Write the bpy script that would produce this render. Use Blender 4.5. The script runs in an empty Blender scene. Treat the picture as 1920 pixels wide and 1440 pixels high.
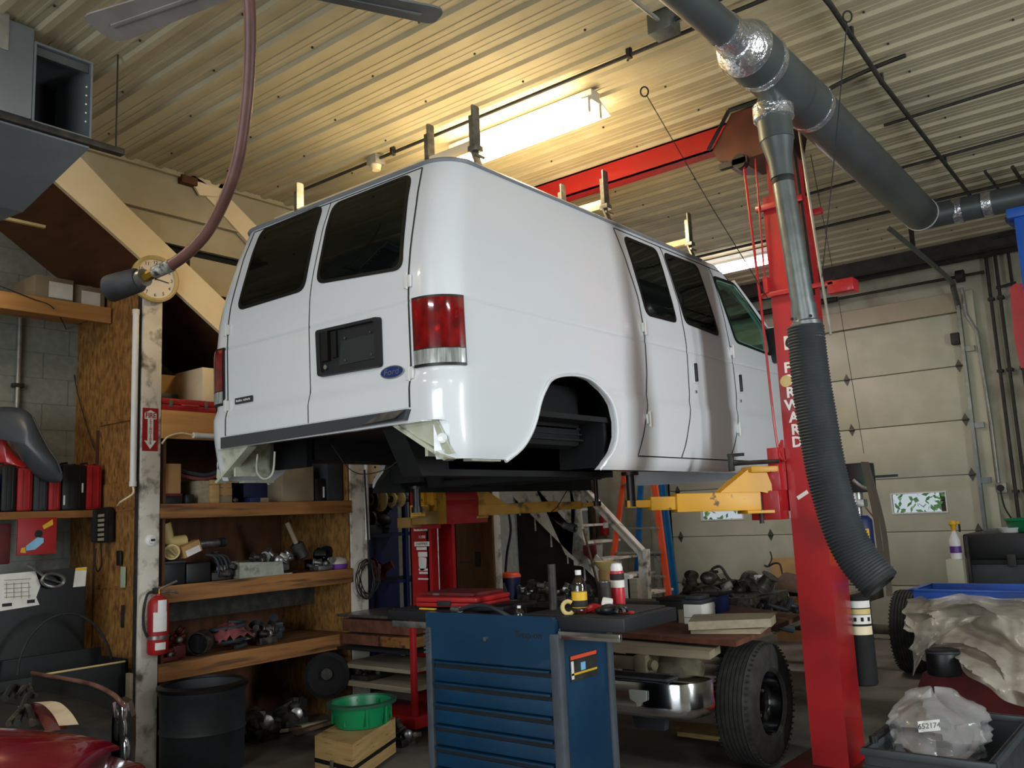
import bpy, bmesh, math, random
from mathutils import Vector, Matrix, Euler
random.seed(7)
PI = math.pi
scene = bpy.context.scene
COL = scene.collection

# ------------------------------------------------------------------ camera
CAM = Vector((3.777, -3.017, 1.6)); FPX = 1659.0
def cam_axes(yaw, pitch, roll):
    yaw, pitch, roll = map(math.radians, (yaw, pitch, roll))
    f = Vector((math.sin(yaw)*math.cos(pitch), math.cos(yaw)*math.cos(pitch), math.sin(pitch)))
    r = Vector((math.cos(yaw), -math.sin(yaw), 0)); u = r.cross(f)
    return (math.cos(roll)*r+math.sin(roll)*u, -math.sin(roll)*r+math.cos(roll)*u, f)
AR, AU, AF = cam_axes(-38.444, 8.4346, -2.5792)
cd = bpy.data.cameras.new('camera'); camo = bpy.data.objects.new('camera', cd); COL.objects.link(camo)
cd.sensor_width = 36; cd.lens = FPX/1920*36; cd.clip_start = 0.05; cd.clip_end = 200
camo.matrix_world = Matrix(((AR.x, AU.x, -AF.x, CAM.x), (AR.y, AU.y, -AF.y, CAM.y), (AR.z, AU.z, -AF.z, CAM.z), (0, 0, 0, 1)))
scene.camera = camo

# ------------------------------------------------------------------ view, world, large lights
vs = scene.view_settings
scene.display_settings.display_device = 'sRGB'
vs.view_transform = 'Standard'; vs.look = 'None'; vs.gamma = 1.0; vs.use_curve_mapping = False
vs.exposure = -0.15
w = bpy.data.worlds.new('world'); scene.world = w; w.use_nodes = True
nt = w.node_tree; nt.nodes.clear()
sky = nt.nodes.new('ShaderNodeTexSky'); sky.sky_type = 'HOSEK_WILKIE'; sky.turbidity = 6; sky.sun_direction = (0.3, 0.5, 0.6)
mixn = nt.nodes.new('ShaderNodeMixRGB'); mixn.inputs[0].default_value = 0.75; mixn.inputs[2].default_value = (0.80, 0.92, 1.0, 1)
bg = nt.nodes.new('ShaderNodeBackground'); bg.inputs[1].default_value = 0.8
ow = nt.nodes.new('ShaderNodeOutputWorld')
nt.links.new(sky.outputs[0], mixn.inputs[1]); nt.links.new(mixn.outputs[0], bg.inputs[0]); nt.links.new(bg.outputs[0], ow.inputs[0])

def area(name, loc, target, sx, sy, power, color, spread=180):
    l = bpy.data.lights.new(name, 'AREA'); l.shape = 'RECTANGLE'; l.size = sx; l.size_y = sy
    l.energy = power; l.color = color; l.spread = math.radians(spread)
    o = bpy.data.objects.new(name, l); COL.objects.link(o); o.location = loc
    d = Vector(target)-Vector(loc); o.rotation_euler = d.to_track_quat('-Z', 'Y').to_euler()
    return o
# daylight falling in through the open bay behind the photographer, and through the bay on the right
area('daylight_rear_bay', (3.4, -8.5, 2.1), (1.6, 0.5, 1.0), 5.6, 3.2, 150, (0.86, 0.94, 1.0), 110)
area('daylight_side_door', (7.5, .95, 2.2), (1.0, 1.6, 2.0), .8, 2.6, 120, (0.90, 0.96, 1.0), 120)

# ------------------------------------------------------------------ helpers
def at(u, v, x=None, y=None, z=None, d=None):
    r = AF + AR*((u-960)/FPX) + AU*(-(v-720)/FPX)
    if x is not None: t = (x-CAM.x)/r.x
    elif y is not None: t = (y-CAM.y)/r.y
    elif z is not None: t = (z-CAM.z)/r.z
    else: t = d
    return CAM + r*t
def lin(c):
    if isinstance(c, str):
        c = c.lstrip('#'); c = [int(c[i:i+2], 16)/255 for i in (0, 2, 4)]
        c = [x/12.92 if x <= .04045 else ((x+.055)/1.055)**2.4 for x in c]
    return (c[0], c[1], c[2], 1)
MATS = {}
def mat(name, c1, c2=None, rough=.5, metal=0, scale=8, detail=4, bump=0, coat=0, stretch=None, rough2=None, spec=.5, lo=.4, hi=.62, alpha=None, c3=None, s3=1.5, lo3=.5, hi3=.62, bscale=None):
    if name in MATS: return MATS[name]
    m = bpy.data.materials.new(name); m.use_nodes = True; n = m.node_tree.nodes; L = m.node_tree.links
    b = n['Principled BSDF']; b.inputs['Roughness'].default_value = rough; b.inputs['Metallic'].default_value = metal
    b.inputs['Coat Weight'].default_value = coat; b.inputs['Coat Roughness'].default_value = .06
    b.inputs['Specular IOR Level'].default_value = spec
    c2 = c2 or c1
    tc = n.new('ShaderNodeTexCoord'); mp = n.new('ShaderNodeMapping')
    if stretch: mp.inputs['Scale'].default_value = stretch
    L.new(tc.outputs['Object'], mp.inputs[0])
    no = n.new('ShaderNodeTexNoise'); no.inputs['Scale'].default_value = scale; no.inputs['Detail'].default_value = detail
    L.new(mp.outputs[0], no.inputs['Vector'])
    cr = n.new('ShaderNodeValToRGB'); cr.color_ramp.elements[0].position = lo; cr.color_ramp.elements[1].position = hi
    cr.color_ramp.elements[0].color = lin(c1); cr.color_ramp.elements[1].color = lin(c2)
    L.new(no.outputs[0], cr.inputs[0]); out = cr.outputs[0]
    if c3:
        n3 = n.new('ShaderNodeTexNoise'); n3.inputs['Scale'].default_value = s3; n3.inputs['Detail'].default_value = 6
        L.new(mp.outputs[0], n3.inputs['Vector'])
        r3 = n.new('ShaderNodeValToRGB'); r3.color_ramp.elements[0].position = lo3; r3.color_ramp.elements[1].position = hi3
        L.new(n3.outputs[0], r3.inputs[0])
        mx = n.new('ShaderNodeMixRGB'); L.new(r3.outputs[0], mx.inputs[0]); L.new(out, mx.inputs[1]); mx.inputs[2].default_value = lin(c3)
        out = mx.outputs[0]
    L.new(out, b.inputs['Base Color'])
    if rough2 is not None:
        mr = n.new('ShaderNodeMapRange'); mr.inputs[3].default_value = rough; mr.inputs[4].default_value = rough2
        L.new(no.outputs[0], mr.inputs[0]); L.new(mr.outputs[0], b.inputs['Roughness'])
    if bump:
        bn = n.new('ShaderNodeBump'); bn.inputs['Strength'].default_value = bump; bn.inputs['Distance'].default_value = .01
        src = no
        if bscale:
            src = n.new('ShaderNodeTexNoise'); src.inputs['Scale'].default_value = bscale; src.inputs['Detail'].default_value = 3
            L.new(mp.outputs[0], src.inputs['Vector'])
        L.new(src.outputs[0], bn.inputs['Height']); L.new(bn.outputs[0], b.inputs['Normal'])
    if alpha is not None: b.inputs['Alpha'].default_value = alpha
    MATS[name] = m
    return m
def emis(name, c, s):
    m = bpy.data.materials.new(name); m.use_nodes = True; n = m.node_tree.nodes; L = m.node_tree.links
    n.clear(); e = n.new('ShaderNodeEmission'); e.inputs[0].default_value = lin(c); e.inputs[1].default_value = s
    o = n.new('ShaderNodeOutputMaterial'); L.new(e.outputs[0], o.inputs[0]); return m
def glass(name, tint, refl=.06, clear=.5):
    """thin pane: part of the light goes straight through tinted, part is mirrored"""
    m = bpy.data.materials.new(name); m.use_nodes = True; n = m.node_tree.nodes; L = m.node_tree.links; n.clear()
    t = n.new('ShaderNodeBsdfTransparent'); t.inputs[0].default_value = lin(tint)
    d = n.new('ShaderNodeBsdfDiffuse'); d.inputs[0].default_value = (.004, .008, .007, 1)
    mx0 = n.new('ShaderNodeMixShader'); mx0.inputs[0].default_value = clear
    g = n.new('ShaderNodeBsdfGlossy'); g.inputs['Roughness'].default_value = .03
    lw = n.new('ShaderNodeLayerWeight'); lw.inputs[0].default_value = .5; fr = n.new('ShaderNodeMath'); fr.operation = 'POWER'; fr.inputs[1].default_value = 4; L.new(lw.outputs['Facing'], fr.inputs[0])
    ad = n.new('ShaderNodeMath'); ad.operation = 'ADD'; ad.inputs[1].default_value = refl
    mx = n.new('ShaderNodeMixShader'); o = n.new('ShaderNodeOutputMaterial')
    L.new(d.outputs[0], mx0.inputs[1]); L.new(t.outputs[0], mx0.inputs[2])
    L.new(fr.outputs[0], ad.inputs[0]); L.new(ad.outputs[0], mx.inputs[0]); L.new(mx0.outputs[0], mx.inputs[1]); L.new(g.outputs[0], mx.inputs[2])
    L.new(mx.outputs[0], o.inputs[0]); return m

def basis(d):
    d = Vector(d).normalized(); a = Vector((0, 0, 1)) if abs(d.z) < .9 else Vector((1, 0, 0))
    x = a.cross(d).normalized(); y = d.cross(x); return x, y, d
class MB:
    """collects shapes in world space, then becomes one mesh object"""
    def __init__(s, mtx=None): s.v = []; s.f = []; s.m = mtx
    def add(s, vs, fs):
        o = len(s.v)
        if s.m is not None: vs = [s.m @ Vector(q) for q in vs]
        s.v += [Vector(q) for q in vs]; s.f += [[i+o for i in f] for f in fs]; return s
    def box(s, a, b, bev=0, rot=None):
        a, b = Vector(a), Vector(b); lo = Vector(map(min, a, b)); hi = Vector(map(max, a, b)); c = (lo+hi)/2; h = (hi-lo)/2
        bev = min(bev, min(h)*.95)
        if bev <= 0:
            P = [Vector((x*h.x, y*h.y, z*h.z)) for x in (-1, 1) for y in (-1, 1) for z in (-1, 1)]
            F = [(0, 1, 3, 2), (4, 6, 7, 5), (0, 4, 5, 1), (2, 3, 7, 6), (0, 2, 6, 4), (1, 5, 7, 3)]
        else:
            bm = bmesh.new(); bmesh.ops.create_cube(bm, size=2)
            for q in bm.verts: q.co = Vector((q.co.x*h.x, q.co.y*h.y, q.co.z*h.z))
            bmesh.ops.bevel(bm, geom=bm.edges[:], offset=bev, segments=2, affect='EDGES', profile=.6)
            bm.verts.index_update(); P = [q.co.copy() for q in bm.verts]; F = [[q.index for q in f.verts] for f in bm.faces]; bm.free()
        if rot: R = Euler(rot).to_matrix(); P = [R@q for q in P]
        return s.add([c+q for q in P], F)
    def cyl(s, p0, p1, r0, r1=None, n=20, cap=True):
        p0, p1 = Vector(p0), Vector(p1); r1 = r0 if r1 is None else r1; x, y, d = basis(p1-p0)
        V = []
        for p, r in ((p0, r0), (p1, r1)):
            V += [p+(x*math.cos(2*PI*i/n)+y*math.sin(2*PI*i/n))*r for i in range(n)]
        F = [(i, (i+1) % n, n+(i+1) % n, n+i) for i in range(n)]
        if cap: F += [list(range(n))[::-1], list(range(n, 2*n))]
        return s.add(V, F)
    def tube(s, pts, r, n=8, closed=False, rad=None):
        pts = [Vector(p) for p in pts]; N = len(pts); V = []; F = []
        t0 = (pts[1]-pts[0]).normalized(); x, y, _ = basis(t0)
        for i, p in enumerate(pts):
            if closed: t = (pts[(i+1) % N]-pts[i-1])
            else: t = pts[min(i+1, N-1)]-pts[max(i-1, 0)]
            if t.length < 1e-9: t = t0
            t.normalize(); x = (x-t*x.dot(t)).normalized(); y = t.cross(x); t0 = t
            rr = rad[i] if rad else r
            V += [p+(x*math.cos(2*PI*k/n)+y*math.sin(2*PI*k/n))*rr for k in range(n)]
        M = N if closed else N-1
        for i in range(M):
            for k in range(n):
                F.append((i*n+k, i*n+(k+1) % n, ((i+1) % N)*n+(k+1) % n, ((i+1) % N)*n+k))
        if not closed: F += [list(range(n))[::-1], [(N-1)*n+k for k in range(n)]]
        return s.add(V, F)
    def lathe(s, prof, o, axis=(0, 0, 1), n=28, sx=1, sy=1, cap=True):
        o = Vector(o); x, y, d = basis(axis); V = []; F = []
        for (r, h) in prof:
            V += [o+d*h+(x*math.cos(2*PI*i/n)*sx+y*math.sin(2*PI*i/n)*sy)*max(r, 1e-4) for i in range(n)]
        for j in range(len(prof)-1):
            for i in range(n): F.append((j*n+i, j*n+(i+1) % n, (j+1)*n+(i+1) % n, (j+1)*n+i))
        if cap:
            if prof[0][0] > 1e-3: F.append(list(range(n))[::-1])
            if prof[-1][0] > 1e-3: F.append([(len(prof)-1)*n+i for i in range(n)])
        return s.add(V, F)
    def prism(s, poly, off):
        poly = [Vector(p) for p in poly]; off = Vector(off); n = len(poly)
        V = poly+[p+off for p in poly]
        F = [list(range(n))[::-1], list(range(n, 2*n))]+[(i, (i+1) % n, n+(i+1) % n, n+i) for i in range(n)]
        return s.add(V, F)
    def sph(s, c, r, sc=(1, 1, 1), n=16, m=10):
        c = Vector(c); V = []; F = []
        for j in range(m+1):
            a = PI*j/m
            for i in range(n):
                b = 2*PI*i/n; V.append(c+Vector((r*sc[0]*math.sin(a)*math.cos(b), r*sc[1]*math.sin(a)*math.sin(b), r*sc[2]*math.cos(a))))
        for j in range(m):
            for i in range(n): F.append((j*n+i, (j+1)*n+i, (j+1)*n+(i+1) % n, j*n+(i+1) % n))
        return s.add(V, F)
    def grid(s, fn, nu, nv, thick=None):
        """fn(a,b) for a,b in 0..1; thick = offset vector or function giving solidity"""
        P = [Vector(fn(i/nu, j/nv)) for i in range(nu+1) for j in range(nv+1)]; W = nv+1
        F = [(i*W+j, (i+1)*W+j, (i+1)*W+j+1, i*W+j+1) for i in range(nu) for j in range(nv)]
        if thick is None: return s.add(P, F)
        o = len(P); Q = [p+(Vector(thick(p)) if callable(thick) else Vector(thick)) for p in P]
        F2 = [tuple(o+k for k in f[::-1]) for f in F]
        E = []
        bd = [i*W for i in range(nu+1)]+[nu*W+j for j in range(1, nv+1)]+[i*W+nv for i in range(nu-1, -1, -1)]+[j for j in range(nv-1, 0, -1)]
        for a, b in zip(bd, bd[1:]+bd[:1]): E.append((b, a, o+a, o+b))
        return s.add(P+Q, F+F2+E)
    def text(s, t, size, M, depth=.0012, bold=0, align='CENTER', sx=1):
        cu = bpy.data.curves.new('txt', 'FONT'); cu.body = t; cu.size = size; cu.extrude = depth; cu.align_x = align; cu.align_y = 'CENTER'; cu.offset = bold
        cu.resolution_u = 3
        o = bpy.data.objects.new('txt', cu); COL.objects.link(o); me = bpy.data.meshes.new_from_object(o)
        s.add([M @ Vector((q.co.x*sx, q.co.y, q.co.z)) for q in me.vertices], [list(p.vertices) for p in me.polygons])
        bpy.data.objects.remove(o); bpy.data.meshes.remove(me); bpy.data.curves.remove(cu); return s
    def build(s, name, m, parent=None, loc=None, smooth=40, fix=True):
        loc = parent['_o'] if (parent is not None and loc is None) else (loc if loc is not None else center_base(s.v))
        loc = Vector(loc)
        me = bpy.data.meshes.new(name); me.from_pydata([tuple(q-loc) for q in s.v], [], s.f); me.validate(); me.update()
        if fix:
            bm = bmesh.new(); bm.from_mesh(me); bmesh.ops.recalc_face_normals(bm, faces=bm.faces[:]); bm.to_mesh(me); bm.free()
        o = bpy.data.objects.new(name, me); COL.objects.link(o)
        if smooth:
            me.polygons.foreach_set('use_smooth', [True]*len(me.polygons)); me.set_sharp_from_angle(angle=math.radians(smooth))
        me.materials.append(m)
        if parent is not None: o.parent = parent
        else: o.location = loc
        o['_o'] = tuple(loc)
        ALL.append(o)
        return o
ALL = []
def center_base(vs):
    return ((min(v.x for v in vs)+max(v.x for v in vs))/2, (min(v.y for v in vs)+max(v.y for v in vs))/2, min(v.z for v in vs))
def thing(name, label, cat, loc, group=None):
    o = bpy.data.objects.new(name, None); COL.objects.link(o); o.location = loc; o.empty_display_size = .1
    o['label'] = label; o['category'] = cat; o['_o'] = tuple(loc)
    if group: o['group'] = group
    ALL.append(o)
    return o
def tag(o, label=None, cat=None, group=None, kind=None):
    if label: o['label'] = label
    if cat: o['category'] = cat
    if group: o['group'] = group
    if kind: o['kind'] = kind
    return o
def struct(mb, name, m, parent=None, label=None, smooth=0):
    o = mb.build(name, m, parent, loc=None if parent is not None else (0, 0, 0), smooth=smooth)
    if parent is None: o['kind'] = 'structure'
    if label: o['label'] = label
    return o
def kids(o): return [c for c in ALL if c.parent == o]
def dup(root, delta, label, group=None, rz=0, scale=None):
    r = root.copy(); COL.objects.link(r); r.location = Vector(root.location)+Vector(delta)
    if rz: r.rotation_euler.z += rz
    if scale: r.scale = scale
    r['label'] = label
    if group: r['group'] = group
    mine = kids(root)
    for ch in mine:
        c = ch.copy(); COL.objects.link(c); c.parent = r
        for g in kids(ch):
            d = g.copy(); COL.objects.link(d); d.parent = c
    return r
def spline(pts, n=8, closed=False):
    pts = [Vector(p) for p in pts]; N = len(pts); out = []
    g = (lambda i: pts[i % N]) if closed else (lambda i: pts[max(0, min(N-1, i))])
    for i in range(N if closed else N-1):
        p0, p1, p2, p3 = g(i-1), g(i), g(i+1), g(i+2)
        for k in range(n):
            t = k/n; out.append(.5*((2*p1)+(p2-p0)*t+(2*p0-5*p1+4*p2-p3)*t*t+(3*p1-p0-3*p2+p3)*t**3))
    if not closed: out.append(pts[-1])
    return out
def roundpoly(pts, r, n=5):
    out = []; N = len(pts); pts = [Vector(p) for p in pts]
    for i in range(N):
        a, b, c = pts[i-1], pts[i], pts[(i+1) % N]; ri = r[i] if isinstance(r, (list, tuple)) else r
        d1 = (a-b); d2 = (c-b); k = min(ri, d1.length*.45, d2.length*.45); p = b+d1.normalized()*k; q = b+d2.normalized()*k
        for j in range(n+1):
            t = j/n; out.append((1-t)**2*p+2*t*(1-t)*b+t*t*q)
    return out
def frame_mtx(o, xdir, ydir):
    x = Vector(xdir).normalized(); y = Vector(ydir).normalized(); z = x.cross(y).normalized(); y = z.cross(x)
    o = Vector(o)
    return Matrix(((x.x, y.x, z.x, o.x), (x.y, y.y, z.y, o.y), (x.z, y.z, z.z, o.z), (0, 0, 0, 1)))

# ------------------------------------------------------------------ materials
M = {}
M['concrete'] = mat('concrete floor', '#6b675f', '#7d786d', rough=.32, rough2=.75, scale=3, detail=8, bump=.12, c3='#3a3732', s3=1.3, lo3=.5, hi3=.66)
M['ceil'] = mat('corrugated ceiling steel', '#ada487', '#b8af92', rough=.6, scale=2.5, metal=0, c3='#8f8773', s3=1.1, lo3=.58, hi3=.8)
M['trim'] = mat('shaded trim steel', '#9f957a', '#aaa084', rough=.45, scale=3, c3='#9a8a68', s3=2, lo3=.6, hi3=.8)  # cream darkened in the colour to give the fascia its unlit look
M['block'] = mat('grey block wall', '#84887e', '#8e9288', rough=.85, scale=18, bump=.2)
M['fwall'] = mat('front wall panel', '#a3a18c', '#b0ae99', rough=.75, scale=5, bump=.1, c3='#7a7464', s3=1.8, lo3=.56, hi3=.75)
M['doorp'] = mat('garage door panel', '#b0af97', '#b9b8a0', rough=.5, scale=3, bump=.15, bscale=60, c3='#9c9a80', s3=1.6, lo3=.55, hi3=.8)
M['osb'] = mat('osb board', '#7b5326', '#a07438', rough=.75, scale=34, detail=3, stretch=(1, 1, .4), lo=.38, hi=.64, c3='#553617', s3=30, lo3=.54, hi3=.72)
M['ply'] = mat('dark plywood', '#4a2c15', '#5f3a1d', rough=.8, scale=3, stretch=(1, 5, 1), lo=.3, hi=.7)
M['wood'] = mat('shelf lumber', '#7d5126', '#9c6a36', rough=.7, scale=3, stretch=(6, .6, 8), lo=.3, hi=.7, c3='#3c2310', s3=2.6, lo3=.52, hi3=.68)
M['woodc'] = mat('clean lumber', '#b98346', '#c9975a', rough=.65, scale=3, stretch=(6, .6, 8), lo=.3, hi=.7)
M['wpost'] = mat('white painted post', '#c9c2b2', '#d5cfc0', rough=.6, scale=7, c3='#5b5145', s3=9, lo3=.52, hi3=.70)
M['cream'] = mat('cream painted board', '#e2cfa6', '#e8d7b2', rough=.5, scale=4)
M['van'] = mat('white van paint', '#e4e8ea', '#e6eaec', rough=.28, coat=.9, scale=1)
M['vanin'] = mat('primer inner steel', '#c9cdb8', '#b7baa4', rough=.5, scale=9, c3='#6d6a55', s3=7, lo3=.55, hi3=.7)
M['black'] = mat('black plastic', '#0d0e0f', '#131415', rough=.45, scale=10)
M['blackm'] = mat('black matte', '#0b0b0b', '#121212', rough=.85, scale=14)
M['under'] = mat('underbody black', '#0a0c0d', '#101314', rough=.6, scale=6, bump=.2)
M['rubber'] = mat('black rubber', '#181818', '#232323', rough=.7, scale=20)
M['tyre'] = mat('tyre rubber', '#23221f', '#33312c', rough=.85, scale=14, bump=.2)
M['red'] = mat('red lift paint', '#a01418', '#aa181b', rough=.35, scale=3, coat=.3, c3='#6d0d10', s3=2.6, lo3=.5, hi3=.8)
M['redp'] = mat('red plastic', '#97181a', '#a61c1e', rough=.45, scale=6)
M['redc'] = mat('dark red car paint', '#5e0c17', '#6a0f1b', rough=.22, coat=1, scale=3, metal=.25)
M['dred'] = mat('dirty red paint', '#521010', '#611412', rough=.6, scale=7)
M['yellow'] = mat('yellow arm paint', '#c8901a', '#d79c1e', rough=.45, scale=4, c3='#5e4213', s3=16, lo3=.64, hi3=.7)
M['ybrown'] = mat('aged yellow paint', '#b07d1e', '#bd8a26', rough=.6, scale=9, c3='#4a3614', s3=8, lo3=.55, hi3=.7)
M['galv'] = mat('galvanised steel', '#6f7674', '#7d8482', rough=.38, metal=.75, scale=14, detail=2)
M['duct'] = mat('grey duct steel', '#4d5352', '#575e5c', rough=.45, metal=.35, scale=3)
M['heat'] = mat('grey heater sheet metal', '#6f777b', '#7d8589', rough=.45, metal=.35, scale=2)
M['foil'] = mat('foil tape', '#c9ccd0', '#e6e8ea', rough=.22, metal=.9, scale=30, bump=.9, bscale=45)
M['steel'] = mat('worn steel', '#7a7a76', '#9a9a95', rough=.35, metal=.8, scale=20)
M['dsteel'] = mat('dirty dark steel', '#2a2926', '#3d3a34', rough=.6, metal=.4, scale=16, bump=.3)
M['pipe'] = mat('dark conduit', '#2c2b28', '#3a3834', rough=.6, metal=.3, scale=10)
M['lcond'] = mat('light conduit', '#8d8c84', '#a09f97', rough=.45, metal=.5, scale=10)
M['chrome'] = mat('chrome', '#d8dadc', '#e4e6e8', rough=.14, metal=1, scale=3)
M['dust'] = mat('dusty frame steel', '#57503f', '#6d654f', rough=.85, scale=9, bump=.3, c3='#2a2721', s3=6, lo3=.55, hi3=.7)
M['blue'] = mat('tool chest blue', '#09304a', '#0b3753', rough=.35, coat=.3, scale=3)
M['bluep'] = mat('bright blue plastic', '#2350a8', '#2a5ab5', rough=.35, scale=5)
M['blued'] = mat('dark blue steel', '#0a1740', '#0e1d50', rough=.5, scale=5)
M['lblue'] = mat('blue lift paint', '#1b50a8', '#1f58b4', rough=.4, scale=3)
M['green'] = mat('green plastic', '#0d7a48', '#0f8650', rough=.35, scale=5)
M['dgreen'] = mat('green rim plastic', '#1c4f3a', '#24593f', rough=.5, scale=9)
M['orange'] = mat('orange fibreglass', '#e0502a', '#e85a32', rough=.4, scale=5)
M['lad'] = mat('ladder blue fibreglass', '#175f92', '#1c6ba0', rough=.4, scale=5)
M['white'] = mat('white plastic', '#dcdcd8', '#e2e2de', rough=.4, scale=5)
M['paper'] = mat('white paper', '#d8d6cc', '#e2e0d8', rough=.8, scale=12)
M['card'] = mat('cardboard', '#a5804f', '#b48e5b', rough=.8, scale=5)
M['gcard'] = mat('grey brown cardboard', '#7f715a', '#8d7f67', rough=.8, scale=5)
M['ink'] = mat('dark ink', '#161616', '#1c1c1c', rough=.7, scale=5)
M['gold'] = mat('brass', '#a8842e', '#c29c3c', rough=.3, metal=.9, scale=9)
M['grease'] = mat('greasy metal', '#3a362f', '#5a5347', rough=.45, metal=.45, scale=22, bump=.4, c3='#1b1916', s3=9, lo3=.5, hi3=.62)
M['hose'] = mat('brown air hose', '#4d2d26', '#5c3a31', rough=.5, scale=8, stretch=(1, 1, 1))
M['beige'] = mat('tan plastic', '#c2ab6c', '#cdb77a', rough=.5, scale=6)
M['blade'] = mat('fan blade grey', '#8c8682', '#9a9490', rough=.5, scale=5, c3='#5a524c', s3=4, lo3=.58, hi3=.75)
M['bladed'] = mat('fan blade shaded grey', '#5d605f', '#6a6d6c', rough=.5, scale=5)  # darker copy of the blade grey, shade put into the colour
M['purple'] = mat('purple plastic', '#5f2d8a', '#6b3598', rough=.4, scale=5)
M['rag'] = mat('red rag cloth', '#6e3233', '#844243', rough=.9, scale=12, bump=.5)
M['drum'] = mat('grey drum plastic', '#2d3237', '#363c41', rough=.55, scale=6, c3='#22262a', s3=3)
M['hood'] = mat('black panel paint', '#090a0a', '#0e0f0f', rough=.35, scale=6)
M['sblue'] = mat('sky blue print', '#6fb1d8', '#8cc4e4', rough=.5, scale=5)
M['yel'] = mat('yellow label', '#d8a91c', '#e0b424', rough=.5, scale=5)
M['brown'] = mat('brown leather cloth', '#4a3626', '#5d4632', rough=.8, scale=9, bump=.5)
M['gfend'] = mat('grey primer panel', '#3a4148', '#434b52', rough=.35, scale=3)
M['rfend'] = mat('red body panel', '#9a1a20', '#a82026', rough=.3, coat=.5, scale=3)
M['pallet'] = mat('weathered board', '#8a8069', '#a1967c', rough=.85, scale=4, stretch=(1, 8, 8), lo=.3, hi=.7)
M['rust'] = mat('rusty carpet board', '#5a3323', '#6e4330', rough=.9, scale=14, bump=.4)
M['crate'] = mat('pale crate wood', '#a3824d', '#b99a63', rough=.75, scale=4, stretch=(1, 1, 9), lo=.3, hi=.7, c3='#6b5230', s3=7, lo3=.6, hi3=.72)
M['leaf'] = mat('outdoor leaves', '#7fae72', '#b8dca0', rough=.8, scale=3)
M['g_dark'] = glass('dark tinted glass', '#4c5a56', refl=.05, clear=.55)
M['g_side'] = glass('side glass', '#dcf6ee', refl=.02, clear=1)
M['g_clear'] = glass('clear glass', '#ffffff', refl=.02, clear=1)
M['g_plas'] = mat('clear plastic film', '#b5ac9a', '#cdc5b3', rough=.25, coat=.5, scale=4, bump=.8, bscale=14, alpha=.72)
M['g_bott'] = glass('clear bottle plastic', '#f4f8f8', refl=.10, clear=.97)
M['tail'] = mat('red tail lens', '#5e060a', '#8c0c10', rough=.12, coat=1, scale=18, stretch=(1, 1, .6), c3='#c81a18', s3=16, lo3=.66, hi3=.72)
M['tailw'] = mat('clear tail lens', '#7e827c', '#b5b9b2', rough=.15, coat=1, scale=60, stretch=(1, 1, .1))

# ================================================================== SETTING
XL, XR, YB, YF, ZC = -3.45, 7.6, -8.6, 7.8, 4.27
struct(MB().box((XL-.3, YB-.3, -.2), (XR+.3, YF+.3, 0)), 'floor', M['concrete'])
# corrugated ceiling: ribs run across the building, along x
prof = []; p = .2286; y = YB
while y < YF:
    prof += [(y, 0), (y+.045, 0), (y+.05, -.004), (y+.062, -.004), (y+.067, 0), (y+.095, 0), (y+.1, -.004), (y+.112, -.004), (y+.117, 0), (y+.155, 0), (y+.168, -.022), (y+.206, -.022), (y+.219, 0)]
    y += p
prof.append((YF+.1, 0)); mb = MB(); n = len(prof)
V = [(XL, a, ZC+b) for a, b in prof]+[(XR, a, ZC+b) for a, b in prof]
mb.add(V, [(i, i+1, n+i+1, n+i) for i in range(n-1)])
V = [(XL, a, ZC+.03) for a in (YB, YF+.1)]+[(XR, a, ZC+.03) for a in (YF+.1, YB)]; mb.add(V, [(0, 1, 2, 3)])
ceil = struct(mb, 'ceiling', M['ceil'])
mb = MB(); random.seed(3)
for j in range(14):
    for i in range(int((YF-YB)/p)):
        if (i+j) % 2: continue
        x = -1.8+.62*j; yy = YB+i*p+.13
        mb.cyl((x, yy, ZC-.009), (x, yy, ZC), .007, n=6)
sc_ = mb.build('ceiling_screw', M['pipe'], ceil, smooth=0); tag(sc_, kind='stuff')

# walls
struct(MB().box((XL-.2, YB, 0), (XL, YF, ZC)), 'wall_left', M['block'])
mb = MB()                                     # mortar lines of the block wall, raised bed joints
for k in range(1, 21): mb.box((XL, -6, k*.203-.004), (XL+.0025, 2, k*.203+.004))
for k in range(21):
    yy = -6+(k % 2)*.2
    while yy < 2: mb.box((XL, yy-.004, k*.203), (XL+.0025, yy+.004, (k+1)*.203)); yy += .406
struct(mb, 'trim_1', mat('block mortar', '#7a7e75', rough=.9))
DX0, DX1, DH = -2.15, 1.665, 3.64
mb = MB().box((XL, YF, 0), (DX0, YF+.2, ZC)).box((DX1, YF, 0), (XR, YF+.2, ZC)).box((DX0, YF, DH), (DX1, YF+.2, ZC))
struct(mb, 'wall_front', M['fwall'])
mb = MB()
for x in [DX1+.38, DX1+.95, DX1+1.5, DX1+2.1, -2.45, -2.85]: mb.box((x-.02, YF-.012, 0), (x+.02, YF, ZC))
for z in (1.2, 2.4, 3.5, 3.8): mb.box((DX1+.02, YF-.004, z-.006), (XR, YF, z+.006))
struct(mb, 'trim_2', M['fwall'])
# rear and right walls with the open bays daylight comes through
struct(MB().box((XL, YB-.2, 0), (.5, YB, ZC)).box((6.3, YB-.2, 0), (XR, YB, ZC)).box((.5, YB-.2, 3.7), (6.3, YB, ZC)), 'wall_rear', M['fwall'])
struct(MB().box((XR, YB, 0), (XR+.2, .5, ZC)).box((XR, 1.4, 0), (XR+.2, YF, ZC)).box((XR, .5, 3.6), (XR+.2, 1.4, ZC)), 'wall_right', M['fwall'])
# header beam and jambs around the garage door
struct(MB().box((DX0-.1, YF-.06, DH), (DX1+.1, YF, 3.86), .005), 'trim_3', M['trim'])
struct(MB().box((DX1, YF-.05, 0), (DX1+.17, YF, 3.86), .005).box((DX0-.17, YF-.05, 0), (DX0, YF, 3.86), .005), 'trim_4', M['doorp'])

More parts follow.
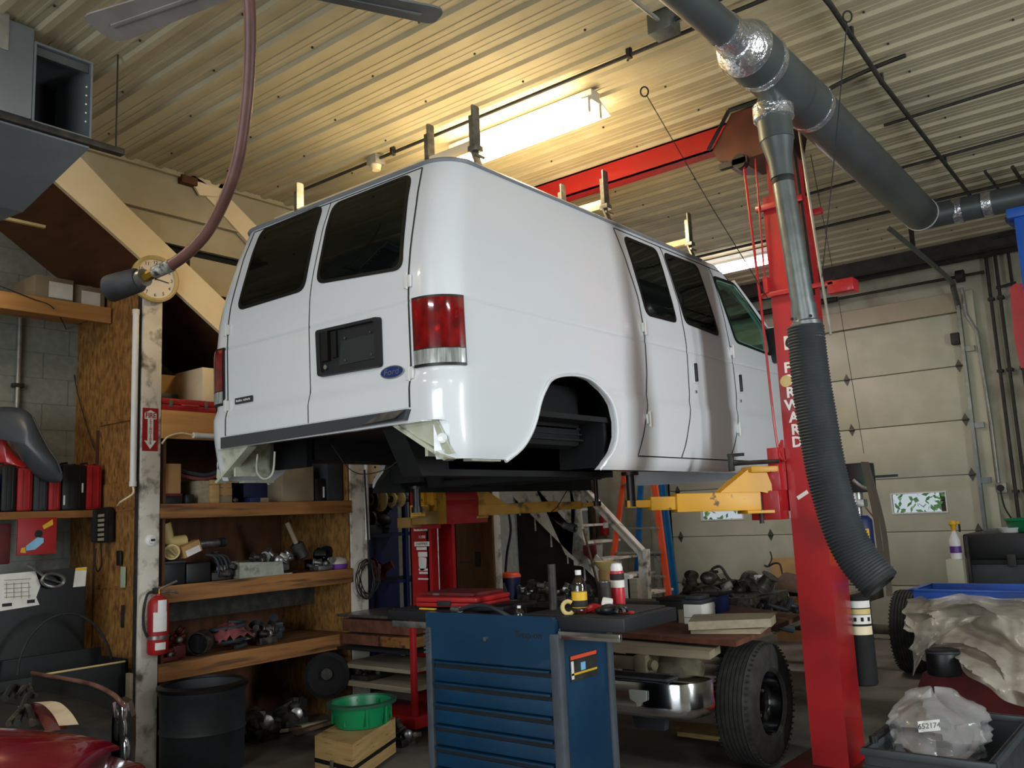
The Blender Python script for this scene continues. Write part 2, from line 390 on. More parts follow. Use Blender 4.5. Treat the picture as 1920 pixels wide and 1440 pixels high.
# sectional garage door
gd = thing('door_1', 'cream sectional garage door with small windows at the end of the bay', 'garage door', (-.24, YF, 0)); gd['kind'] = 'structure'; del gd['category']
PH = .607
wins = [(.73, 1.30), (-.485, .085), (-1.70, -1.13)]
for k in range(6):
    z0, z1 = k*PH+.004, (k+1)*PH-.004; mb = MB()
    mb.box((DX0, YF+.046, z0-.02), (DX1, YF+.05, z0+.02))
    if k != 2: mb.box((DX0, YF, z0), (DX1, YF+.045, z1), .012)
    else:
        a, b = 1.43, 1.64
        mb.box((DX0, YF, z0), (DX1, YF+.045, a)).box((DX0, YF, b), (DX1, YF+.045, z1)); xs = [DX0]+[q for w_ in sorted(wins) for q in w_]+[DX1]
        for i in range(0, len(xs), 2): mb.box((xs[i], YF, a), (xs[i+1], YF+.045, b))
    pn = mb.build('door_panel', M['doorp'], gd, smooth=30)
    if k == 2:
        for w_ in wins:
            f = MB().box((w_[0]-.015, YF-.008, a-.015), (w_[1]+.015, YF+.0, a)).box((w_[0]-.015, YF-.008, b), (w_[1]+.015, YF, b+.015)).box((w_[0]-.015, YF-.008, a), (w_[0], YF, b)).box((w_[1], YF-.008, a), (w_[1]+.015, YF, b))
            f.build('window_frame', M['white'], pn, smooth=0)
            MB().box((w_[0], YF+.02, a), (w_[1], YF+.024, b)).build('window_pane', M['g_clear'], pn, smooth=0)
for x in (-2.03, -.77, .355, 1.6):
    for k in range(1, 6):
        z = k*PH
        mb = MB().prism([(x-.038, YF-.006, z), (x, YF-.006, z-.075), (x+.038, YF-.006, z), (x, YF-.006, z+.075)], (0, .006, 0))
        mb.cyl((x-.03, YF-.012, z), (x+.03, YF-.012, z), .011, n=8).build('hinge', mat('zinc hinge', '#4d4d46', '#5a5a52', rough=.5, metal=.3), gd)
mb = MB().box((DX1+.0, YF-.11, 0), (DX1+.035, YF-.005, 3.7)).box((DX0-.035, YF-.11, 0), (DX0, YF-.005, 3.7))
mb.build('door_track', M['galv'], gd, smooth=0)
for z in (1.2, 1.75, 2.35, 3.2): MB().box((DX1+.035, YF-.09, z-.03), (DX1+.13, YF-.05, z+.03)).build('track_bracket', M['galv'], gd, smooth=0)
MB().box((DX1-.1, YF-.1, 3.27), (DX1-.01, YF-.01, 3.4), .01).build('roller_bracket', M['dsteel'], gd)
# door track that rises back along the ceiling
mb = MB(); a, b = at(1790, 552, x=1.68), at(1615, 405, x=1.68); b.y = max(b.y, 3.6)
pts = [Vector((1.68, YF-.06, 3.66)), Vector((1.68, YF-.2, 3.86)), Vector((1.68, YF-.45, 3.96)), Vector((1.68, 5.25, 4.02))]
mb.tube(spline(pts, 5), .03, n=4).build('curved_track', M['galv'], gd, smooth=30)
MB().box((1.66, 6.0, 4.02), (1.70, 6.03, 4.27)).build('track_hanger', M['dsteel'], gd, smooth=0)
# torsion shaft and dark beams over the door
t = thing('torsion_shaft', 'dark torsion spring shaft running above the cream garage door', 'shaft', (-.24, 7.6, 3.98))
MB().cyl((DX0, 7.6, 4.0), (2.0, 7.6, 4.0), .016, n=10).build('shaft', M['pipe'], t)
MB().cyl((-1.2, 7.6, 4.0), (.4, 7.6, 4.0), .035, n=14).build('spring', M['dsteel'], t)
MB().cyl((1.72, 7.6, 4.0), (1.80, 7.6, 4.0), .07, n=16).build('cable_drum', M['dsteel'], t)
struct(MB().box((XL, 7.1, 4.13), (XR, 7.22, 4.27)).box((XL, 7.5, 4.16), (XR, 7.62, 4.25)), 'trim_5', M['pipe'])
# outdoors behind the windows of the door
o = struct(MB().box((-14, YF+.3, -.15), (14, 30, -.02)), 'ground', mat('outdoor ground', '#8d9a72', rough=.9))
for i, (x, y, s, l) in enumerate([(-3.6, 14.2, 1.3, 'leafy bush seen through the left garage door window'), (1.2, 13.6, 1.1, 'leafy bush seen through the right garage door window'), (-.8, 16.5, 1.5, 'leafy bush farther back between the garage door windows')]):
    mb = MB(); random.seed(i)
    for k in range(700):
        c = Vector((random.gauss(0, .5), random.gauss(0, .4), random.gauss(1.2, .5)))*s+Vector((x, y, 0)); d = Vector([random.uniform(-1, 1) for _ in range(3)])*.09; e = Vector([random.uniform(-1, 1) for _ in range(3)])*.09
        if c.z < .1: continue
        mb.add([c, c+d, c+d+e, c+e], [(0, 1, 2, 3)])
    b_ = thing('bush', l, 'bush', (x, y, 0)); mb.build('foliage', M['leaf'], b_, smooth=0, fix=False)
    MB().tube([(x, y, 0), (x+.1, y, .6*s), (x+.05, y, 1.3*s)], .06).build('trunk', M['brown'], b_)

# ------------------------------------------------------------------ post row on the left
XP = -2.1
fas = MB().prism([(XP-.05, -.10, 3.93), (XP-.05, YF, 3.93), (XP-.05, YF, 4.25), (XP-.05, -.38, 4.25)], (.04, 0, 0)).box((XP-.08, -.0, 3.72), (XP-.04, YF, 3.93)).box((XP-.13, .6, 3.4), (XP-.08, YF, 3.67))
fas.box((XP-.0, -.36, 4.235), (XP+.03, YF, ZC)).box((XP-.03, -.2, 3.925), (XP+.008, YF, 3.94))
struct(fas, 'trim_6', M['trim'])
struct(MB().box((XP-.2, .45, 3.66), (XP-.1, YF, 3.73)), 'trim_7', M['blackm'])
# sloped plywood underside of the loft stair and its cream stringer
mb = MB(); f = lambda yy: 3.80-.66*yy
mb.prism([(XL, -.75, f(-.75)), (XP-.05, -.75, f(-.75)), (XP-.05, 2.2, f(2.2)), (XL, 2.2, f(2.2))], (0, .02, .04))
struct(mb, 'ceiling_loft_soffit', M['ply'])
up = [at(u, v, x=XP) for u, v in ((140, 290), (224, 380), (416, 564))]; lo_ = [at(u, v, x=XP) for u, v in ((85, 330), (250, 478), (407, 623), (627, 827), (675, 862))]
d_ = (up[2]-up[1]).normalized(); u2 = Vector((XP, 2.14, 2.2+.22))
t = tag(MB().prism([lo_[0], lo_[1], lo_[2], lo_[3], Vector((XP, 2.07, 2.19)), Vector((XP, 2.07, 2.45)), up[2], up[1], up[0]], (.035, 0, 0)).build('stair_stringer', M['cream'], smooth=0),
        'wide cream diagonal board running down behind the wall clock to the second post', 'diagonal board')
b2 = [at(u, v, x=XP+.01) for u, v in ((350, 328), (375, 322), (400, 340), (478, 412), (455, 462))]
t = thing('diagonal_brace', 'short cream diagonal brace under the ceiling edge beside the van roof', 'diagonal board', tuple(b2[4]))
MB().prism([b2[0], b2[2], Vector((XP+.01, 1.9, 3.5)), Vector((XP+.01, 1.75, 3.34))], (-.04, 0, 0)).build('board', M['cream'], t, smooth=0)
MB().prism([b2[0]+Vector((.02, 0, 0)), b2[1]+Vector((.02, 0, 0)), b2[2]+Vector((.02, .12, -.02)), b2[2]+Vector((.02, .05, -.12)), b2[0]+Vector((.02, .1, -.14))], (-.02, 0, 0)).build('gusset_plate', M['cream'], t, smooth=0)
MB().box((XP-.04, .45, 4.19), (XP+.05, .58, 4.25)).build('dark_block', M['ply'], t, smooth=0)

def wpost(y0, y1, top, label, extra=None):
    t = thing('wooden_post', label, 'post', (XP-.08, (y0+y1)/2, 0))
    MB().box((XP-.05, y0, 0), (XP, y1, top), .004).build('post', M['wpost'], t)
    MB().box((XP-.06, y0-.008, 0), (XP-.02, y0-.001, top-.02)).build('edge_strip', M['dsteel'], t, smooth=0)
    return t
wpost(.19, .335, 3.60, 'white painted wooden post carrying the clock and the fire extinguisher')
wpost(2.09, 2.27, 2.2, 'scuffed white wooden post at the right end of the wooden shelves')
t = wpost(3.93, 4.09, 2.4, 'dirty white wooden post behind the red lift column in the left row')
# curved cream gusset next to second post
g = [at(u, v, x=XP+.02) for u, v in ((690, 832), (713, 828), (723, 850), (737, 884), (745, 896), (757, 899), (757, 907), (690, 907))]
t = thing('gusset_board', 'cream gusset board with three bolt holes beside the second white post', 'board', tuple(g[-1]))
MB().prism(g, (-.03, 0, 0)).build('board', M['cream'], t, smooth=0)
for v in (844, 876, 896): c = at(703, v, x=XP+.02); MB().cyl(c+Vector((.003, 0, 0)), c, .011, n=10).build('bolt_hole', M['ink'], t)

# OSB partition wall behind the first post
struct(MB().box((XL, .36, 0), (XP-.15, .38, 3.7)), 'wall_osb', M['osb'])
o = MB().box((XL, .346, .0), (XP-.15, .36, 1.97)); struct(o, 'wall_osb_lower', M['osb'])

# ------------------------------------------------------------------ shelving between first and second post
sh = thing('wooden_shelving', 'built-in wooden shelving loaded with car parts between the two white posts', 'shelving', (-2.6, 1.2, 0))
ys, ye = .34, 2.09; XS = XP-.02
for z, th in ((2.455, .20), (1.785, .1), (1.215, .115), (.69, .115)):
    b = MB().box((XS-.9, ys, z-.025), (XS, ye, z)).build('shelf_board', M['wood'], sh, smooth=0)
    MB().box((XS-.0, ys, z-th), (XS+.03, ye if z < 2.4 else .80, z+.004), .003).build('front_rail', M['wood'] if z < 2.4 else M['woodc'], sh, smooth=30)
MB().box((XS-.92, ye-.02, 0), (XS, ye, 2.3)).build('end_panel', M['osb'], sh, smooth=0)
MB().box((XS-.94, ys, 0), (XS-.92, ye, 2.4)).build('back_panel', M['ply'], sh, smooth=0)
MB().box((XS-.92, ys+.03, 0), (XS, ys+.05, 2.4)).build('end_panel', M['ply'], sh, smooth=0)
MB().box((XS-.5, ys, .92), (XS-.46, ye, 1.08)).build('rear_rail', M['dsteel'], sh, smooth=0)

# ------------------------------------------------------------------ shelves left of the OSB partition
for z, th, m_, l in ((3.345, .12, 'woodc', 'high wooden shelf with two cardboard boxes above the tool cases'), (1.776, .05, 'wood', 'thin wooden shelf holding the black and red tool cases')):
    t = thing('wall_shelf', l, 'shelf', (-3.15, -1.2, z-.1))
    MB().box((XL, -2.5, z-.03), (-2.9, .345, z)).build('shelf_board', M[m_], t, smooth=0)
    MB().box((-2.9, -2.5, z-th), (-2.87, .345, z+.004), .003).build('front_rail', M[m_], t, smooth=30)

# ================================================================== THE VAN BODY
def interp(tab, z):
    if z <= tab[0][0]: return tab[0][1]
    for (a, b), (c, d) in zip(tab, tab[1:]):
        if z <= c: return b+(d-b)*(z-a)/(c-a)
    return tab[-1][1]
TW = [(1.84, .955), (1.87, .975), (1.92, .992), (2.0, 1.0), (2.2, 1.012), (2.26, 1.012), (2.31, 1.0), (2.65, .998), (2.66, .993), (2.67, .998), (2.8, .988), (3.0, .968), (3.2, .942), (3.35, .918), (3.43, .902)]
TR = [(1.84, .03), (2.0, .0), (2.13, -.018), (2.24, -.018), (2.30, 0), (2.65, -.006), (2.66, .0), (2.67, -.006), (2.82, .002), (2.92, .017), (3.01, .038), (3.237, .098), (3.43, .168)]
TF = [(1.84, 5.02), (2.0, 5.16), (2.6, 5.18), (2.74, 5.12), (2.82, 4.95), (2.90, 4.62), (2.95, 4.48), (3.02, 4.32), (3.33, 3.72), (3.43, 3.52)]
RR, RF = .17, .34
W_ = lambda z: interp(TW, z)
YR = lambda z: interp(TR, z)
YFR = lambda z: interp(TF, z)
def rearY(x, z):
    a = abs(x)-(W_(z)-RR); y = YR(z)
    return y if a <= 0 else y+RR-math.sqrt(max(RR*RR-min(a, RR)**2, 0))
def side(u, v):
    z = 2.6
    for _ in range(12): p = at(u, v, x=W_(z)); z = p.z
    return p.y, p.z
def rear(u, v):
    y = 0
    for _ in range(20): p = at(u, v, y=y); y = .5*y+.5*rearY(p.x, p.z)
    return p.x, p.z
def ring(z, ins=0, dz=0):
    Wz, yr, yf = W_(z)-ins, YR(z)+ins, YFR(z)-ins; rr, rf = max(RR-ins, .05), max(RF-ins*.6, .05); half = []
    for i in range(11): half.append(((Wz-rr)*i/10, yr))
    for i in range(1, 9): a = PI/2*i/9; half.append((Wz-rr+rr*math.sin(a), yr+rr-rr*math.cos(a)))
    y0, y1 = yr+rr, yf-rf
    for i in range(61): half.append((Wz, y0+(y1-y0)*i/60))
    for i in range(1, 9): a = PI/2*i/9; half.append((Wz-rf+rf*math.cos(a), y1+rf*math.sin(a)))
    for i in range(11): half.append(((Wz-rf)*(1-i/10), yf))
    full = half+[(-x, y) for x, y in half[-2:0:-1]]
    return [Vector((x, y, z+dz)) for x, y in full]
def shell():
    zs = sorted(set([1.84, 1.855, 1.87, 1.895, 1.92, 1.96, 2.0, 2.05, 2.1, 2.15, 2.2, 2.24, 2.26, 2.28, 2.30, 2.31, 2.33, 2.4, 2.47, 2.54, 2.6, 2.64, 2.65, 2.66, 2.67, 2.68, 2.73, 2.78, 2.82, 2.86, 2.90, 2.95, 3.0, 3.02, 3.06]+[3.1+.04*i for i in range(8)]+[3.41, 3.43]))
    outer = [ring(z) for z in zs]+[ring(3.43, a, b) for a, b in ((.012, .018), (.05, .036), (.14, .056), (.3, .073), (.5, .083), (.7, .087))]
    T = .035
    inner = [ring(z, T) for z in zs if z < 3.42]+[ring(3.41, a, b) for a, b in ((.06, .01), (.3, .03), (.7, .035))]
    n = len(outer[0]); V = []; F = []
    def add(rings, flip):
        o = len(V)
        for r in rings: V.extend(r)
        for j in range(len(rings)-1):
            for i in range(n):
                f = (o+j*n+i, o+j*n+(i+1) % n, o+(j+1)*n+(i+1) % n, o+(j+1)*n+i); F.append(f[::-1] if flip else f)
        f = [o+(len(rings)-1)*n+i for i in range(n)]; F.append(f[::-1] if flip else f)
        return o
    a = add(outer, False); b = add(inner, True)
    for i in range(n): F.append((b+i, b+(i+1) % n, a+(i+1) % n, a+i))
    return V, F
def tmp(V, F):
    me = bpy.data.meshes.new('t'); me.from_pydata([tuple(v) for v in V], [], F)
    bm = bmesh.new(); bm.from_mesh(me); bmesh.ops.recalc_face_normals(bm, faces=bm.faces[:]); bm.to_mesh(me); bm.free()
    o = bpy.data.objects.new('t', me); COL.objects.link(o); return o
def carve(V, F, cutters):
    """cut prisms out of a closed mesh; returns plain vertices and faces"""
    base = tmp(V, F); cs = []
    for c in cutters:
        co = tmp(c.v, c.f); cs.append(co); m_ = base.modifiers.new('b', 'BOOLEAN'); m_.operation = 'DIFFERENCE'; m_.solver = 'EXACT'; m_.object = co
    dg = bpy.context.evaluated_depsgraph_get(); dg.update(); me = bpy.data.meshes.new_from_object(base.evaluated_get(dg))
    mb = MB(); mb.v = [q.co.copy() for q in me.vertices]; mb.f = [list(p_.vertices) for p_ in me.polygons]
    for o in cs+[base]: bpy.data.objects.remove(o)
    bpy.data.meshes.remove(me)
    return mb
# outlines read on the body surfaces: rear (x, z), side (y, z)
rw_r = [rear(u, v) for u, v in ((775, 324), (626, 383), (594, 534), (757, 506))]
rw_l = [rear(u, v) for u, v in ((609, 383), (492, 431), (446, 584), (573, 545))]
sw1 = [side(u, v) for u, v in ((1166, 441), (1229, 467), (1269, 607), (1211, 592))]
sw2 = [side(u, v) for u, v in ((1241, 472), (1305, 497), (1348, 632), (1284, 607))]
sw3 = [side(u, v) for u, v in ((1333, 516), (1374, 530), (1436, 618), (1446, 669), (1378, 643))]
def shrink(pts, k):
    cx = sum(p[0] for p in pts)/len(pts); cy = sum(p[1] for p in pts)/len(pts)
    return [(cx+(a-cx)*k, cy+(b-cy)*k) for a, b in pts]
def ycut(poly, r=.05, k=.9, y0=-.3, y1=.45):
    q = roundpoly([(a, y0, b) for a, b in shrink(poly, k)], r); return MB().prism(q, (0, y1-y0, 0))
def xcut(poly, r=.05, k=.88, x0=.7, x1=1.2):
    q = roundpoly([(x0, a, b) for a, b in shrink(poly, k)], r); return MB().prism(q, (x1-x0, 0, 0))
arch = [(.40, 1.7), (.43, 1.87), (.545, 1.94), (.62, 2.02), (.665, 2.10), (.70, 2.19), (.755, 2.265), (.84, 2.325), (.96, 2.355), (1.10, 2.365), (1.22, 2.35), (1.33, 2.30), (1.41, 2.22), (1.45, 2.12), (1.45, 2.03), (1.41, 1.95), (1.35, 1.89), (1.315, 1.84), (1.30, 1.7)]
cut_r = [ycut(rw_r), ycut(rw_l)]
cut_s = [xcut(q) for q in (sw1, sw2, sw3)]
cutters = cut_r+cut_s
cutters.append(xcut(sw3, x0=-1.2, x1=-.7))
for s_ in (1, -1):
    for dy in (0, 3.5): cutters.append(MB().prism([(s_*.55, a+dy, b) for a, b in arch], (s_*.7, 0, 0)))
cutters.append(MB().box((-.875, -.3, 1.7), (.875, .3, 2.062)))
cutters.append(MB().box((-1.3, -.3, 1.7), (1.3, .44, 1.878)))
cutters.append(MB().prism([(-1.3, 3.52, 3.375), (-1.3, 4.12, 2.985), (-1.3, 5.0, 2.985), (-1.3, 5.0, 3.375)], (2.6, 0, 0)))
def cpos(z, s_, off):
    Wz, yr = W_(z), YR(z)
    if s_ <= 0: return Vector((Wz-RR+s_, yr-off, z))
    a = min(s_/RR, PI/2); e = max(0, s_-RR*PI/2)
    return Vector((Wz-RR+(RR+off)*math.sin(a), yr+RR-(RR+off)*math.cos(a)+e, z))
pc_ = cpos(1.975, .06, 0)
cutters.append(MB(frame_mtx(pc_+Vector((.25, -.35, 0)), (.8, .6, 0), (0, 0, 1))).prism(roundpoly([(-.085, -.11, .0), (.075, -.11, .0), (.075, .075, .0), (-.085, .095, .0)], .035, 5), (0, 0, -.43+.012)) if False else MB(frame_mtx(pc_-Vector((.6, -.8, 0)).normalized()*.014, (.8, .6, 0), (0, 0, 1))).prism(roundpoly([(-.10, -.055, 0), (.075, -.055, 0), (.075, .085, 0), (-.10, .095, 0)], .035, 5), (0, 0, .3)))
V, F = shell()
van = thing('van', 'white windowed van body held up on the lift with its rear doors facing us', 'van', (0, 2.6, 1.80))
body = carve(V, F, cutters)
for s_ in (1, -1):
    for dy in (0, 3.5): body.tube([(s_*(W_(b)+.002), a+dy, b) for a, b in spline([(p_[0], p_[1], 0) for p_ in arch[1:-1]], 3) and [(q.x, q.y) for q in spline([(p_[0], p_[1], 0) for p_ in arch[1:-1]], 3)]], .011, n=6)
body.build('body_shell', M['van'], van, smooth=32)

def patch_yz(poly, off, th, nr=5, k0=1.0, s_=1):
    """pane laid over the side, following its curve"""
    mb = MB(); n = len(poly); P = []; cx = sum(p[0] for p in poly)/n; cz = sum(p[1] for p in poly)/n
    for j in range(nr+1):
        k = k0*(1-j/nr) if j < nr else 0.001
        for a, b in poly: yy, zz = cx+(a-cx)*k, cz+(b-cz)*k; P.append(Vector((s_*(W_(zz)+off), yy, zz)))
    F = [(j*n+i, j*n+(i+1) % n, (j+1)*n+(i+1) % n, (j+1)*n+i) for j in range(nr) for i in range(n)]
    Q = [p_-Vector((s_*th, 0, 0)) for p_ in P]; o = len(P)
    return mb.add(P+Q, F+[tuple(o+i for i in f[::-1]) for f in F]+[(i, (i+1) % n, o+(i+1) % n, o+i) for i in range(n)])
def patch_xz(poly, off, th, nr=5):
    mb = MB(); n = len(poly); P = []; cx = sum(p[0] for p in poly)/n; cz = sum(p[1] for p in poly)/n
    for j in range(nr+1):
        k = (1-j/nr) if j < nr else 0.001
        for a, b in poly: xx, zz = cx+(a-cx)*k, cz+(b-cz)*k; P.append(Vector((xx, rearY(xx, zz)-off, zz)))
    F = [(j*n+i, j*n+(i+1) % n, (j+1)*n+(i+1) % n, (j+1)*n+i) for j in range(nr) for i in range(n)]
    Q = [p_+Vector((0, th, 0)) for p_ in P]; o = len(P)
    return mb.add(P+Q, F+[tuple(o+i for i in f[::-1]) for f in F]+[(i, (i+1) % n, o+(i+1) % n, o+i) for i in range(n)])
def ringband(poly, k, f3):
    """flat dark border between an outline and its shrunken copy"""
    q = shrink(poly, k); n = len(poly); P = [f3(*p_) for p_ in poly]+[f3(*p_) for p_ in q]
    return MB().add(P, [(i, (i+1) % n, n+(i+1) % n, n+i) for i in range(n)])
def rp2(poly, r, n=6, seg=.04):
    q = roundpoly([(a, b, 0) for a, b in poly], r, n); out = []
    for a, b in zip(q, q[1:]+q[:1]):
        k = max(1, int((b-a).length/seg))
        for i in range(k): c = a.lerp(b, i/k); out.append((c.x, c.y))
    return out

# ---- rear doors
ZB_, ZT_ = 2.135, 3.405
xe = lambda z: interp([(2.1, .765), (2.9, .765), (3.2, .75), (3.405, .728)], z)
zlev = sorted(set([ZB_, 2.17, 2.2, 2.24, 2.26, 2.28, 2.30, 2.33, 2.4, 2.5, 2.6, 2.645, 2.652, 2.66, 2.668, 2.675, 2.72, 2.78, 2.82, 2.86, 2.92, 2.97, 3.01]+[3.05+.05*i for i in range(8)]+[ZT_]))
rear_doors = []
for s_, poly, cut in ((1, rw_r, cut_r[0]), (-1, rw_l, cut_r[1])):
    nz = len(zlev); nx = 22; P = []; F = []
    for z in zlev:
        for i in range(nx+1): x = s_*(.0035+(xe(z)-.007-.0035)*i/nx); P.append(Vector((x, rearY(x, z)-.003, z)))
    Wd = nx+1
    for j in range(nz-1):
        for i in range(nx): F.append((j*Wd+i, j*Wd+i+1, (j+1)*Wd+i+1, (j+1)*Wd+i))
    o = len(P); Q = [p_+Vector((0, .02, 0)) for p_ in P]; F2 = [tuple(o+i for i in f[::-1]) for f in F]
    bd = list(range(Wd))+[j*Wd+nx for j in range(1, nz)]+[(nz-1)*Wd+i for i in range(nx-1, -1, -1)]+[j*Wd for j in range(nz-2, 0, -1)]
    E_ = [(b, a, o+a, o+b) for a, b in zip(bd, bd[1:]+bd[:1])]
    mbd = carve(P+Q, F+F2+E_, [cut])
    door = mbd.build('rear_door', M['van'], van, smooth=32); rear_doors.append(door)
    pl = rp2(poly, .07)
    patch_xz(pl, .008, .004).build('window_pane', M['g_dark'], door, smooth=50)
    ringband(pl, .93, lambda a, b: Vector((a, rearY(a, b)-.009, b))).build('window_border', M['black'], door, smooth=0)
    # hinges on the outer edge
    for (hu, hv) in (((768, 528), (771, 700)) if s_ > 0 else ((427, 620), (426, 762))):
        x, z = rear(hu, hv); x = s_*xe(z); yy = rearY(x, z)
        h = MB().box((x-.022, yy-.022, z-.035), (x-.004, yy-.006, z+.035), .003).box((x+.002, yy-.020, z-.03), (x+.024, yy-.0, z+.03), .003)
        h.cyl((x, yy-.018, z-.04), (x, yy-.018, z+.04), .006, n=8).build('hinge', M['white'], door, smooth=30)
# black ribbons painting the shade in the door gaps
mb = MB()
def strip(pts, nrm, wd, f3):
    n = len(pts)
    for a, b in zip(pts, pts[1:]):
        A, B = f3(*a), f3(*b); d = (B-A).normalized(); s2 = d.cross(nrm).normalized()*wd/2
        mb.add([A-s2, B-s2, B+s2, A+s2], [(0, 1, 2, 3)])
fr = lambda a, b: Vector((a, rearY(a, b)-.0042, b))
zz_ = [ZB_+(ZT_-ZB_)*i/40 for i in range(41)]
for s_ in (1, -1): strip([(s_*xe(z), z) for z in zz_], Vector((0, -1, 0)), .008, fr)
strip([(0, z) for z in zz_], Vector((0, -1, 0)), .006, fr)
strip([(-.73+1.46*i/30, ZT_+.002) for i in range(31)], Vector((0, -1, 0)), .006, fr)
mb.build('door_gap_shade', M['ink'], van, smooth=0, fix=False); mb = MB()
# side seams
S1 = [side(u, v) for u, v in ((1144, 408), (1150, 430), (1168, 475), (1196, 560), (1208, 630), (1212, 700), (1213, 770), (1206, 815), (1195, 856))]
S2 = [side(u, v) for u, v in ((1228, 446), (1240, 472), (1272, 570), (1285, 640), (1292, 740), (1293, 785), (1286, 830), (1277, 859))]
S3 = [side(u, v) for u, v in ((1322, 488), (1335, 518), (1353, 580), (1366, 640), (1380, 740), (1383, 795), (1378, 830), (1367, 863))]
def yz(tab):
    t = sorted((z, y) for y, z in tab); return lambda z: interp(t, z)
f1, f2, f3_ = yz(S1), yz(S2), yz(S3)
f4 = lambda z: interp([(1.9, 3.98), (2.3, 4.05), (2.9, 4.08), (3.02, 3.98), (3.39, 3.25+.05)], z)
SB, ST = 1.928, 3.395
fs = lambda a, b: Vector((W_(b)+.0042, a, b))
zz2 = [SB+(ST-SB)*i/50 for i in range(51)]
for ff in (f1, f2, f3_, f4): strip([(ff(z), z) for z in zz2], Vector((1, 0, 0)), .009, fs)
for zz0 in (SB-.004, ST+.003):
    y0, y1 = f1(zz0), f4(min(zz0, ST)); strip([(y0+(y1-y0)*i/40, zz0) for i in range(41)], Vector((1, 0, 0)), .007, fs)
mb.build('door_gap_shade', M['ink'], van, smooth=0, fix=False)  # same black ribbon, painting the shade of the side door gaps
# belt crease continues along the side; side doors
zl2 = sorted(set([SB, 1.96, 2.0, 2.07, 2.14, 2.2, 2.24, 2.26, 2.28, 2.31, 2.36, 2.44, 2.52, 2.6, 2.645, 2.652, 2.66, 2.668, 2.675, 2.72, 2.8, 2.85, 2.9]+[2.95+.05*i for i in range(9)]+[ST]))
def side_door(fa, fb, poly, cut, name, gname, nx=18):
    P = []; F = []
    for z in zl2:
        a, b = fa(z)+.0065, fb(z)-.0065
        for i in range(nx+1): P.append(Vector((W_(z)+.003, a+(b-a)*i/nx, z)))
    nz = len(zl2); Wd = nx+1
    for j in range(nz-1):
        for i in range(nx): F.append((j*Wd+i, j*Wd+i+1, (j+1)*Wd+i+1, (j+1)*Wd+i))
    o = len(P); Q = [p_-Vector((.02, 0, 0)) for p_ in P]; F2 = [tuple(o+i for i in f[::-1]) for f in F]
    bd = list(range(Wd))+[j*Wd+nx for j in range(1, nz)]+[(nz-1)*Wd+i for i in range(nx-1, -1, -1)]+[j*Wd for j in range(nz-2, 0, -1)]
    E_ = [(b, a, o+a, o+b) for a, b in zip(bd, bd[1:]+bd[:1])]
    d = carve(P+Q, F+F2+E_, [cut]).build(name, M['van'], van, smooth=32)
    pl = rp2(poly, .06)
    patch_yz(pl, .008, .004).build('window_pane', M[gname], d, smooth=50)
    ringband(pl, .915, lambda a, b: Vector((W_(b)+.009, a, b))).build('window_border', M['black'], d, smooth=0)
    return d
d1 = side_door(f1, f2, sw1, cut_s[0], 'cargo_door', 'g_dark')
d2 = side_door(f2, f3_, sw2, cut_s[1], 'cargo_door', 'g_dark')
d3 = side_door(f3_, f4, sw3, cut_s[2], 'front_door', 'g_side')
for d, pts in ((d1, ((1205, 615), (1214, 786))), (d3, ((1370, 660), (1382, 805)))):
    for u, v in pts:
        y, z = side(u, v); x = W_(z)+.008
        h = MB().box((x-.004, y+.004, z-.045), (x+.014, y+.03, z+.045), .003).box((x-.004, y-.024, z-.03), (x+.012, y-.002, z+.03), .003).cyl((x+.014, y, z-.05), (x+.014, y, z+.05), .006, n=8)
        h.build('hinge', M['white'], d, smooth=30)
for d, (u, v), (lu, lv) in ((d2, (1301, 699), (1303, 735)), (d3, (1385, 719), (1387, 752))):
    y, z = side(u, v); x = W_(z)+.007
    MB().box((x-.002, y-.024, z-.075), (x+.004, y+.024, z+.075), .002).build('handle_recess', M['white'], d, smooth=30)
    MB().box((x, y-.012, z-.065), (x+.022, y+.008, z+.065), .006).build('handle', M['black'], d, smooth=30)
    y, z = side(lu, lv); MB().cyl((x, y, z), (x+.006, y, z), .012, n=14).build('lock', M['chrome'], d, smooth=30)

# ---- tail lamps wrapping round the corners
def lamp(mir):
    def wrap(z0, z1, s0, s1, o0, o1):
        mbb = MB(); nu, nv = 16, 6
        def f(a, b, off): p_ = cpos(z0+(z1-z0)*b, s0+(s1-s0)*a, off); return Vector((p_.x*mir, p_.y, p_.z))
        A = [f(i/nu, j/nv, o1) for i in range(nu+1) for j in range(nv+1)]; B = [f(i/nu, j/nv, o0) for i in range(nu+1) for j in range(nv+1)]
        Wn = nv+1; F = [(i*Wn+j, (i+1)*Wn+j, (i+1)*Wn+j+1, i*Wn+j+1) for i in range(nu) for j in range(nv)]; o = len(A)
        bd = [i*Wn for i in range(nu+1)]+[nu*Wn+j for j in range(1, Wn)]+[i*Wn+nv for i in range(nu-1, -1, -1)]+[j for j in range(nv-1, 0, -1)]
        return mbb.add(A+B, F+[tuple(o+k for k in q[::-1]) for q in F]+[(b, a, o+a, o+b) for a, b in zip(bd, bd[1:]+bd[:1])])
    L = wrap(2.322, 2.668, -.035, .232, -.01, .012).build('tail_lamp', M['black'], van, smooth=40)
    wrap(2.408, 2.656, -.026, .223, .0, .02).build('red_lens', M['tail'], L, smooth=40)
    wrap(2.334, 2.404, -.026, .223, .0, .019).build('clear_lens', M['tailw'], L, smooth=40)
lamp(1); lamp(-1)

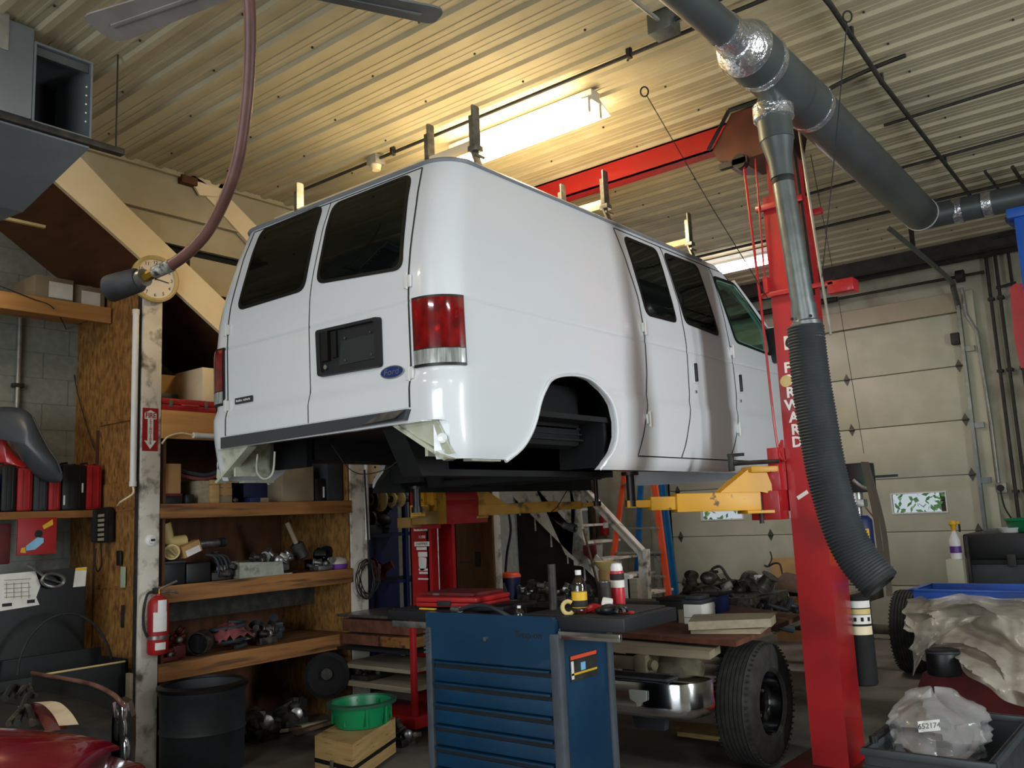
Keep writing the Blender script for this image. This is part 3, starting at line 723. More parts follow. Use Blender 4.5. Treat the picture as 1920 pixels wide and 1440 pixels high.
# ---- number plate recess with door handle, emblem and badge
dr = rear_doors[0]
pq = [rear(u, v) for u, v in ((598, 621), (717, 594), (720, 688), (602, 708))]
f = lambda a, b, off=.03: Vector((a, rearY(a, b)-off, b))
out_ = rp2(pq, .02, 4); inn = shrink(out_, .86); n = len(out_)
mb = MB(); P = [f(*q, .006) for q in out_]+[f(*q, .03) for q in shrink(out_, .985)]+[f(*q, .03) for q in inn]+[f(*q, .009) for q in shrink(inn, .98)]
mb.add(P, [(j*n+i, j*n+(i+1) % n, (j+1)*n+(i+1) % n, (j+1)*n+i) for j in range(3) for i in range(n)]+[[3*n+i for i in range(n)]])
plate = mb.build('plate_recess', mat('charcoal plate trim', '#1d2022', rough=.55), dr, smooth=30, fix=False)
bx = lambda fx, fz: (pq[3][0]+(pq[2][0]-pq[3][0])*fx, pq[3][1]+.01+(pq[0][1]-pq[3][1])*fz)
q = [bx(.33, .12), bx(.93, .12), bx(.93, .62), bx(.38, .62)]
MB().prism([f(*k, .0095) for k in q], (0, -.004, 0)).build('plate_panel', mat('plate panel grey', '#2e3335', rough=.4), dr, smooth=0)
for fx, fz in ((.45, .2), (.86, .2), (.45, .66), (.85, .66)): c = f(*bx(fx, fz), .014); MB().cyl(c, c-Vector((0, .006, 0)), .006, n=8).build('plate_screw', M['steel'], dr)
q = [bx(.09, .26), bx(.2, .26), bx(.2, .88), bx(.09, .88)]; MB().prism([f(*k, .012) for k in q], (0, -.02, 0)).build('handle', M['black'], dr, smooth=0)
q = [bx(.24, .3), bx(.32, .3), bx(.32, .85), bx(.24, .85)]; MB().prism([f(*k, .012) for k in q], (0, -.012, 0)).build('handle', M['black'], dr, smooth=0)
c = f(*bx(.13, .14), .014); MB().cyl(c, c-Vector((0, .01, 0)), .013, n=14).build('lock', M['chrome'], dr)
ex, ez = rear(738, 698); yy = rearY(ex, ez)-.009; dirx = Vector((1, 0, 0))
e1 = MB().lathe([(1, 0), (1, .004)], (ex, yy, ez), (0, -1, 0), n=36); e1.v = [Vector((ex+(q.x-ex)*.082, q.y, ez+(q.z-ez)*.032)) for q in e1.v]
em = e1.build('oval_emblem', M['chrome'], dr, smooth=30)
e1 = MB().lathe([(1, .004), (1, .0055)], (ex, yy, ez), (0, -1, 0), n=36); e1.v = [Vector((ex+(q.x-ex)*.075, q.y, ez+(q.z-ez)*.0265)) for q in e1.v]
e1.build('blue_field', mat('emblem blue', '#1b2f74', rough=.3, coat=.6), em, smooth=30)
mt = frame_mtx((ex, yy-.006, ez), (1, 0, 0), (0, 0, 1)) @ Matrix(((1, .25, 0, 0), (0, 1, 0, 0), (0, 0, 1, 0), (0, 0, 0, 1)))
MB().text('Ford', .045, mt, .0008, sx=1.25).build('lettering', M['chrome'], em, smooth=0, fix=False)
bxx, bz = rear(460, 750); yy = rearY(bxx, bz)-.009
bd_ = MB().box((bxx-.085, yy-.005, bz-.018), (bxx+.085, yy, bz+.018), .003).build('badge', mat('dark badge', '#33363a', rough=.4), rear_doors[1], smooth=30)
mb = MB()
for i in range(14):
    if i in (6,): continue
    mb.box((bxx-.07+i*.01, yy-.0062, bz-.006), (bxx-.07+i*.01+.006, yy-.005, bz+(.004 if i % 3 else .007)))
mb.build('worn_lettering', M['paper'], bd_, smooth=0)
# ---- drip rail, dark scuff strip, sills, gussets
mb = MB(); rr_ = ring(3.43, -.006, .0); pts = [q for q in rr_ if q.y < 3.45]
h_ = [q for q in ring(3.43, -.008, .002)][:75]; mb.tube([q for q in h_], .011, n=6); mb.tube([Vector((-q.x, q.y, q.z)) for q in h_], .011, n=6)
mb.build('drip_rail', mat('grey drip rail', '#8b9096', rough=.4, metal=.2), van, smooth=50)
mb = MB().prism([(-.80, -.03, 2.062), (.30, -.034, 2.07), (.74, -.045, 2.075), (.77, -.045, 2.125), (-.80, -.03, 2.128)], (0, .05, 0))
mb.build('bumper_scuff_strip', mat('grey scuff strip', '#3b4044', rough=.35, coat=.3), van, smooth=0)
MB().prism([(.45, -.05, 2.078), (.70, -.07, 2.085), (.76, -.055, 2.12), (.60, -.047, 2.125)], (0, .012, 0)).build('bent_steel_edge', M['steel'], van, smooth=0)
for s_ in (1, -1):
    g_ = MB().prism([(s_*.62, .03, 2.065), (s_*.90, .02, 2.065), (s_*.965, .05, 1.90), (s_*.93, .05, 1.90)], (0, .012, 0))
    g_.prism([(s_*.60, .02, 2.062), (s_*.64, .02, 2.062), (s_*.955, .03, 1.875), (s_*.93, .03, 1.868)], (0, .06, 0))
    g_.box((s_*.90, .2, 1.87), (s_*.955, .42, 1.885)).box((s_*.78, .06, 1.9), (s_*.80, .30, 2.1))
    g_.build('corner_gusset', M['vanin'], van, smooth=0)
    MB().lathe([(.02, 0), (.024, .004), (.018, .006), (.001, .006)], cpos(1.975, .10, .0).xyz*1 if s_ > 0 else (-cpos(1.975, .10, 0).x, cpos(1.975, .10, 0).y, 1.975), (s_*.6, -.8, 0)).build('stamped_plug', M['van'], van)
# ---- underside
MB().prism([(-.955, a, b) for a, b in ((1.295, 1.80), (1.31, 1.84), (1.345, 1.89), (1.405, 1.95), (1.445, 2.03), (1.445, 2.14), (4.0, 2.14), (4.0, 1.80))], (.06, 0, 0)).build('inner_sill_liner', M['under'], van, smooth=0)
mb = MB().box((-.95, .12, 2.12), (.95, 4.9, 2.15))
mb.box((.30, .40, 1.835), (.60, 2.02, 2.12), .02).box((-.55, 2.02, 2.02), (.55, 4.6, 2.12), .02)
for s_ in (1, -1):
    mb.prism([(s_*.46, (.22 if s_ > 0 else 1.5), 1.82), (s_*.46, 2.02, 1.82), (s_*.46, 2.02, 2.12), (s_*.46, (.05 if s_ > 0 else 1.4), 2.12)], (s_*.14, 0, 0)).box((s_*.46, 2.02, 1.96), (s_*.60, 4.8, 2.1), .01).box((s_*.60, .50, 1.98), (s_*.78, 1.42, 2.36), .06).box((s_*.60, 1.42, 1.86), (s_*.93, 1.46, 2.14))
    mb.box((s_*.60, .44, 1.95), (s_*.93, .48, 2.14))
for y in (1.5, 1.9): mb.box((-.58, y, 1.815), (.58, y+.07, 1.86), .01)
for k in range(5): mb.box((.62, .55, 2.02+.035*k), (.8-.01*k, 1.4, 2.03+.035*k))
mb.build('underbody', M['under'], van, smooth=30)
MB().tube(spline([(-.62, .1, 2.02), (-.60, .08, 1.92), (-.53, .08, 1.87), (-.45, .08, 1.90), (-.43, .08, 2.02)], 6), .006).build('hanging_cable', M['vanin'], van)
MB().tube(spline([(-.2, .3, 2.05), (-.05, .3, 1.9), (.1, .3, 1.86), (.25, .35, 1.9), (.38, .4, 2.03)], 6), .003).build('hanging_wire', M['rubber'], van)
# ---- inside, seen through the glass
mb = MB().box((.25, 3.0, 2.2), (.75, 3.45, 2.5), .06).box((.25, 2.93, 2.45), (.75, 3.08, 3.0), .06).box((.38, 2.95, 3.02), (.62, 3.05, 3.2), .04)
mb.build('front_seat', mat('grey seat cloth', '#6f7778', rough=.85), van); mb = MB()
mb.box((-.75, 3.0, 2.2), (-.25, 3.45, 2.5), .06).box((-.75, 2.93, 2.45), (-.25, 3.08, 3.0), .06)
mb.build('front_seat', mat('grey seat cloth', '#6f7778', rough=.85), van)
sw = MB().tube([Vector((.45+.0, 3.95, 2.98))+Vector((.19*math.cos(a), .075*math.sin(a), .17*math.sin(a))) for a in [2*PI*i/24 for i in range(24)]], .016, closed=True).cyl((.45, 3.95, 2.98), (.45, 4.1, 2.8), .03)
sw.box((.29, 3.93, 2.96), (.61, 3.97, 3.00), .01).build('steering_wheel', mat('steering wheel grey', '#4f5656', rough=.5), van)
MB().box((-.85, 4.0, 2.45), (.85, 4.4, 2.84), .06).build('dashboard', mat('dashboard grey', '#8f9a98', rough=.7), van)
# perforated bulkhead
mb = MB(); px_, pz = -.1, 2.75
mb.box((-.85, 2.56, 2.15), (.30, 2.575, 3.4)).box((.80, 2.56, 2.15), (.86, 2.575, 3.4)).box((.30, 2.56, 2.15), (.80, 2.575, 2.78)).box((.30, 2.56, 3.18), (.80, 2.575, 3.4))
cell = .05
for i in range(10):
    for j in range(8):
        cx, cz = .30+cell*(i+.5), 2.78+cell*(j+.5); O = [(cx+cell/2*a, 2.56, cz+cell/2*b) for a, b in ((1, 0), (1, 1), (0, 1), (-1, 1), (-1, 0), (-1, -1), (0, -1), (1, -1))]
        I = [(cx+.018*math.cos(PI/4*k), 2.56, cz+.018*math.sin(PI/4*k)) for k in range(8)]
        mb.add(O+I, [(k, (k+1) % 8, 8+(k+1) % 8, 8+k) for k in range(8)])
mb.build('perforated_bulkhead', mat('bulkhead grey', '#3d4544', rough=.6), van, smooth=0, fix=False)
# ---- front: mirror, grille, lamps
mb = MB().box((.95, 3.93, 2.74), (1.22, 4.01, 3.04), .03).box((.9, 4.0, 2.80), (1.0, 4.04, 2.86), .01); mb.build('door_mirror', M['black'], van)
MB().box((-.55, 5.17, 2.35), (.55, 5.21, 2.6), .01).build('grille', M['black'], van)
for s_ in (1, -1): MB().box((s_*.6, 5.14, 2.36), (s_*.9, 5.2, 2.6), .02).build('headlamp', M['tailw'], van)
zw = [2.985+.0433*i for i in range(10)]; R_ = [ring(z)[79:118] for z in zw]; n = len(R_[0])
MB().add([p_ for r in R_ for p_ in r], [(j*n+i, j*n+i+1, (j+1)*n+i+1, (j+1)*n+i) for j in range(9) for i in range(n-1)]).build('windscreen', M['g_side'], van, smooth=60, fix=False)
for s_ in (1, -1): MB().tube([Vector((s_*(W_(z)-.03), interp([(2.985, 4.12), (3.375, 3.52)], z)+.02, z)) for z in zw], .022).build('windscreen_pillar', M['van'], van)

# ---- ladder rack bars on the roof: one thing each
def rack(y, label, mid=True, left=True):
    t = thing('roof_rack_bar', label, 'roof rack', (0, y, 3.47), 'roof rack bars across the van')
    MB().box((-.86, y-.02, 3.55), (.86, y+.02, 3.595), .004).build('cross_bar', M['cream'], t, smooth=30)
    for s_ in (1, -1):
        MB().prism([(s_*.90, y-.025, 3.44), (s_*.90, y+.025, 3.44), (s_*.86, y+.03, 3.56), (s_*.86, y-.03, 3.56)], (-s_*.012, 0, 0)).box((s_*.84, y-.03, 3.53), (s_*.90, y+.03, 3.56), .004).cyl((s_*.895, y-.04, 3.50), (s_*.895, y+.04, 3.50), .008, n=8).build('clamp', M['steel'], t)
    def upr(x, w, h):
        q = roundpoly([(x, y-w/2, 3.56), (x, y-w/2, h), (x, y+w/2, h), (x, y+w/2, 3.56)], [0, .012, .012, 0], 3)
        mbb = MB().prism(q, (.008, 0, 0)); mbb.box((x, y-w/2, 3.56), (x-.02, y-w/2+.004, h-.06)); mbb.build('upright', M['steel'], t, smooth=30)
    upr(.875, .06, 3.79)
    if mid: upr(.54, .055, 3.79)
    if left: upr(-.62, .055, 3.77)
rack(.42, 'rearmost roof rack bar with three steel uprights, nearest the tail of the van')
rack(1.70, 'middle roof rack bar with steel uprights on the van roof')
rack(2.86, 'front roof rack bar with one steel upright showing above the side windows', mid=False)

# ================================================================== TWO-POST LIFT (columns, beam, arms move together when bolted: one thing)
lift = thing('two_post_lift', 'red two-post vehicle lift holding the white van, with yellow swing arms', 'vehicle lift', (0, 2.65, 0))
# right column
mb = MB().prism([(1.60, 2.50, .02), (1.82, 2.50, .02), (1.82, 2.80, .02), (1.60, 2.80, .02), (1.60, 2.74, .02), (1.612, 2.74, .02), (1.612, 2.785, .02), (1.805, 2.785, .02), (1.805, 2.515, .02), (1.612, 2.515, .02), (1.612, 2.56, .02), (1.60, 2.56, .02)], (0, 0, 3.6))
mb.box((1.64, 2.52, 3.55), (1.80, 2.535, 4.2)).box((1.785, 2.52, 3.55), (1.80, 2.77, 4.2)).box((1.64, 2.755, 3.55), (1.80, 2.77, 4.2))
col = mb.build('column', M['red'], lift, smooth=0)
MB().box((1.45, 2.36, 0), (1.98, 2.95, .02), .004).build('base_plate', M['dred'], lift)
for z in (3.50, 3.60): pass
MB().box((1.56, 2.455, 3.52), (1.88, 2.50, 3.56), .004).box((1.56, 2.8, 3.52), (1.88, 2.845, 3.56), .004).build('splice_flange', M['red'], lift)
MB().box((1.55, 2.46, 2.935), (2.02, 2.50, 2.965), .004).box((1.57, 2.455, 2.965), (1.60, 2.50, 3.07)).build('bracket', M['red'], lift)
MB().box((1.98, 2.46, 2.88), (2.14, 2.58, 2.96), .006).build('limit_switch_box', M['red'], lift)
# pulley cover on top
q = [(1.31, 4.02), (1.35, 3.93), (1.51, 3.885), (1.80, 3.90), (1.84, 4.05), (1.82, 4.22), (1.47, 4.235)]
MB().prism([(a, 2.42, b) for a, b in q], (0, .36, 0)).build('pulley_cover', mat('brown orange cover', '#4f2416', '#5e2c1a', rough=.5, scale=6), lift, smooth=0)
q2 = [(1.29, 4.02), (1.46, 4.25), (1.84, 4.25)]
mb = MB()
for a, b in zip(q2, q2[1:]): mb.tube([(a[0], 2.40, a[1]), (b[0], 2.40, b[1])], .016, n=4)
mb.build('cover_rim', M['black'], lift, smooth=0)
MB().box((1.36, 2.40, 3.86), (1.56, 2.44, 3.90)).cyl((1.5, 2.40, 3.88), (1.5, 2.46, 3.88), .05, n=16).build('pulley', M['black'], lift)
mb = MB().box((-1.74, 2.56, 4.08), (1.40, 2.575, 4.25)).box((-1.74, 2.56, 4.235), (1.40, 2.68, 4.25)).box((-1.74, 2.56, 4.08), (1.40, 2.68, 4.092))
mb.build('cross_beam', M['red'], lift, smooth=0)
# cables of the right column
for nm, pts, r, m_ in (('cable', [(1.52, 2.43, 3.88), (1.55, 2.44, 2.9), (1.575, 2.44, 2.0), (1.62, 2.44, 1.86)], .009, 'rfend'), ('cable', [(1.60, 2.44, 3.88), (1.585, 2.46, 3.2), (1.58, 2.46, 2.96)], .006, 'rfend'),
                       ('hydraulic_hose', [(1.84, 2.49, 4.0), (1.86, 2.49, 3.5), (1.88, 2.49, 2.9)], .014, 'rubber'), ('steel_tube', [(1.90, 2.46, 4.05), (1.93, 2.46, 3.4), (1.975, 2.46, 2.62)], .009, 'lcond')):
    MB().tube(spline(pts, 6), r).build(nm, M[m_], lift)
# left column, open towards the van
mb = MB().box((-1.81, 2.50, .01), (-1.60, 2.512, 4.2)).box((-1.81, 2.50, .01), (-1.795, 2.86, 4.2)).box((-1.81, 2.848, .01), (-1.60, 2.86, 4.2)).box((-1.612, 2.50, .01), (-1.60, 2.55, 4.2)).box((-1.612, 2.81, .01), (-1.60, 2.86, 4.2))
mb.build('column', M['red'], lift, smooth=0)
MB().box((-1.98, 2.36, 0), (-1.45, 2.98, .02), .004).build('base_plate', M['dred'], lift)
MB().cyl((-1.63, 2.66, .1), (-1.63, 2.66, 3.9), .006).build('cable', M['steel'], lift)
MB().box((-1.94, 2.42, 4.15), (-1.55, 2.78, 4.25)).build('pulley_cover', M['dred'], lift)
# carriages
MB().box((1.40, 2.36, 1.50), (1.59, 2.50, 1.68), .004).box((1.52, 2.40, 1.55), (1.59, 2.9, 1.95), .004).box((1.44, 2.38, 1.68), (1.60, 2.49, 1.80), .004).prism([(1.50, 2.45, 1.80), (1.60, 2.45, 1.80), (1.60, 2.45, 2.0)], (0, .04, 0)).build('carriage', M['red'], lift)
MB().box((-1.60, 2.34, 1.52), (-1.40, 2.46, 1.84), .004).box((-1.40, 2.30, 1.55), (-1.34, 3.0, 1.75), .004).box((-1.6, 2.52, 1.57), (-1.4, 2.84, 1.74), .004).prism([(-1.34, 2.45, 1.75), (-1.34, 2.9, 1.75), (-1.34, 2.84, 1.84), (-1.34, 2.5, 1.84)], (-.14, 0, 0)).build('carriage', M['rfend'], lift)
# arms
def arm(p0, p1, mat_, split=.68, h=.115, name='swing_arm'):
    p0, p1 = Vector(p0), Vector(p1); d = p1-p0; L_ = d.length; fm = frame_mtx(p0, d, Vector((0, 0, 1)).cross(d)); mb = MB(fm)
    mb.box((0, -.07, -h/2), (L_*split, .07, h/2), .006).box((L_*.3, -.055, -h*.36), (L_*.88, .055, h*.36), .004).box((L_*.5, -.035, -h*.2), (L_+.05, .035, h*.2), .004)
    a = mb.build(name, M[mat_], lift)
    mb = MB(fm).prism([(0, -.066, h/2), (.26, -.066, h/2), (.06, -.066, h/2+.15), (-.04, -.066, h/2+.15), (-.10, -.066, h/2-.02)], (0, .02, 0)).prism([(0, .046, h/2), (.26, .046, h/2), (.06, .046, h/2+.15), (-.04, .046, h/2+.15), (-.10, .046, h/2-.02)], (0, .02, 0)).box((-.12, -.09, h/2+.12), (.06, .09, h/2+.16), .01).box((-.12, -.09, -h/2-.02), (.1, .09, -h/2), .004)
    mb.build('arm_gusset', M[mat_], a)
    return a
def pad(p, z0, z1, r=.022):
    mb = MB().cyl((p[0], p[1], z0), (p[0], p[1], z1), r, n=14).cyl((p[0], p[1], z1-.02), (p[0], p[1], z1), .055, n=16).cyl((p[0], p[1], z0-.01), (p[0], p[1], z0+.03), .04, n=14)
    mb.build('lift_pad', M['black'], lift)
arm((1.44, 2.37, 1.62), (.88, 1.80, 1.635), 'yellow'); pad((.87, 1.79), 1.63, 1.835, .026)
arm((-1.40, 2.92, 1.655), (-.62, 3.63, 1.665), 'ybrown', h=.095); pad((-.60, 3.63), 1.66, 1.90, .018)
arm((-1.50, 2.36, 1.66), (-.86, 1.64, 1.66), 'ybrown', h=.1); pad((-.80, 1.58), 1.66, 1.84, .03)
arm((1.45, 2.9, 1.63), (.95, 3.7, 1.64), 'yellow')
MB().box((-1.14, 1.86, 1.56), (-.98, 2.0, 1.66), .008).box((-1.28, 1.84, 1.54), (-1.15, 1.98, 1.62), .008).build('rubber_block', mat('worn tan pad', '#8a6a35', rough=.8), lift)
a, b = at(790, 984, y=2.2), at(820, 918, y=2.2); ab = MB().box((a.x, 2.17, a.z), (b.x, 2.30, b.z), .006).build('arm_end_bracket', M['ybrown'], lift)
for u in (796, 814): p_ = at(u, 916, y=2.165); q_ = at(u, 958, y=2.165); MB().box((p_.x-.018, 2.13, q_.z), (p_.x+.018, 2.17, p_.z), .003).build('bracket_rib', M['yellow'], ab)
# small lock rod with T handle on the right carriage
MB().tube([(1.62, 2.34, 1.86), (1.36, 2.34, 1.865), (1.32, 2.34, 1.865)], .014).cyl((1.30, 2.34, 1.82), (1.30, 2.34, 1.92), .02).box((1.28, 2.33, 1.91), (1.39, 2.35, 1.93)).build('lock_rod', M['dsteel'], lift)
MB().cyl((1.47, 2.35, 1.48), (1.47, 2.35, 1.75), .014).build('pivot_pin', M['dsteel'], lift)
# lettering down the right column
fr_ = lambda x, z: frame_mtx((x, 2.4985, z), (1, 0, 0), (0, 0, 1))
mb = MB()
for i, ch in enumerate('FORWARD'):
    p_ = at(1476+i*3.1, 690+i*23.2, y=2.498); mb.text(ch, .092, fr_(max(p_.x, 1.655), p_.z), .0008, bold=.003)
mb.build('lettering', M['white'], col, smooth=0, fix=False)
c = at(1479, 714, y=2.497); MB().lathe([(.001, 0), (.038, 0), (.038, .0012), (.001, .0012)], (c.x-.02, 2.4985, c.z), (0, -1, 0), n=20).build('gold_emblem', M['beige'], col, smooth=0)
c = at(1480, 642, y=2.497); MB().box((c.x-.035, 2.4975, c.z-.045), (c.x+.035, 2.4995, c.z+.045)).build('number_plate', M['paper'], col, smooth=0)
MB().text('6', .09, frame_mtx((c.x-.005, 2.4965, c.z), (1, 0, 0), (0, 0, 1)), .0006, bold=.004).build('number', M['ink'], col, smooth=0, fix=False)
MB(frame_mtx(at(1505, 928, y=2.498), (.9, 0, .5), (-.5, 0, .9))).box((-.04, -.012, 0), (.04, .012, .002)).build('torn_sticker', M['paper'], col, smooth=0)
# stickers down the left column
stk = thing('_', '', '', (0, 0, 0)); ALL.remove(stk); bpy.data.objects.remove(stk)
lc = [o for o in ALL if o.name.startswith('column')][-1]
def sticker(u0, v0, u1, v1, name, m_='paper'):
    a, b = at(u0, v0, y=2.498), at(u1, v1, y=2.498); return MB().box((a.x, 2.4965, a.z), (b.x, 2.4995, b.z)).build(name, M[m_], lc, smooth=0)
sticker(776, 986, 801, 995, 'sticker'); sticker(777, 1016, 805, 1024, 'sticker'); sticker(781, 1026, 800, 1031, 'sticker'); sticker(784, 1035, 801, 1044, 'sticker')
c = at(792, 1055, y=2.4965)
MB().prism(roundpoly([(c.x-.045, 2.4985, c.z-.03), (c.x-.02, 2.4985, c.z-.075), (c.x+.04, 2.4985, c.z-.05), (c.x+.05, 2.4985, c.z+.04), (c.x-.045, 2.4985, c.z+.05)], .02), (0, -.002, 0)).build('crest_sticker', M['paper'], lc, smooth=0)
sticker(785, 1066, 802, 1070, 'sticker'); sticker(786, 1072, 802, 1076, 'sticker'); sticker(784, 1084, 803, 1087, 'sticker')
def ltext(s, u, v, size, m_='ink', sx=1): c = at(u, v, y=2.495); MB().text(s, size, frame_mtx((c.x, 2.4958, c.z), (1, 0, 0), (0, 0, 1)), .0005, sx=sx).build('lettering', M[m_], lc, smooth=0, fix=False)
ltext('ARP', 789, 990.5, .05, 'ink', 1.3); ltext('HAMMER', 791, 1020, .034); ltext('1100', 791, 1007, .035, 'paper', 1.2)

# ================================================================== CEILING THINGS
E1 = emis('warm tube glow', '#ffd08a', 30); E2 = emis('pink white tube glow', '#ffd6e0', 20)
def fixture(x0, x1, y, label, glow, power, col, sp=None, z0=4.25):
    t = thing('fluorescent_light', label, 'ceiling light', ((x0+x1)/2, y, z0))
    MB().box((x0, y-.05, z0-.075), (x1, y+.05, z0), .006).build('housing', M['white'], t)
    for s_ in (-1, 1):
        MB().prism([(x0, y+s_*.05, z0-.055), (x0, y+s_*.17, z0-.115), (x0, y+s_*.172, z0-.11), (x0, y+s_*.05, z0-.045)], (x1-x0, 0, 0)).build('reflector', M['white'], t, smooth=0)
        for xx in (x0+.01, x1-.03): MB().box((xx, y+s_*.065-.014, z0-.16), (xx+.02, y+s_*.065+.014, z0-.05), .003).build('lamp_holder', M['white'], t)
        MB().cyl((x0+.03, y+s_*.065, z0-.135), (x1-.03, y+s_*.065, z0-.135), .019, n=12).build('tube', glow, t)
    l = bpy.data.lights.new('tube_light', 'AREA'); l.shape = 'RECTANGLE'; l.size = x1-x0-.1; l.size_y = .2; l.energy = power; l.color = col
    o = bpy.data.objects.new('tube_light', l); COL.objects.link(o); o.parent = t; o.location = (0, 0, -.165)
    # light escaping upwards past the open reflector, onto the ceiling
    if sp:
        for s_ in (-1, 1):
            l = bpy.data.lights.new('tube_uplight', 'AREA'); l.shape = 'RECTANGLE'; l.size = x1-x0-.1; l.size_y = .05; l.energy = sp; l.color = col
            o = bpy.data.objects.new('tube_uplight', l); COL.objects.link(o); o.parent = t; o.location = (0, s_*.2, -.13); o.rotation_euler = (PI-s_*-.9 if False else PI+s_*.75, 0, 0)
    return t
fixture(-.27, .96, 1.52, 'bright warm fluorescent fixture directly above the rear of the van', E1, 48, (1, .78, .46), 12)
fixture(-.85, .40, 5.72, 'pinkish white fluorescent fixture farther back by the red column', E2, 40, (1, .92, .92), 2.5)
fixture(.9, 2.15, -4.3, 'added unseen white fixture behind the viewpoint, fill light for the van tail', E2, 85, (.93, .96, 1))  # added lamp out of view, makes up for weaker daylight on the van tail
fixture(4.4, 5.65, -2.2, 'added unseen white fixture to the right of the viewpoint, for fill light', E2, 60, (.95, .97, 1))  # added lamp out of view, only for its fill light
fixture(-2.0, -.75, -2.6, 'added unseen warm fixture over the left bay, for fill light', E1, 30, (1, .86, .66), 2)  # added lamp out of view, warm fill from the left

def conduit(name, pts, r, m_, label, cat='conduit', clips=(), n=8):
    t = thing(name, label, cat, tuple(Vector(pts[0])))
    MB().tube(pts, r, n=n).build('tube', M[m_], t)
    for c in clips: c = Vector(c); MB().box(c-Vector((.012, .02, .018)), c+Vector((.012, .015, 4.265-c.z))).build('clip', M['dsteel'], t, smooth=0)
    return t
conduit('conduit', [(-1.6, 1.24, 4.22), (2.6, 1.24, 4.22)], .012, 'pipe', 'long dark conduit running across the ceiling above the fluorescent light', clips=[(1.38, 1.24, 4.22), (-.6, 1.24, 4.22)])
conduit('conduit', [(2.46, -3, 4.2), (2.46, 1.5, 4.2), (2.40, 2.6, 4.2), (2.33, 5.6, 4.2)], .016, 'pipe', 'dark pipe along the ceiling right of the big grey exhaust duct', clips=[(2.40, 2.6, 4.2), (2.44, 1.9, 4.2), (2.36, 4.4, 4.2)])
conduit('conduit', [(1.15, 4.35, 4.22), (2.0, 4.3, 4.22), (3.4, 4.25, 4.22)], .012, 'pipe', 'dark conduit crossing the ceiling beyond the lift head')
conduit('conduit', [(2.2, 3.35, 4.22), (3.4, 3.3, 4.22)], .012, 'pipe', 'thin dark conduit crossing to the right of the grey duct')
conduit('conduit', spline([(1.85, 2.62, 4.15), (2.0, 2.5, 4.17), (2.15, 2.45, 4.2), (2.42, 2.42, 4.22), (2.6, 2.40, 4.22)], 5), .014, 'pipe', 'dark hose bending from the lift head to the ceiling pipe')
conduit('conduit', [(-.3, 5.3, 4.2), (1.3, 5.3, 4.2), (2.9, 5.3, 4.2)], .014, 'pipe', 'dark conduit crossing the ceiling just past the second fluorescent light')
conduit('conduit', [(2.55, 4.9, 4.22), (2.55, 7.0, 4.22), (2.2, 7.1, 4.22)], .012, 'pipe', 'dark conduit running to the front wall over the garage door corner')
conduit('conduit', [(2.75, 4.9, 4.20), (2.73, 7.3, 4.20), (2.1, 7.35, 4.2)], .016, 'pipe', 'outer dark conduit running to the front wall over the garage door corner')
# junction boxes
t = thing('junction_box', 'grey metal junction box on the ceiling beside the exhaust duct', 'electrical box', (1.55, .95, 4.15))
c = at(1245, 55, z=4.18); MB().box(c+Vector((-.07, -.06, -.03)), c+Vector((.07, .06, .085)), .006).build('box', M['galv'], t); MB().tube([c+Vector((0, -.06, .03)), c+Vector((-.02, -.5, .05)), c+Vector((-.08, -1.4, .06))], .012).build('conduit_stub', M['lcond'], t)
MB().tube([c+Vector((.07, 0, .03)), c+Vector((.4, .02, .05))], .012).build('conduit_stub', M['pipe'], t)
c = at(705, 305, z=4.2); t = thing('lamp_socket', 'small white lamp holder on the ceiling left of the bright light', 'lamp holder', tuple(c))
MB().box(c+Vector((-.05, -.05, -.02)), c+Vector((.05, .05, .05)), .01).build('base', M['lcond'], t); MB().cyl(c+Vector((.0, 0, -.06)), c+Vector((0, 0, -.02)), .03, .04).build('socket', M['cream'], t)
# hanging wires with eyelets
def wire(a, b, label):
    a, b = Vector(a), Vector(b); t = thing('hanging_wire', label, 'wire', tuple(b))
    e = (b-a).normalized(); R = frame_mtx(a-e*.03, AR, AU)
    MB(R).tube([(.024*math.cos(k), .03*math.sin(k), 0) for k in [2*PI*i/14 for i in range(14)]], .005, n=6, closed=True).build('eyelet', M['rubber'], t)
    MB().tube([a, (a+b)/2+Vector((0, 0, -.02)), b], .003, n=5).build('strand', M['rubber'], t)
wire(at(1213, 180, z=4.1), at(1440, 560, y=2.4), 'thin slanting wire with a ring in front of the red cross beam')
wire(at(1588, 42, z=4.15), at(1541, 520, x=2.1), 'thin wire hanging from the ceiling pipe beside the grey duct')

t = tag(MB().tube([at(1520, 290, z=4.2), at(1572, 560, y=6), at(1620, 850, y=6.2)], .003, n=5).build('pull_cord', M['rubber']), 'thin cord hanging down in front of the garage door', 'cord')

# grey exhaust duct with branch and flexible hose
ex = thing('exhaust_duct', 'large grey exhaust extraction duct under the ceiling with foil taped joints', 'duct', (2.12, 1.6, 3.92))
X, Z = 2.12, 3.93
MB().cyl((X-.06, -3.5, Z), (X, 1.0, Z), .082, n=28).build('small_pipe', M['duct'], ex)
MB().lathe([(.084, 0), (.10, .02), (.145, .13), (.145, .30)], (X, 1.0, Z), (0, 1, 0), n=32).build('reducer', M['duct'], ex)
MB().cyl((X, 1.28, Z), (X, 2.05, Z), .143, n=32).build('tee_body', M['duct'], ex)
MB().cyl((X, 2.02, Z), (X-.05, 4.72, Z), .138, n=32).build('large_pipe', M['duct'], ex)
MB().lathe([(.094, 0), (.108, .01), (.152, .115), (.150, .13)], (X, 1.005, Z), (0, 1, 0), n=32).build('foil_tape', M['foil'], ex)
for y, r, wd in ((.87, .090, .14), (1.30, .15, .05), (2.02, .147, .05)): MB().lathe([(r-.012, -.001), (r, 0), (r+.002, wd/2), (r, wd), (r-.012, wd+.001)], (X, y, Z), (0, 1, 0), n=32).build('foil_tape', M['foil'], ex)
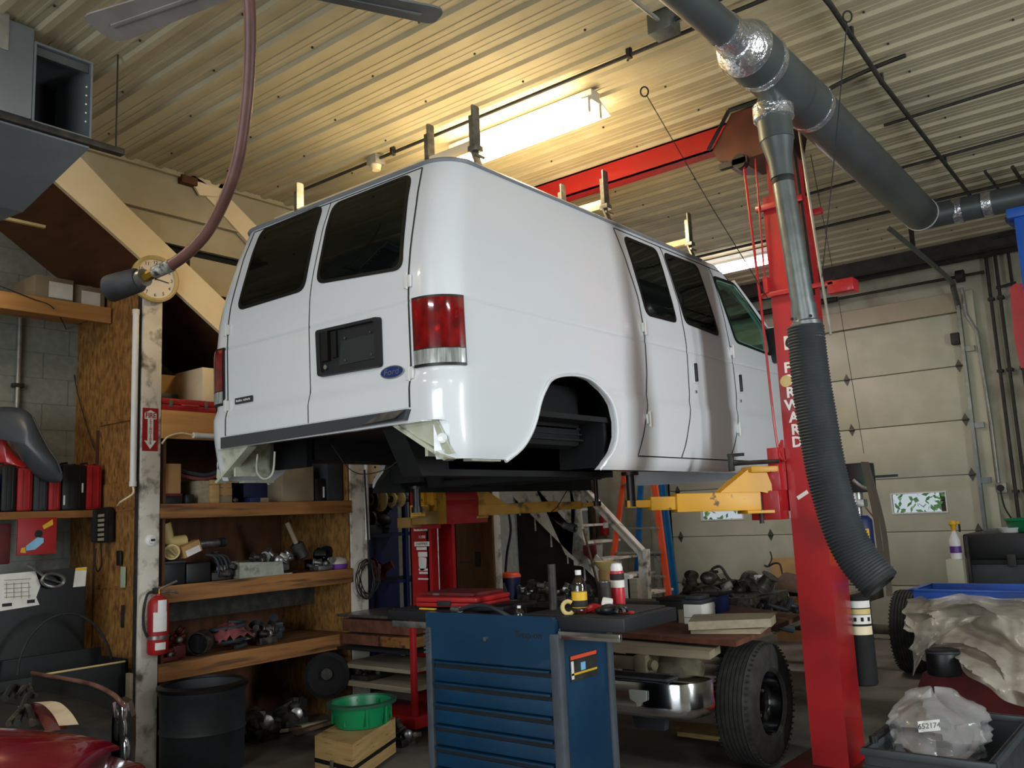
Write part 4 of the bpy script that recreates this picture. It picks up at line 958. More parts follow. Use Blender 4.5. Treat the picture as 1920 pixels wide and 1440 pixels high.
MB().lathe([(.139, 0), (.143, .0), (.143, .02), (.139, .02)], (X-.05, 4.69, Z), (0, 1, 0), n=32).build('end_collar', M['white'], ex)
MB().sph((X-.05, 4.74, Z), .13).build('elbow', M['duct'], ex)
MB().cyl((X-.05, 4.80, Z-.01), (3.9, 4.9, Z-.01), .10, n=28).build('cross_pipe', M['duct'], ex)
for x in (2.30, 2.52): MB().cyl((x, 4.82, Z-.01), (x+.07, 4.82, Z-.01), .106, n=28).build('foil_tape', M['foil'], ex)
mb = MB()
yB = 1.62
top = Vector((X-.02, yB, Z-.05)); pA = Vector((2.055, yB, 3.79)); pB = Vector((2.055, yB, 3.50)); pC = Vector((2.075, yB, 3.38)); pD = Vector((2.128, yB, 2.52))
MB().cyl(top, pA, .10, n=28).build('branch_stub', M['duct'], ex)
MB().lathe([(.098, 0), (.112, .01), (.112, .09), (.10, .1)], pA+Vector((0, 0, .03)), (0, 0, -1), n=28).build('foil_tape', M['foil'], ex)
MB().lathe([(.094, 0), (.095, .14), (.090, .142), (.066, .26), (.064, .36)], pA+Vector((0, 0, -.05)), (pC-pA), n=28).build('branch_reducer', M['duct'], ex)
e_ = pA+Vector((0, 0, -.05))+(pC-pA).normalized()*.36
MB().lathe([(.058, 0), (.060, .01), (.060, .03), (.056, .04)], e_, (pD-e_), n=24).build('rubber_sleeve', M['rubber'], ex)
MB().cyl(e_+(pD-e_)*.02, pD, .058, .062, n=28).build('drop_pipe', M['galv'], ex)
MB().lathe([(.066, 0), (.067, .09), (.080, .10), (.082, .20)], pD+(e_-pD).normalized()*.13, (pD-e_), n=28).build('hose_collar', M['galv'], ex)
for s_ in (-1, 1): MB().cyl(pD+Vector((.05*s_, -.062, .05)), pD+Vector((.05*s_, -.072, .05)), .008).build('screw', M['dsteel'], ex)
fh = thing('exhaust_hose', 'long corrugated dark grey flexible exhaust hose hanging beside the red column', 'hose', (2.15, 1.62, 1.1))
path = spline([at(u, v, y=yB) for u, v in ((1510, 612), (1519, 700), (1534, 800), (1553, 900), (1580, 990), (1610, 1048), (1646, 1090))], 30)
# resample evenly
seg = [0]
for a, b in zip(path, path[1:]): seg.append(seg[-1]+(b-a).length)
L_ = seg[-1]; N = 170; pts = []; rad = []; k = 0
for i in range(N+1):
    s_ = L_*i/N
    while k < len(seg)-2 and seg[k+1] < s_: k += 1
    tt = (s_-seg[k])/max(seg[k+1]-seg[k], 1e-6); pts.append(path[k].lerp(path[k+1], min(tt, 1))); rad.append((.097 if i % 2 else .089)+.008*min(1, 3*i/N))
MB().tube(pts, .09, n=24, rad=rad).build('corrugated_tube', mat('grey ribbed hose', '#34383a', '#3d4143', rough=.5, scale=5), fh, smooth=60)
MB().lathe([(.098, -.01), (.10, .02), (.075, .03), (.05, .0)], pts[-1], (pts[-1]-pts[-3]), n=24).build('cuff', M['rubber'], fh)

# ceiling fan near the camera
fan = thing('ceiling_fan', 'grey three-bladed ceiling fan at the top of the picture', 'ceiling fan', (1.17, -1.21, 3.62))
H = Vector((1.17, -1.21, 3.62)); tips = [Vector((.454, -1.403, 3.6)), Vector((1.513, -.546, 3.6))]
a0 = math.atan2(tips[0].y-H.y, tips[0].x-H.x)
angs = [math.atan2(t_.y-H.y, t_.x-H.x) for t_ in tips]; angs.append((angs[0]+angs[1])/2)
MB().lathe([(.001, -.07), (.06, -.065), (.10, -.03), (.10, .03), (.07, .06), (.03, .08)], H+Vector((0, 0, .02)), n=28).build('motor_housing', M['white'], fan)
MB().cyl(H+Vector((0, 0, .08)), (H.x, H.y, ZC-.03), .013).build('down_rod', M['white'], fan)
MB().lathe([(.02, -.08), (.07, -.02), (.07, 0)], (H.x, H.y, ZC-.01), n=24).build('canopy', M['white'], fan)
for k, a in enumerate(angs):
    fm = frame_mtx(H, (math.cos(a), math.sin(a), 0), (-math.sin(a), math.cos(a), 0.18))
    out = roundpoly([(.12, -.06, 0), (.76, -.09, -.0), (.76, .09, 0), (.12, .06, 0)], [.01, .11, .05, .01], 5)
    MB(fm).prism(out, (0, 0, .008)).box((.2, -.006, -.006), (.68, .012, 0), .002).build('blade', M['bladed'] if k == 1 else M['blade'], fan)  # second blade gets the copy with shade in its colour
    MB(fm).box((.07, -.02, -.004), (.22, .02, .004), .002).build('blade_iron', M['steel'], fan)

# brown air hose with a black nozzle, hanging from the ceiling in front of the clock
hz = thing('air_hose', 'brown hose curving down from the ceiling to a black nozzle in front of the clock', 'hose', tuple(at(320, 510, d=2.9)))
pts = [at(u, v, d=d) for u, v, d in ((466, -30, 2.65), (469, 60, 2.66), (466, 150, 2.68), (458, 230, 2.7), (446, 300, 2.72), (425, 365, 2.75), (392, 430, 2.8), (355, 472, 2.84), (320, 498, 2.88))]
pts = [pts[0]+(pts[0]-pts[1])*2]+pts
MB().tube(spline(pts, 8), .0185, n=14).build('hose', M['hose'], hz)
a, b, c, d_, e = [at(u, v, d=dd) for u, v, dd in ((322, 497, 2.88), (290, 511, 2.9), (272, 520, 2.92), (262, 524, 2.93), (208, 541, 2.97))]
MB().cyl(a, b, .021, n=16).build('clamp_sleeve', mat('worn sleeve', '#a9a99f', '#3a3a38', rough=.4, metal=.6, scale=60), hz)
MB().cyl(b, c, .017, n=6).build('brass_nut', M['gold'], hz)
MB().cyl(c, d_, .030, n=20).build('steel_ring', M['steel'], hz)
MB().lathe([(.034, 0), (.041, .01), (.045, (e-d_).length*.75), (.046, (e-d_).length), (.034, (e-d_).length), (.030, (e-d_).length*.7), (.001, (e-d_).length*.6)], d_, e-d_, n=28).build('rubber_nozzle', M['rubber'], hz)

# unit heater on hanging rails, upper left
ht = thing('unit_heater', 'grey sheet metal ceiling heater with a dark outlet, upper left corner', 'heater', (-1.2, -1.4, 3.66))
x0 = -.80; f = lambda u, v: at(u, v, x=x0)
A, B, C_, D = f(62, 78), f(176, 122), f(172, 262), f(60, 222)
y0, y1 = -1.145, -.835; zt, zb = 4.16, 3.735
MB().box((x0-.7, y0-.9, zb), (x0, y0, zt+.08), .01).build('cabinet', M['heat'], ht)
mb = MB().box((x0-.5, y0, zt-.0), (x0, y1, zt+.012)).box((x0-.5, y0, zb-.012), (x0, y1, zb)).box((x0-.5, y1-.012, zb), (x0, y1, zt)).box((x0-.5, y0, zb), (x0, y0+.012, zt)).box((x0-.5, y0, zb), (x0-.45, y1, zt))
mb.build('outlet_frame', M['heat'], ht, smooth=0)
MB().box((x0-.44, y0+.012, zb+.01), (x0-.42, y1-.012, zt-.01)).build('outlet_grille', M['blackm'], ht, smooth=0)
MB().box((x0-.03, y0+.0, zt-.05), (x0-.02, y1, zt-.005)).build('louvre', M['duct'], ht, smooth=0)
for k in range(5): MB().cyl((x0-.0, y1-.035, zb+.08+.05*k), (x0+.004, y1-.035, zb+.08+.05*k), .005, n=6).build('screw', M['white'], ht, smooth=0)
MB().box((x0-.05, y0-.32, zt-.1), (x0+.012, y0-.13, zt+.1), .004).build('junction_box', M['lcond'], ht)
MB().box((x0-.02, -2.3, zb-.055), (x0+.03, -.66, zb-.02), .004).build('support_rail', M['dsteel'], ht)
MB().prism([(x0+.01, -2.2, zb-.06), (x0+.01, -.85, zb-.06), (x0-.55, -.95, zb-.30), (x0-.55, -2.2, zb-.30)], (0, 0, -.01)).build('drip_pan', M['heat'], ht, smooth=0)
MB().prism([(x0-.55, -.95, zb-.30), (x0-.55, -2.2, zb-.30), (x0-.95, -2.2, zb-.34), (x0-.95, -1.05, zb-.34)], (0, 0, -.01)).build('drip_pan', M['heat'], ht, smooth=0)
MB().cyl((x0+.005, -.70, zb-.05), (x0+.005, -.70, ZC), .005, n=6).build('hanger_rod', M['rubber'], ht)

# ================================================================== LEFT SIDE
# wall clock on the first post
c = at(289, 524, x=XP+.03); R = .172
clk = thing('wall_clock', 'round cream wall clock fixed to the top of the first white post', 'clock', tuple(c))
cm = frame_mtx(c, (.12, 1, 0), (0, 0, 1)); nrm = (Vector((cm[0][2], cm[1][2], cm[2][2])))
MB().lathe([(.001, 0), (R, 0), (R, .03), (R-.012, .038), (R-.028, .03), (R-.028, .018)], c, nrm, n=40, cap=False).build('rim', M['beige'], clk)
MB().lathe([(.001, .019), (R-.028, .019), (R-.028, .012)], c, nrm, n=40).build('face', mat('clock face', '#e3d6c4', rough=.5), clk)
mb = MB()
for k in range(1, 13):
    a = PI/2-k*PI/6; rr = R-.052; m2 = frame_mtx(c+nrm*.02+Vector((cm[0][0], cm[1][0], cm[2][0]))*rr*math.cos(a)+Vector((0, 0, 1))*rr*math.sin(a), (.12, 1, 0), (0, 0, 1))
    mb.text(str(k), .036, m2, .0005)
mb.build('numerals', M['ink'], clk, smooth=0, fix=False)
for a, L_, w_ in ((PI/2-1.75, .10, .006), (PI/2+.1, .06, .009)):
    m2 = frame_mtx(c+nrm*.024, (.12, 1, 0), (0, 0, 1)) @ Matrix.Rotation(a, 4, 'Z'); MB(m2).box((-.01, -w_/2, 0), (L_, w_/2, .002)).build('hand', M['ink'], clk, smooth=0)

# white tube lights beside the posts
def tubelight(pa, pb, r, label, cable=None):
    t = thing('tube_light', label, 'tube light', tuple(pb)); pa, pb = Vector(pa), Vector(pb); d = (pb-pa).normalized()
    MB().cyl(pa+d*.03, pb-d*.03, r, n=16).build('tube', M['white'], t)
    MB().cyl(pa, pa+d*.035, r*1.12, n=16).build('end_cap', M['paper'], t); MB().cyl(pb-d*.035, pb, r*1.12, n=16).build('end_cap', M['paper'], t)
    if cable: MB().tube(spline(cable, 6), .007).build('cable', M['cream'], t)
a, b = at(252, 580, x=XP-.02), at(252, 912, x=XP-.02); a.y = b.y = .145
tubelight(a, b, .022, 'white vertical tube light mounted left of the first post', [b, b+Vector((0, 0, -.05)), b+Vector((-.12, -.02, -.10)), b+Vector((-.30, .05, -.12))])
a, b = at(681, 838, x=XP+.03), at(694, 1012, x=XP+.03); b.y = a.y = (a.y+b.y)/2
tubelight(a, b, .019, 'white vertical tube light beside the second post')
a, b = at(366, 821, x=XP+.06), at(470, 815, x=XP+.06); a.z = b.z = (a.z+b.z)/2; a.x = b.x = XP+.035
tubelight(a, b, .019, 'white horizontal tube light under the top shelf rail', [a, a+Vector((0, -.10, .01)), a+Vector((0, -.20, -.02)), a+Vector((-.0, -.245, -.07))])

# fire extinguisher sign and extinguisher
p0, p1 = at(268, 764, x=XP+.004), at(296, 846, x=XP+.004)
sg = thing('fire_extinguisher_sign', 'red and white FIRE EXTINGUISHER arrow sign on the first post', 'sign', (XP+.003, (p0.y+p1.y)/2, p1.z))
ya, yb, za, zb = p0.y, p1.y, p0.z, p1.z
MB().box((XP+.0005, ya, zb), (XP+.003, yb, za)).build('panel', M['redp'], sg, smooth=0)
S = lambda fy, fz: (XP+.0045, ya+(yb-ya)*fy, zb+(za-zb)*fz)
MB().prism([S(.12, .88), S(.5, .95), S(.88, .88), S(.88, .74), S(.68, .74), S(.68, .24), S(.88, .24), S(.5, .04), S(.12, .24), S(.32, .24), S(.32, .74), S(.12, .74)], (-.001, 0, 0)).build('arrow', M['paper'], sg, smooth=0)
tm = lambda p_: frame_mtx(p_, (0, 1, 0), (0, 0, 1))
MB().text('FIRE', .052, tm(Vector(S(.5, .82))+Vector((.001, 0, 0))), .0004, bold=.001, sx=.85).build('lettering', M['redp'], sg, smooth=0, fix=False)
mb = MB()
for i, ch in enumerate('EXTINGUISHER'): mb.text(ch, .024, tm(Vector(S(.5, .71-.049*i))+Vector((.001, 0, 0))), .0004)
mb.build('lettering', M['redp'], sg, smooth=0, fix=False)

def extinguisher(base, h, r, label, full=True):
    t = thing('fire_extinguisher', label, 'fire extinguisher', tuple(base)); b = Vector(base)
    cy = MB().lathe([(.001, 0), (r*.9, 0), (r, .015), (r, h*.80), (r*.9, h*.88), (r*.55, h*.95), (r*.3, h*.97), (r*.3, h)], b, n=28).build('cylinder', M['redp'], t)
    if full:
        MB().lathe([(r+.001, h*.25), (r+.003, h*.25), (r+.003, h*.31), (r+.001, h*.31)], b, n=28).build('strap', M['steel'], t)
        MB().cyl(b+Vector((0, 0, h)), b+Vector((0, 0, h+.03)), .018).build('valve', M['gold'], t)
        MB().tube([b+Vector((0, -.01, h+.02)), b+Vector((.02, .05, h+.05)), b+Vector((.03, .12, h+.075))], .008).tube([b+Vector((0, -.01, h+.0)), b+Vector((.02, .06, h+.012)), b+Vector((.03, .13, h-.005))], .008).build('handle', M['steel'], t)
        MB().tube(spline([b+Vector((0, -.02, h+.015)), b+Vector((0, -.08, h)), b+Vector((0, -.105, h-.12)), b+Vector((0, -.10, h*.45)), b+Vector((0, -.075, h*.30))], 6), .009).build('hose', M['rubber'], t)
        MB().box(b+Vector((-.02, -.035, h+.0)), b+Vector((.02, -.012, h+.04)), .004).build('gauge', M['ink'], t)
    def lab(z0, z1, a0, a1, name, m_):
        mb = MB(); n = 8
        P = [b+Vector(((r+.0025)*math.cos(a0+(a1-a0)*i/n), (r+.0025)*math.sin(a0+(a1-a0)*i/n), z)) for z in (z0, z1) for i in range(n+1)]
        mb.add(P, [(i, i+1, n+1+i+1, n+1+i) for i in range(n)]).build(name, M[m_], cy, smooth=60, fix=False)
    if full:
        lab(h*.38, h*.70, -.95, .35, 'label', 'paper'); lab(h*.62, h*.90, -.55, .3, 'tag', 'white'); lab(h*.08, h*.20, -.75, .25, 'label', 'paper')
    else: lab(h*.35, h*.6, -1.2, .2, 'label', 'paper')
    return t
p_ = at(295, 1226, x=XP+.075); extinguisher((XP+.078, p_.y+.0, p_.z), .40, .070, 'red fire extinguisher with white labels strapped to the first post')
c = at(282, 1013, x=XP+.002); t = thing('thermostat', 'small round white thermostat on the first post', 'thermostat', tuple(c))
MB().lathe([(.001, 0), (.042, 0), (.040, .012), (.024, .016), (.022, .032), (.001, .034)], c, (1, 0, 0), n=24).build('body', M['white'], t)
MB().box(c+Vector((.034, -.015, -.007)), c+Vector((.036, .015, .009))).build('display', M['dsteel'], t, smooth=0)

# shelf things: cardboard boxes above
def cbox(name, label, cat, a, b, m_='card', group=None, lid=True, tape=False, lab=None):
    t = thing(name, label, cat, ((a[0]+b[0])/2, (a[1]+b[1])/2, min(a[2], b[2])), group)
    bo = MB().box(a, b, .004).build('body', M[m_], t)
    x1 = max(a[0], b[0]); y0, y1 = min(a[1], b[1]), max(a[1], b[1]); z0, z1 = min(a[2], b[2]), max(a[2], b[2])
    if lid: MB().box((min(a[0], b[0]), (y0+y1)/2-.02, z1), (x1, (y0+y1)/2+.02, z1+.001)).build('tape', M['cream'], bo, smooth=0)
    if lab: MB().box((x1, y0+(y1-y0)*lab[0], z0+(z1-z0)*lab[1]), (x1+.0015, y0+(y1-y0)*lab[2], z0+(z1-z0)*lab[3])).build('label', M['paper'], bo, smooth=0)
    return t
cbox('cardboard_box', 'left cardboard box with a white label on the high shelf', 'box', (-3.3, -.21, 3.352), (-2.92, .07, 3.53), 'gcard', lab=(.35, .12, .98, .8))
cbox('cardboard_box', 'right cardboard box with a white label on the high shelf', 'box', (-3.3, .085, 3.352), (-2.95, .33, 3.515), 'gcard', lab=(.25, .08, .85, .75))
# tool cases
edges = [-.60, -.50, -.392, -.287, -.177, -.073, .022, .19, .325]
cases = [('bluep', .27, 'blue power tool case at the far left end of the case shelf'), ('black', .33, 'first black tool case from the left on the shelf under the grey fender'), ('redp', .31, 'red tool case under the grey fender between two black cases'),
         ('drum', .33, 'dark grey tool case right of the first red case'), ('redp', .30, 'red tool case directly under the tip of the grey fender'), ('black', .34, 'wide black tool case with two white stickers on the left shelf'), ('redp', .34, 'red tool case at the right end of the case shelf')]
yl = [-.51, -.398, -.292, -.180, -.075, .019, .200, .322]
for i, (m_, h, l) in enumerate(cases):
    a, b = yl[i]+.002, yl[i+1]-.002; t = thing('tool_case', l, 'tool case', (-3.05, (a+b)/2, 1.782), 'tool cases standing on the left shelf')
    z0 = 1.782; bo = MB().box((-3.26, a, z0), (-2.9, b, z0+h), .022).build('shell', M[m_], t)
    mb = MB()
    for k in (.28, .72): mb.box((-2.902, a+(b-a)*k-.006, z0+.02), (-2.894, a+(b-a)*k+.006, z0+h-.02), .003)
    mb.build('rib', M[m_], t); MB().box((-3.2, (a+b)/2-.004, z0+h-.004), (-2.9, (a+b)/2+.004, z0+h+.004)).build('seam', M['ink'], t, smooth=0)
    MB().tube([(-3.14, (a+b)/2, z0+h), (-3.13, (a+b)/2, z0+h+.02), (-3.03, (a+b)/2, z0+h+.02), (-3.02, (a+b)/2, z0+h)], .007).build('handle', M['ink'], t)
    if 'stickers' in l:
        for k, (yy, zz) in enumerate(((a+.01, .04), (b-.035, .13))): MB().box((-2.8995, yy, z0+zz), (-2.8975, yy+.012, z0+zz+.07)).build('sticker', M['paper'], t, smooth=0)
# grey and red fender panels laid over them
gf = thing('grey_fender', 'curved dark grey fender panel lying over the tool cases', 'car fender', tuple(at(60, 840, d=6.6)))
def sheet(px, d0, bulge, th=.012, nr=6):
    """curved sheet-metal panel: outline in picture order at real distance d0, dished towards us"""
    P0 = [at(u, v, d=d0(u, v)) for u, v in px]; P0 = spline(P0, 4, closed=True); n = len(P0); c = sum(P0, Vector())/n; nn = (CAM-c).normalized(); P = []
    for j in range(nr+1):
        k = 1-j/nr if j < nr else .001
        for q in P0: P.append(c+(q-c)*k+nn*bulge*(1-k*k))
    F = [(j*n+i, j*n+(i+1) % n, (j+1)*n+(i+1) % n, (j+1)*n+i) for j in range(nr) for i in range(n)]; o = len(P)
    Q = [p_-nn*th for p_ in P]
    return MB().add(P+Q, F+[tuple(o+i for i in f[::-1]) for f in F]+[(i, (i+1) % n, o+(i+1) % n, o+i) for i in range(n)])
D0 = lambda u, v: 6.35
sheet([(-60, 775), (-10, 764), (22, 763), (45, 768), (62, 782), (76, 812), (92, 842), (108, 865), (117, 888), (114, 903), (98, 905), (78, 898), (60, 886), (40, 862), (18, 828), (-5, 800), (-60, 812)], D0, .10).build('panel', M['gfend'], gf, smooth=70)
MB().tube([at(u, v, d=6.30) for u, v in ((62, 782), (76, 812), (92, 842), (108, 865), (116, 888))], .006).build('folded_edge', M['gfend'], gf)
rf = thing('red_fender', 'red fender panel under the grey one on the left shelf', 'car fender', tuple(at(10, 880, d=6.6)))
sheet([(-60, 800), (0, 806), (14, 830), (34, 858), (58, 876), (66, 882), (48, 892), (22, 896), (0, 908), (-60, 925)], lambda u, v: 6.45, .06).build('panel', M['rfend'], rf, smooth=70)
MB().tube([at(u, v, d=6.42) for u, v in ((66, 884), (48, 893), (22, 897), (0, 908), (-60, 925))], .006).build('folded_edge', M['rfend'], rf)

# red poster below, phone, keys
pz = [at(u, v, x=-2.86) for u, v in ((34, 972), (107, 971), (105, 1039), (34, 1042))]
po = thing('red_packet', 'red picture packet hanging below the case shelf', 'packet', tuple(pz[3]))
y0, y1, z0, z1 = pz[0].y, pz[1].y, pz[3].z, pz[0].z
MB().box((-2.875, y0, z0), (-2.86, y1, z1), .003).build('packet', M['redp'], po); q = lambda a, b, x=-2.858: (x, y0+(y1-y0)*a, z0+(z1-z0)*b)
MB().prism([q(.2, .12), q(.45, .14), q(.66, .32), q(.66, .44), q(.5, .47), q(.22, .25)], (.001, 0, 0)).build('blue_print', M['sblue'], po, smooth=0)
MB().lathe([(.001, 0), (.028, 0), (.001, .001)], q(.53, .56), (1, 0, 0), n=16).build('black_print', M['ink'], po, smooth=0)
MB().prism([q(.62, .78), q(.88, .95), q(.9, .8), q(.66, .68)], (.001, 0, 0)).build('yellow_print', M['yel'], po, smooth=0)
MB().prism([q(.08, .08), q(.22, .06), q(.22, .22), q(.1, .2)], (.001, 0, 0)).build('yellow_print', M['yel'], po, smooth=0)
t = tag(MB().box((-3.1, -.42, 1.42), (-2.95, -.30, 1.70), .01).build('red_clamp', M['dred']), 'dark red tool hanging beside the red packet', 'tool')
c = at(204, 984, y=.32); ph = thing('wall_phone', 'black corded telephone fixed to the OSB wall left of the first post', 'telephone', tuple(at(204, 1018, y=.32)))
MB(frame_mtx(c, (1, 0, .02), (0, 0, 1))).box((-.07, -.13, -.0), (.08, .13, .06), .012).build('base', M['black'], ph)
MB(frame_mtx(c, (1, 0, .02), (0, 0, 1))).box((-.115, -.125, .01), (-.065, .125, .085), .02).build('handset', M['ink'], ph)
mb = MB(frame_mtx(c, (1, 0, .02), (0, 0, 1)))
for k in range(6): mb.box((-.04, .06-.035*k, .06), (.05, .08-.035*k, .064))
mb.build('buttons_panel', M['pallet'], ph, smooth=0)
MB().tube(spline([c+Vector((.0, -.06, -.13)), c+Vector((.0, -.05, -.28)), c+Vector((-.05, -.05, -.34)), c+Vector((-.095, -.05, -.28)), c+Vector((-.09, -.05, -.17))], 7), .006).build('cord', M['rubber'], ph)
c = at(227, 1045, y=.335); kt = thing('key_tag', 'pale green tag with keys hanging on the OSB wall below the telephone', 'key tag', tuple(at(232, 1098, y=.335)))
MB().box(c+Vector((-.035, -.02, -.06)), c+Vector((.02, .0, .05)), .008).build('key_ring', M['black'], kt)
c2 = at(232, 1082, y=.335); MB().box(c2+Vector((-.032, -.01, -.075)), c2+Vector((.032, 0, .075)), .008).build('tag', mat('pale green tag', '#a9b8a0', rough=.5), kt)

# black panel with white service sheet
bp = thing('service_board', 'large black panel with a big white diagram sheet leaning against the OSB wall', 'panel', (-2.72, -.9, .5))
MB().prism([(-2.72, -2.2, .55), (-2.72, .12, .55), (-2.72, .13, 1.37), (-2.72, -2.2, 1.32)], (-.03, 0, 0)).build('panel', M['hood'], bp, smooth=0)
pp = [at(u, v, x=-2.716) for u, v in ((0, 1077), (66, 1071), (76, 1098), (68, 1120), (74, 1134), (0, 1146))]; pp = [Vector((-2.716, pp[0].y-.35, pp[0].z-.02))]+pp+[Vector((-2.716, pp[-1].y-.35, pp[-1].z-.03))]
sh1 = MB().prism(pp, (-.002, 0, 0)).build('diagram_sheet', M['paper'], bp, smooth=0)
mb = MB()
for u0, v0, u1, v1 in ((4, 1132, 22, 1136), (51, 1125, 65, 1130)):
    a, b = at(u0, v0, x=-2.714), at(u1, v1, x=-2.714); mb.box((-2.7145, a.y, a.z), (-2.713, b.y, b.z))
mb.build('black_mark', M['ink'], sh1, smooth=0)
mb = MB()
for k in range(5):
    a, b = at(8, 1088+8*k, x=-2.714), at(58-4*(k % 2), 1085+8*k, x=-2.714); mb.tube([a, b], .002, n=4)
for k in range(4): a, b = at(12+14*k, 1092, x=-2.714), at(12+14*k, 1122, x=-2.714); mb.tube([a, b], .002, n=4)
mb.build('printed_lines', M['pallet'], sh1, smooth=0)
pp = [at(u, v, x=-2.716) for u, v in ((142, 1065), (163, 1063), (160, 1099), (137, 1101))]; s2 = MB().prism(pp, (-.002, 0, 0)).build('instruction_label', M['paper'], bp, smooth=0)
a, b = at(142, 1065, x=-2.7145), at(162, 1069, x=-2.7145); MB().box((-2.7155, a.y, b.z), (-2.7135, b.y, a.z)).build('yellow_band', M['yel'], s2, smooth=0)
# rod with a ring lying against the panel
c = at(100, 1088, x=-2.66); rn = thing('ring_wrench', 'long steel rod with a ring end leaning on the black panel', 'tool', tuple(at(100, 1100, x=-2.66)))
MB().tube(spline([at(52, 1058, x=-2.66), at(72, 1072, x=-2.66), at(88, 1085, x=-2.66)], 5), .010).build('rod', M['steel'], rn)
MB().tube([c+Vector((.004*math.sin(3*k), .075*math.cos(k), .045*math.sin(k)-.01*math.cos(k))) for k in [2*PI*i/18 for i in range(18)]], .012, closed=True).tube([c+Vector((0, -.06, .02)), c+Vector((0, .05, -.02))], .006).build('ring', M['steel'], rn)
# black bench tray and its handle hoop
bt = thing('black_bench_tray', 'black oily tray with a thin pale front edge below the black panel', 'tray', (-2.4, -.8, .6))
MB().box((-2.68, -.72, .50), (-2.28, .22, .52)).box((-2.68, -.72, .52), (-2.66, .22, .80)).box((-2.30, -.72, .52), (-2.28, .22, .72)).box((-2.68, .20, .52), (-2.28, .22, .74)).build('tray', M['under'], bt, smooth=0)
MB().tube([(-2.285, -.41, .725), (-2.285, .20, .725)], .007).build('edge_trim', M['beige'], bt)
MB().box((-2.66, -.72, 0), (-2.36, .15, .50), .01).build('stand', M['blackm'], bt)
hp = spline([at(u, v, x=-2.45) for u, v in ((33, 1265), (38, 1232), (55, 1196), (85, 1165), (120, 1151), (150, 1154), (180, 1175), (200, 1205), (209, 1235))], 5)
MB().tube(hp, .009).build('hoop', M['rubber'], bt)
t = tag(MB().box((-2.2, .16, .30), (-2.14, .185, .66), .004).build('grey_strip', M['pallet']), 'weathered grey strip of wood beside the foot of the first post', 'board')

# red car with open nose, bottom left corner
car = thing('red_car', 'dark red car with its engine bay open, bottom left corner', 'car', (-1.2, -1.2, 0))
Z0 = .80
def nf(a, b):   # near fender: a along the car (0 = left edge of frame, 1 = nose), b across top to side
    x = -2.2+2.42*a; yn = -1.40+.18*a+.02*a*a; drop = .10*max(0, a-.65)**1.5*3
    ang = b*1.5; return Vector((x, yn+.0+.20*(1-math.sin(ang)) - .02, Z0+.02-.26*(1-math.cos(ang))-drop))
p_a, p_b = at(222, 1415, z=.75), at(235, 1310, z=.78)
def fend(a, b):
    p0 = at(-70, 1362, z=.86); p1 = at(165, 1366, z=.84); p2 = at(224, 1400, z=.74)
    t_ = a; P = (1-t_)**2*p0+2*t_*(1-t_)*(p1+Vector((.05, .0, .0)))+t_*t_*p2
    inw = Vector((.42, -.9, 0)).normalized(); an = b*PI/2
    return P+inw*(.34*math.sin(an))+Vector((0, 0, -.30*(1-math.cos(an))))+Vector((0, 0, .03*math.sin(2*an)))
MB().grid(fend, 20, 12, lambda p_: (0, 0, -.012)).build('near_fender', M['redc'], car, smooth=60)
mb = MB(); pts = [fend(.15+.8*i/10, .62)+Vector((.0, -.004, .004)) for i in range(11)]; mb.tube(pts, .007).build('fender_trim', M['beige'], car)
p0, p1, p2 = at(225, 1398, z=.74), at(232, 1440, z=.60), at(236, 1312, z=.74)
# far fender: rusty brown arch and lip, black well
ff = spline([at(u, v, z=zz) for u, v, zz in ((60, 1262, .80), (130, 1274, .80), (175, 1284, .80), (205, 1298, .79), (222, 1311, .78), (234, 1330, .72))], 5)
MB().tube(ff, .012, n=8).build('far_fender_lip', mat('rusty red brown lip', '#54342a', '#7a5547', rough=.5, scale=6), car)
fa_ = MB(); 
for p_, q in zip(ff, ff[1:]): fa_.add([p_, q, q+Vector((0, .02, -.5)), p_+Vector((0, .02, -.5))], [(0, 1, 2, 3)])
fa_.build('far_fender_side', M['blackm'], car, smooth=0, fix=False)
wl = [at(u, v, z=zz) for u, v, zz in ((-60, 1290, .70), (60, 1300, .70), (140, 1290, .72), (200, 1305, .72), (212, 1330, .70), (208, 1366, .66), (150, 1366, .66), (-60, 1372, .66))]
MB().prism(wl, (0, 0, -.25)).build('engine_bay', mat('dusty black bay', '#15130f', '#221f19', rough=.8, scale=9, bump=.4), car, smooth=0)
sp = spline([at(u, v, z=zz) for u, v, zz in ((78, 1318, .80), (96, 1322, .80), (115, 1340, .78), (128, 1362, .76))], 5)
mb = MB()
for p_, q in zip(sp, sp[1:]): mb.add([p_-Vector((.055, .015, 0)), q-Vector((.055, .015, 0)), q+Vector((.055, .02, .01)), p_+Vector((.055, .02, .01))], [(0, 1, 2, 3)])
mb.build('cream_inner_strip', mat('aged cream strip', '#b3a488', '#c5b69a', rough=.6), car, smooth=60, fix=False)
sp = spline([at(u, v, z=zz) for u, v, zz in ((52, 1318, .78), (72, 1324, .78), (95, 1345, .76), (108, 1365, .74))], 5); mb = MB()
for p_, q in zip(sp, sp[1:]): mb.add([p_-Vector((.07, .02, .02)), q-Vector((.07, .02, .02)), q+Vector((.06, .02, .0)), p_+Vector((.06, .02, .0))], [(0, 1, 2, 3)])
mb.build('inner_red_panel', M['redc'], car, smooth=60, fix=False)
random.seed(5); 
for k in range(7):
    a = at(random.uniform(-10, 70), random.uniform(1300, 1352), z=.74); b = at(random.uniform(-10, 80), random.uniform(1290, 1360), z=.78)
    MB().tube(spline([a, (a+b)/2+Vector((0, 0, .05)), b], 6), random.uniform(.008, .02)).build('engine_hose', M['rubber' if k % 2 else 'grease'], car)
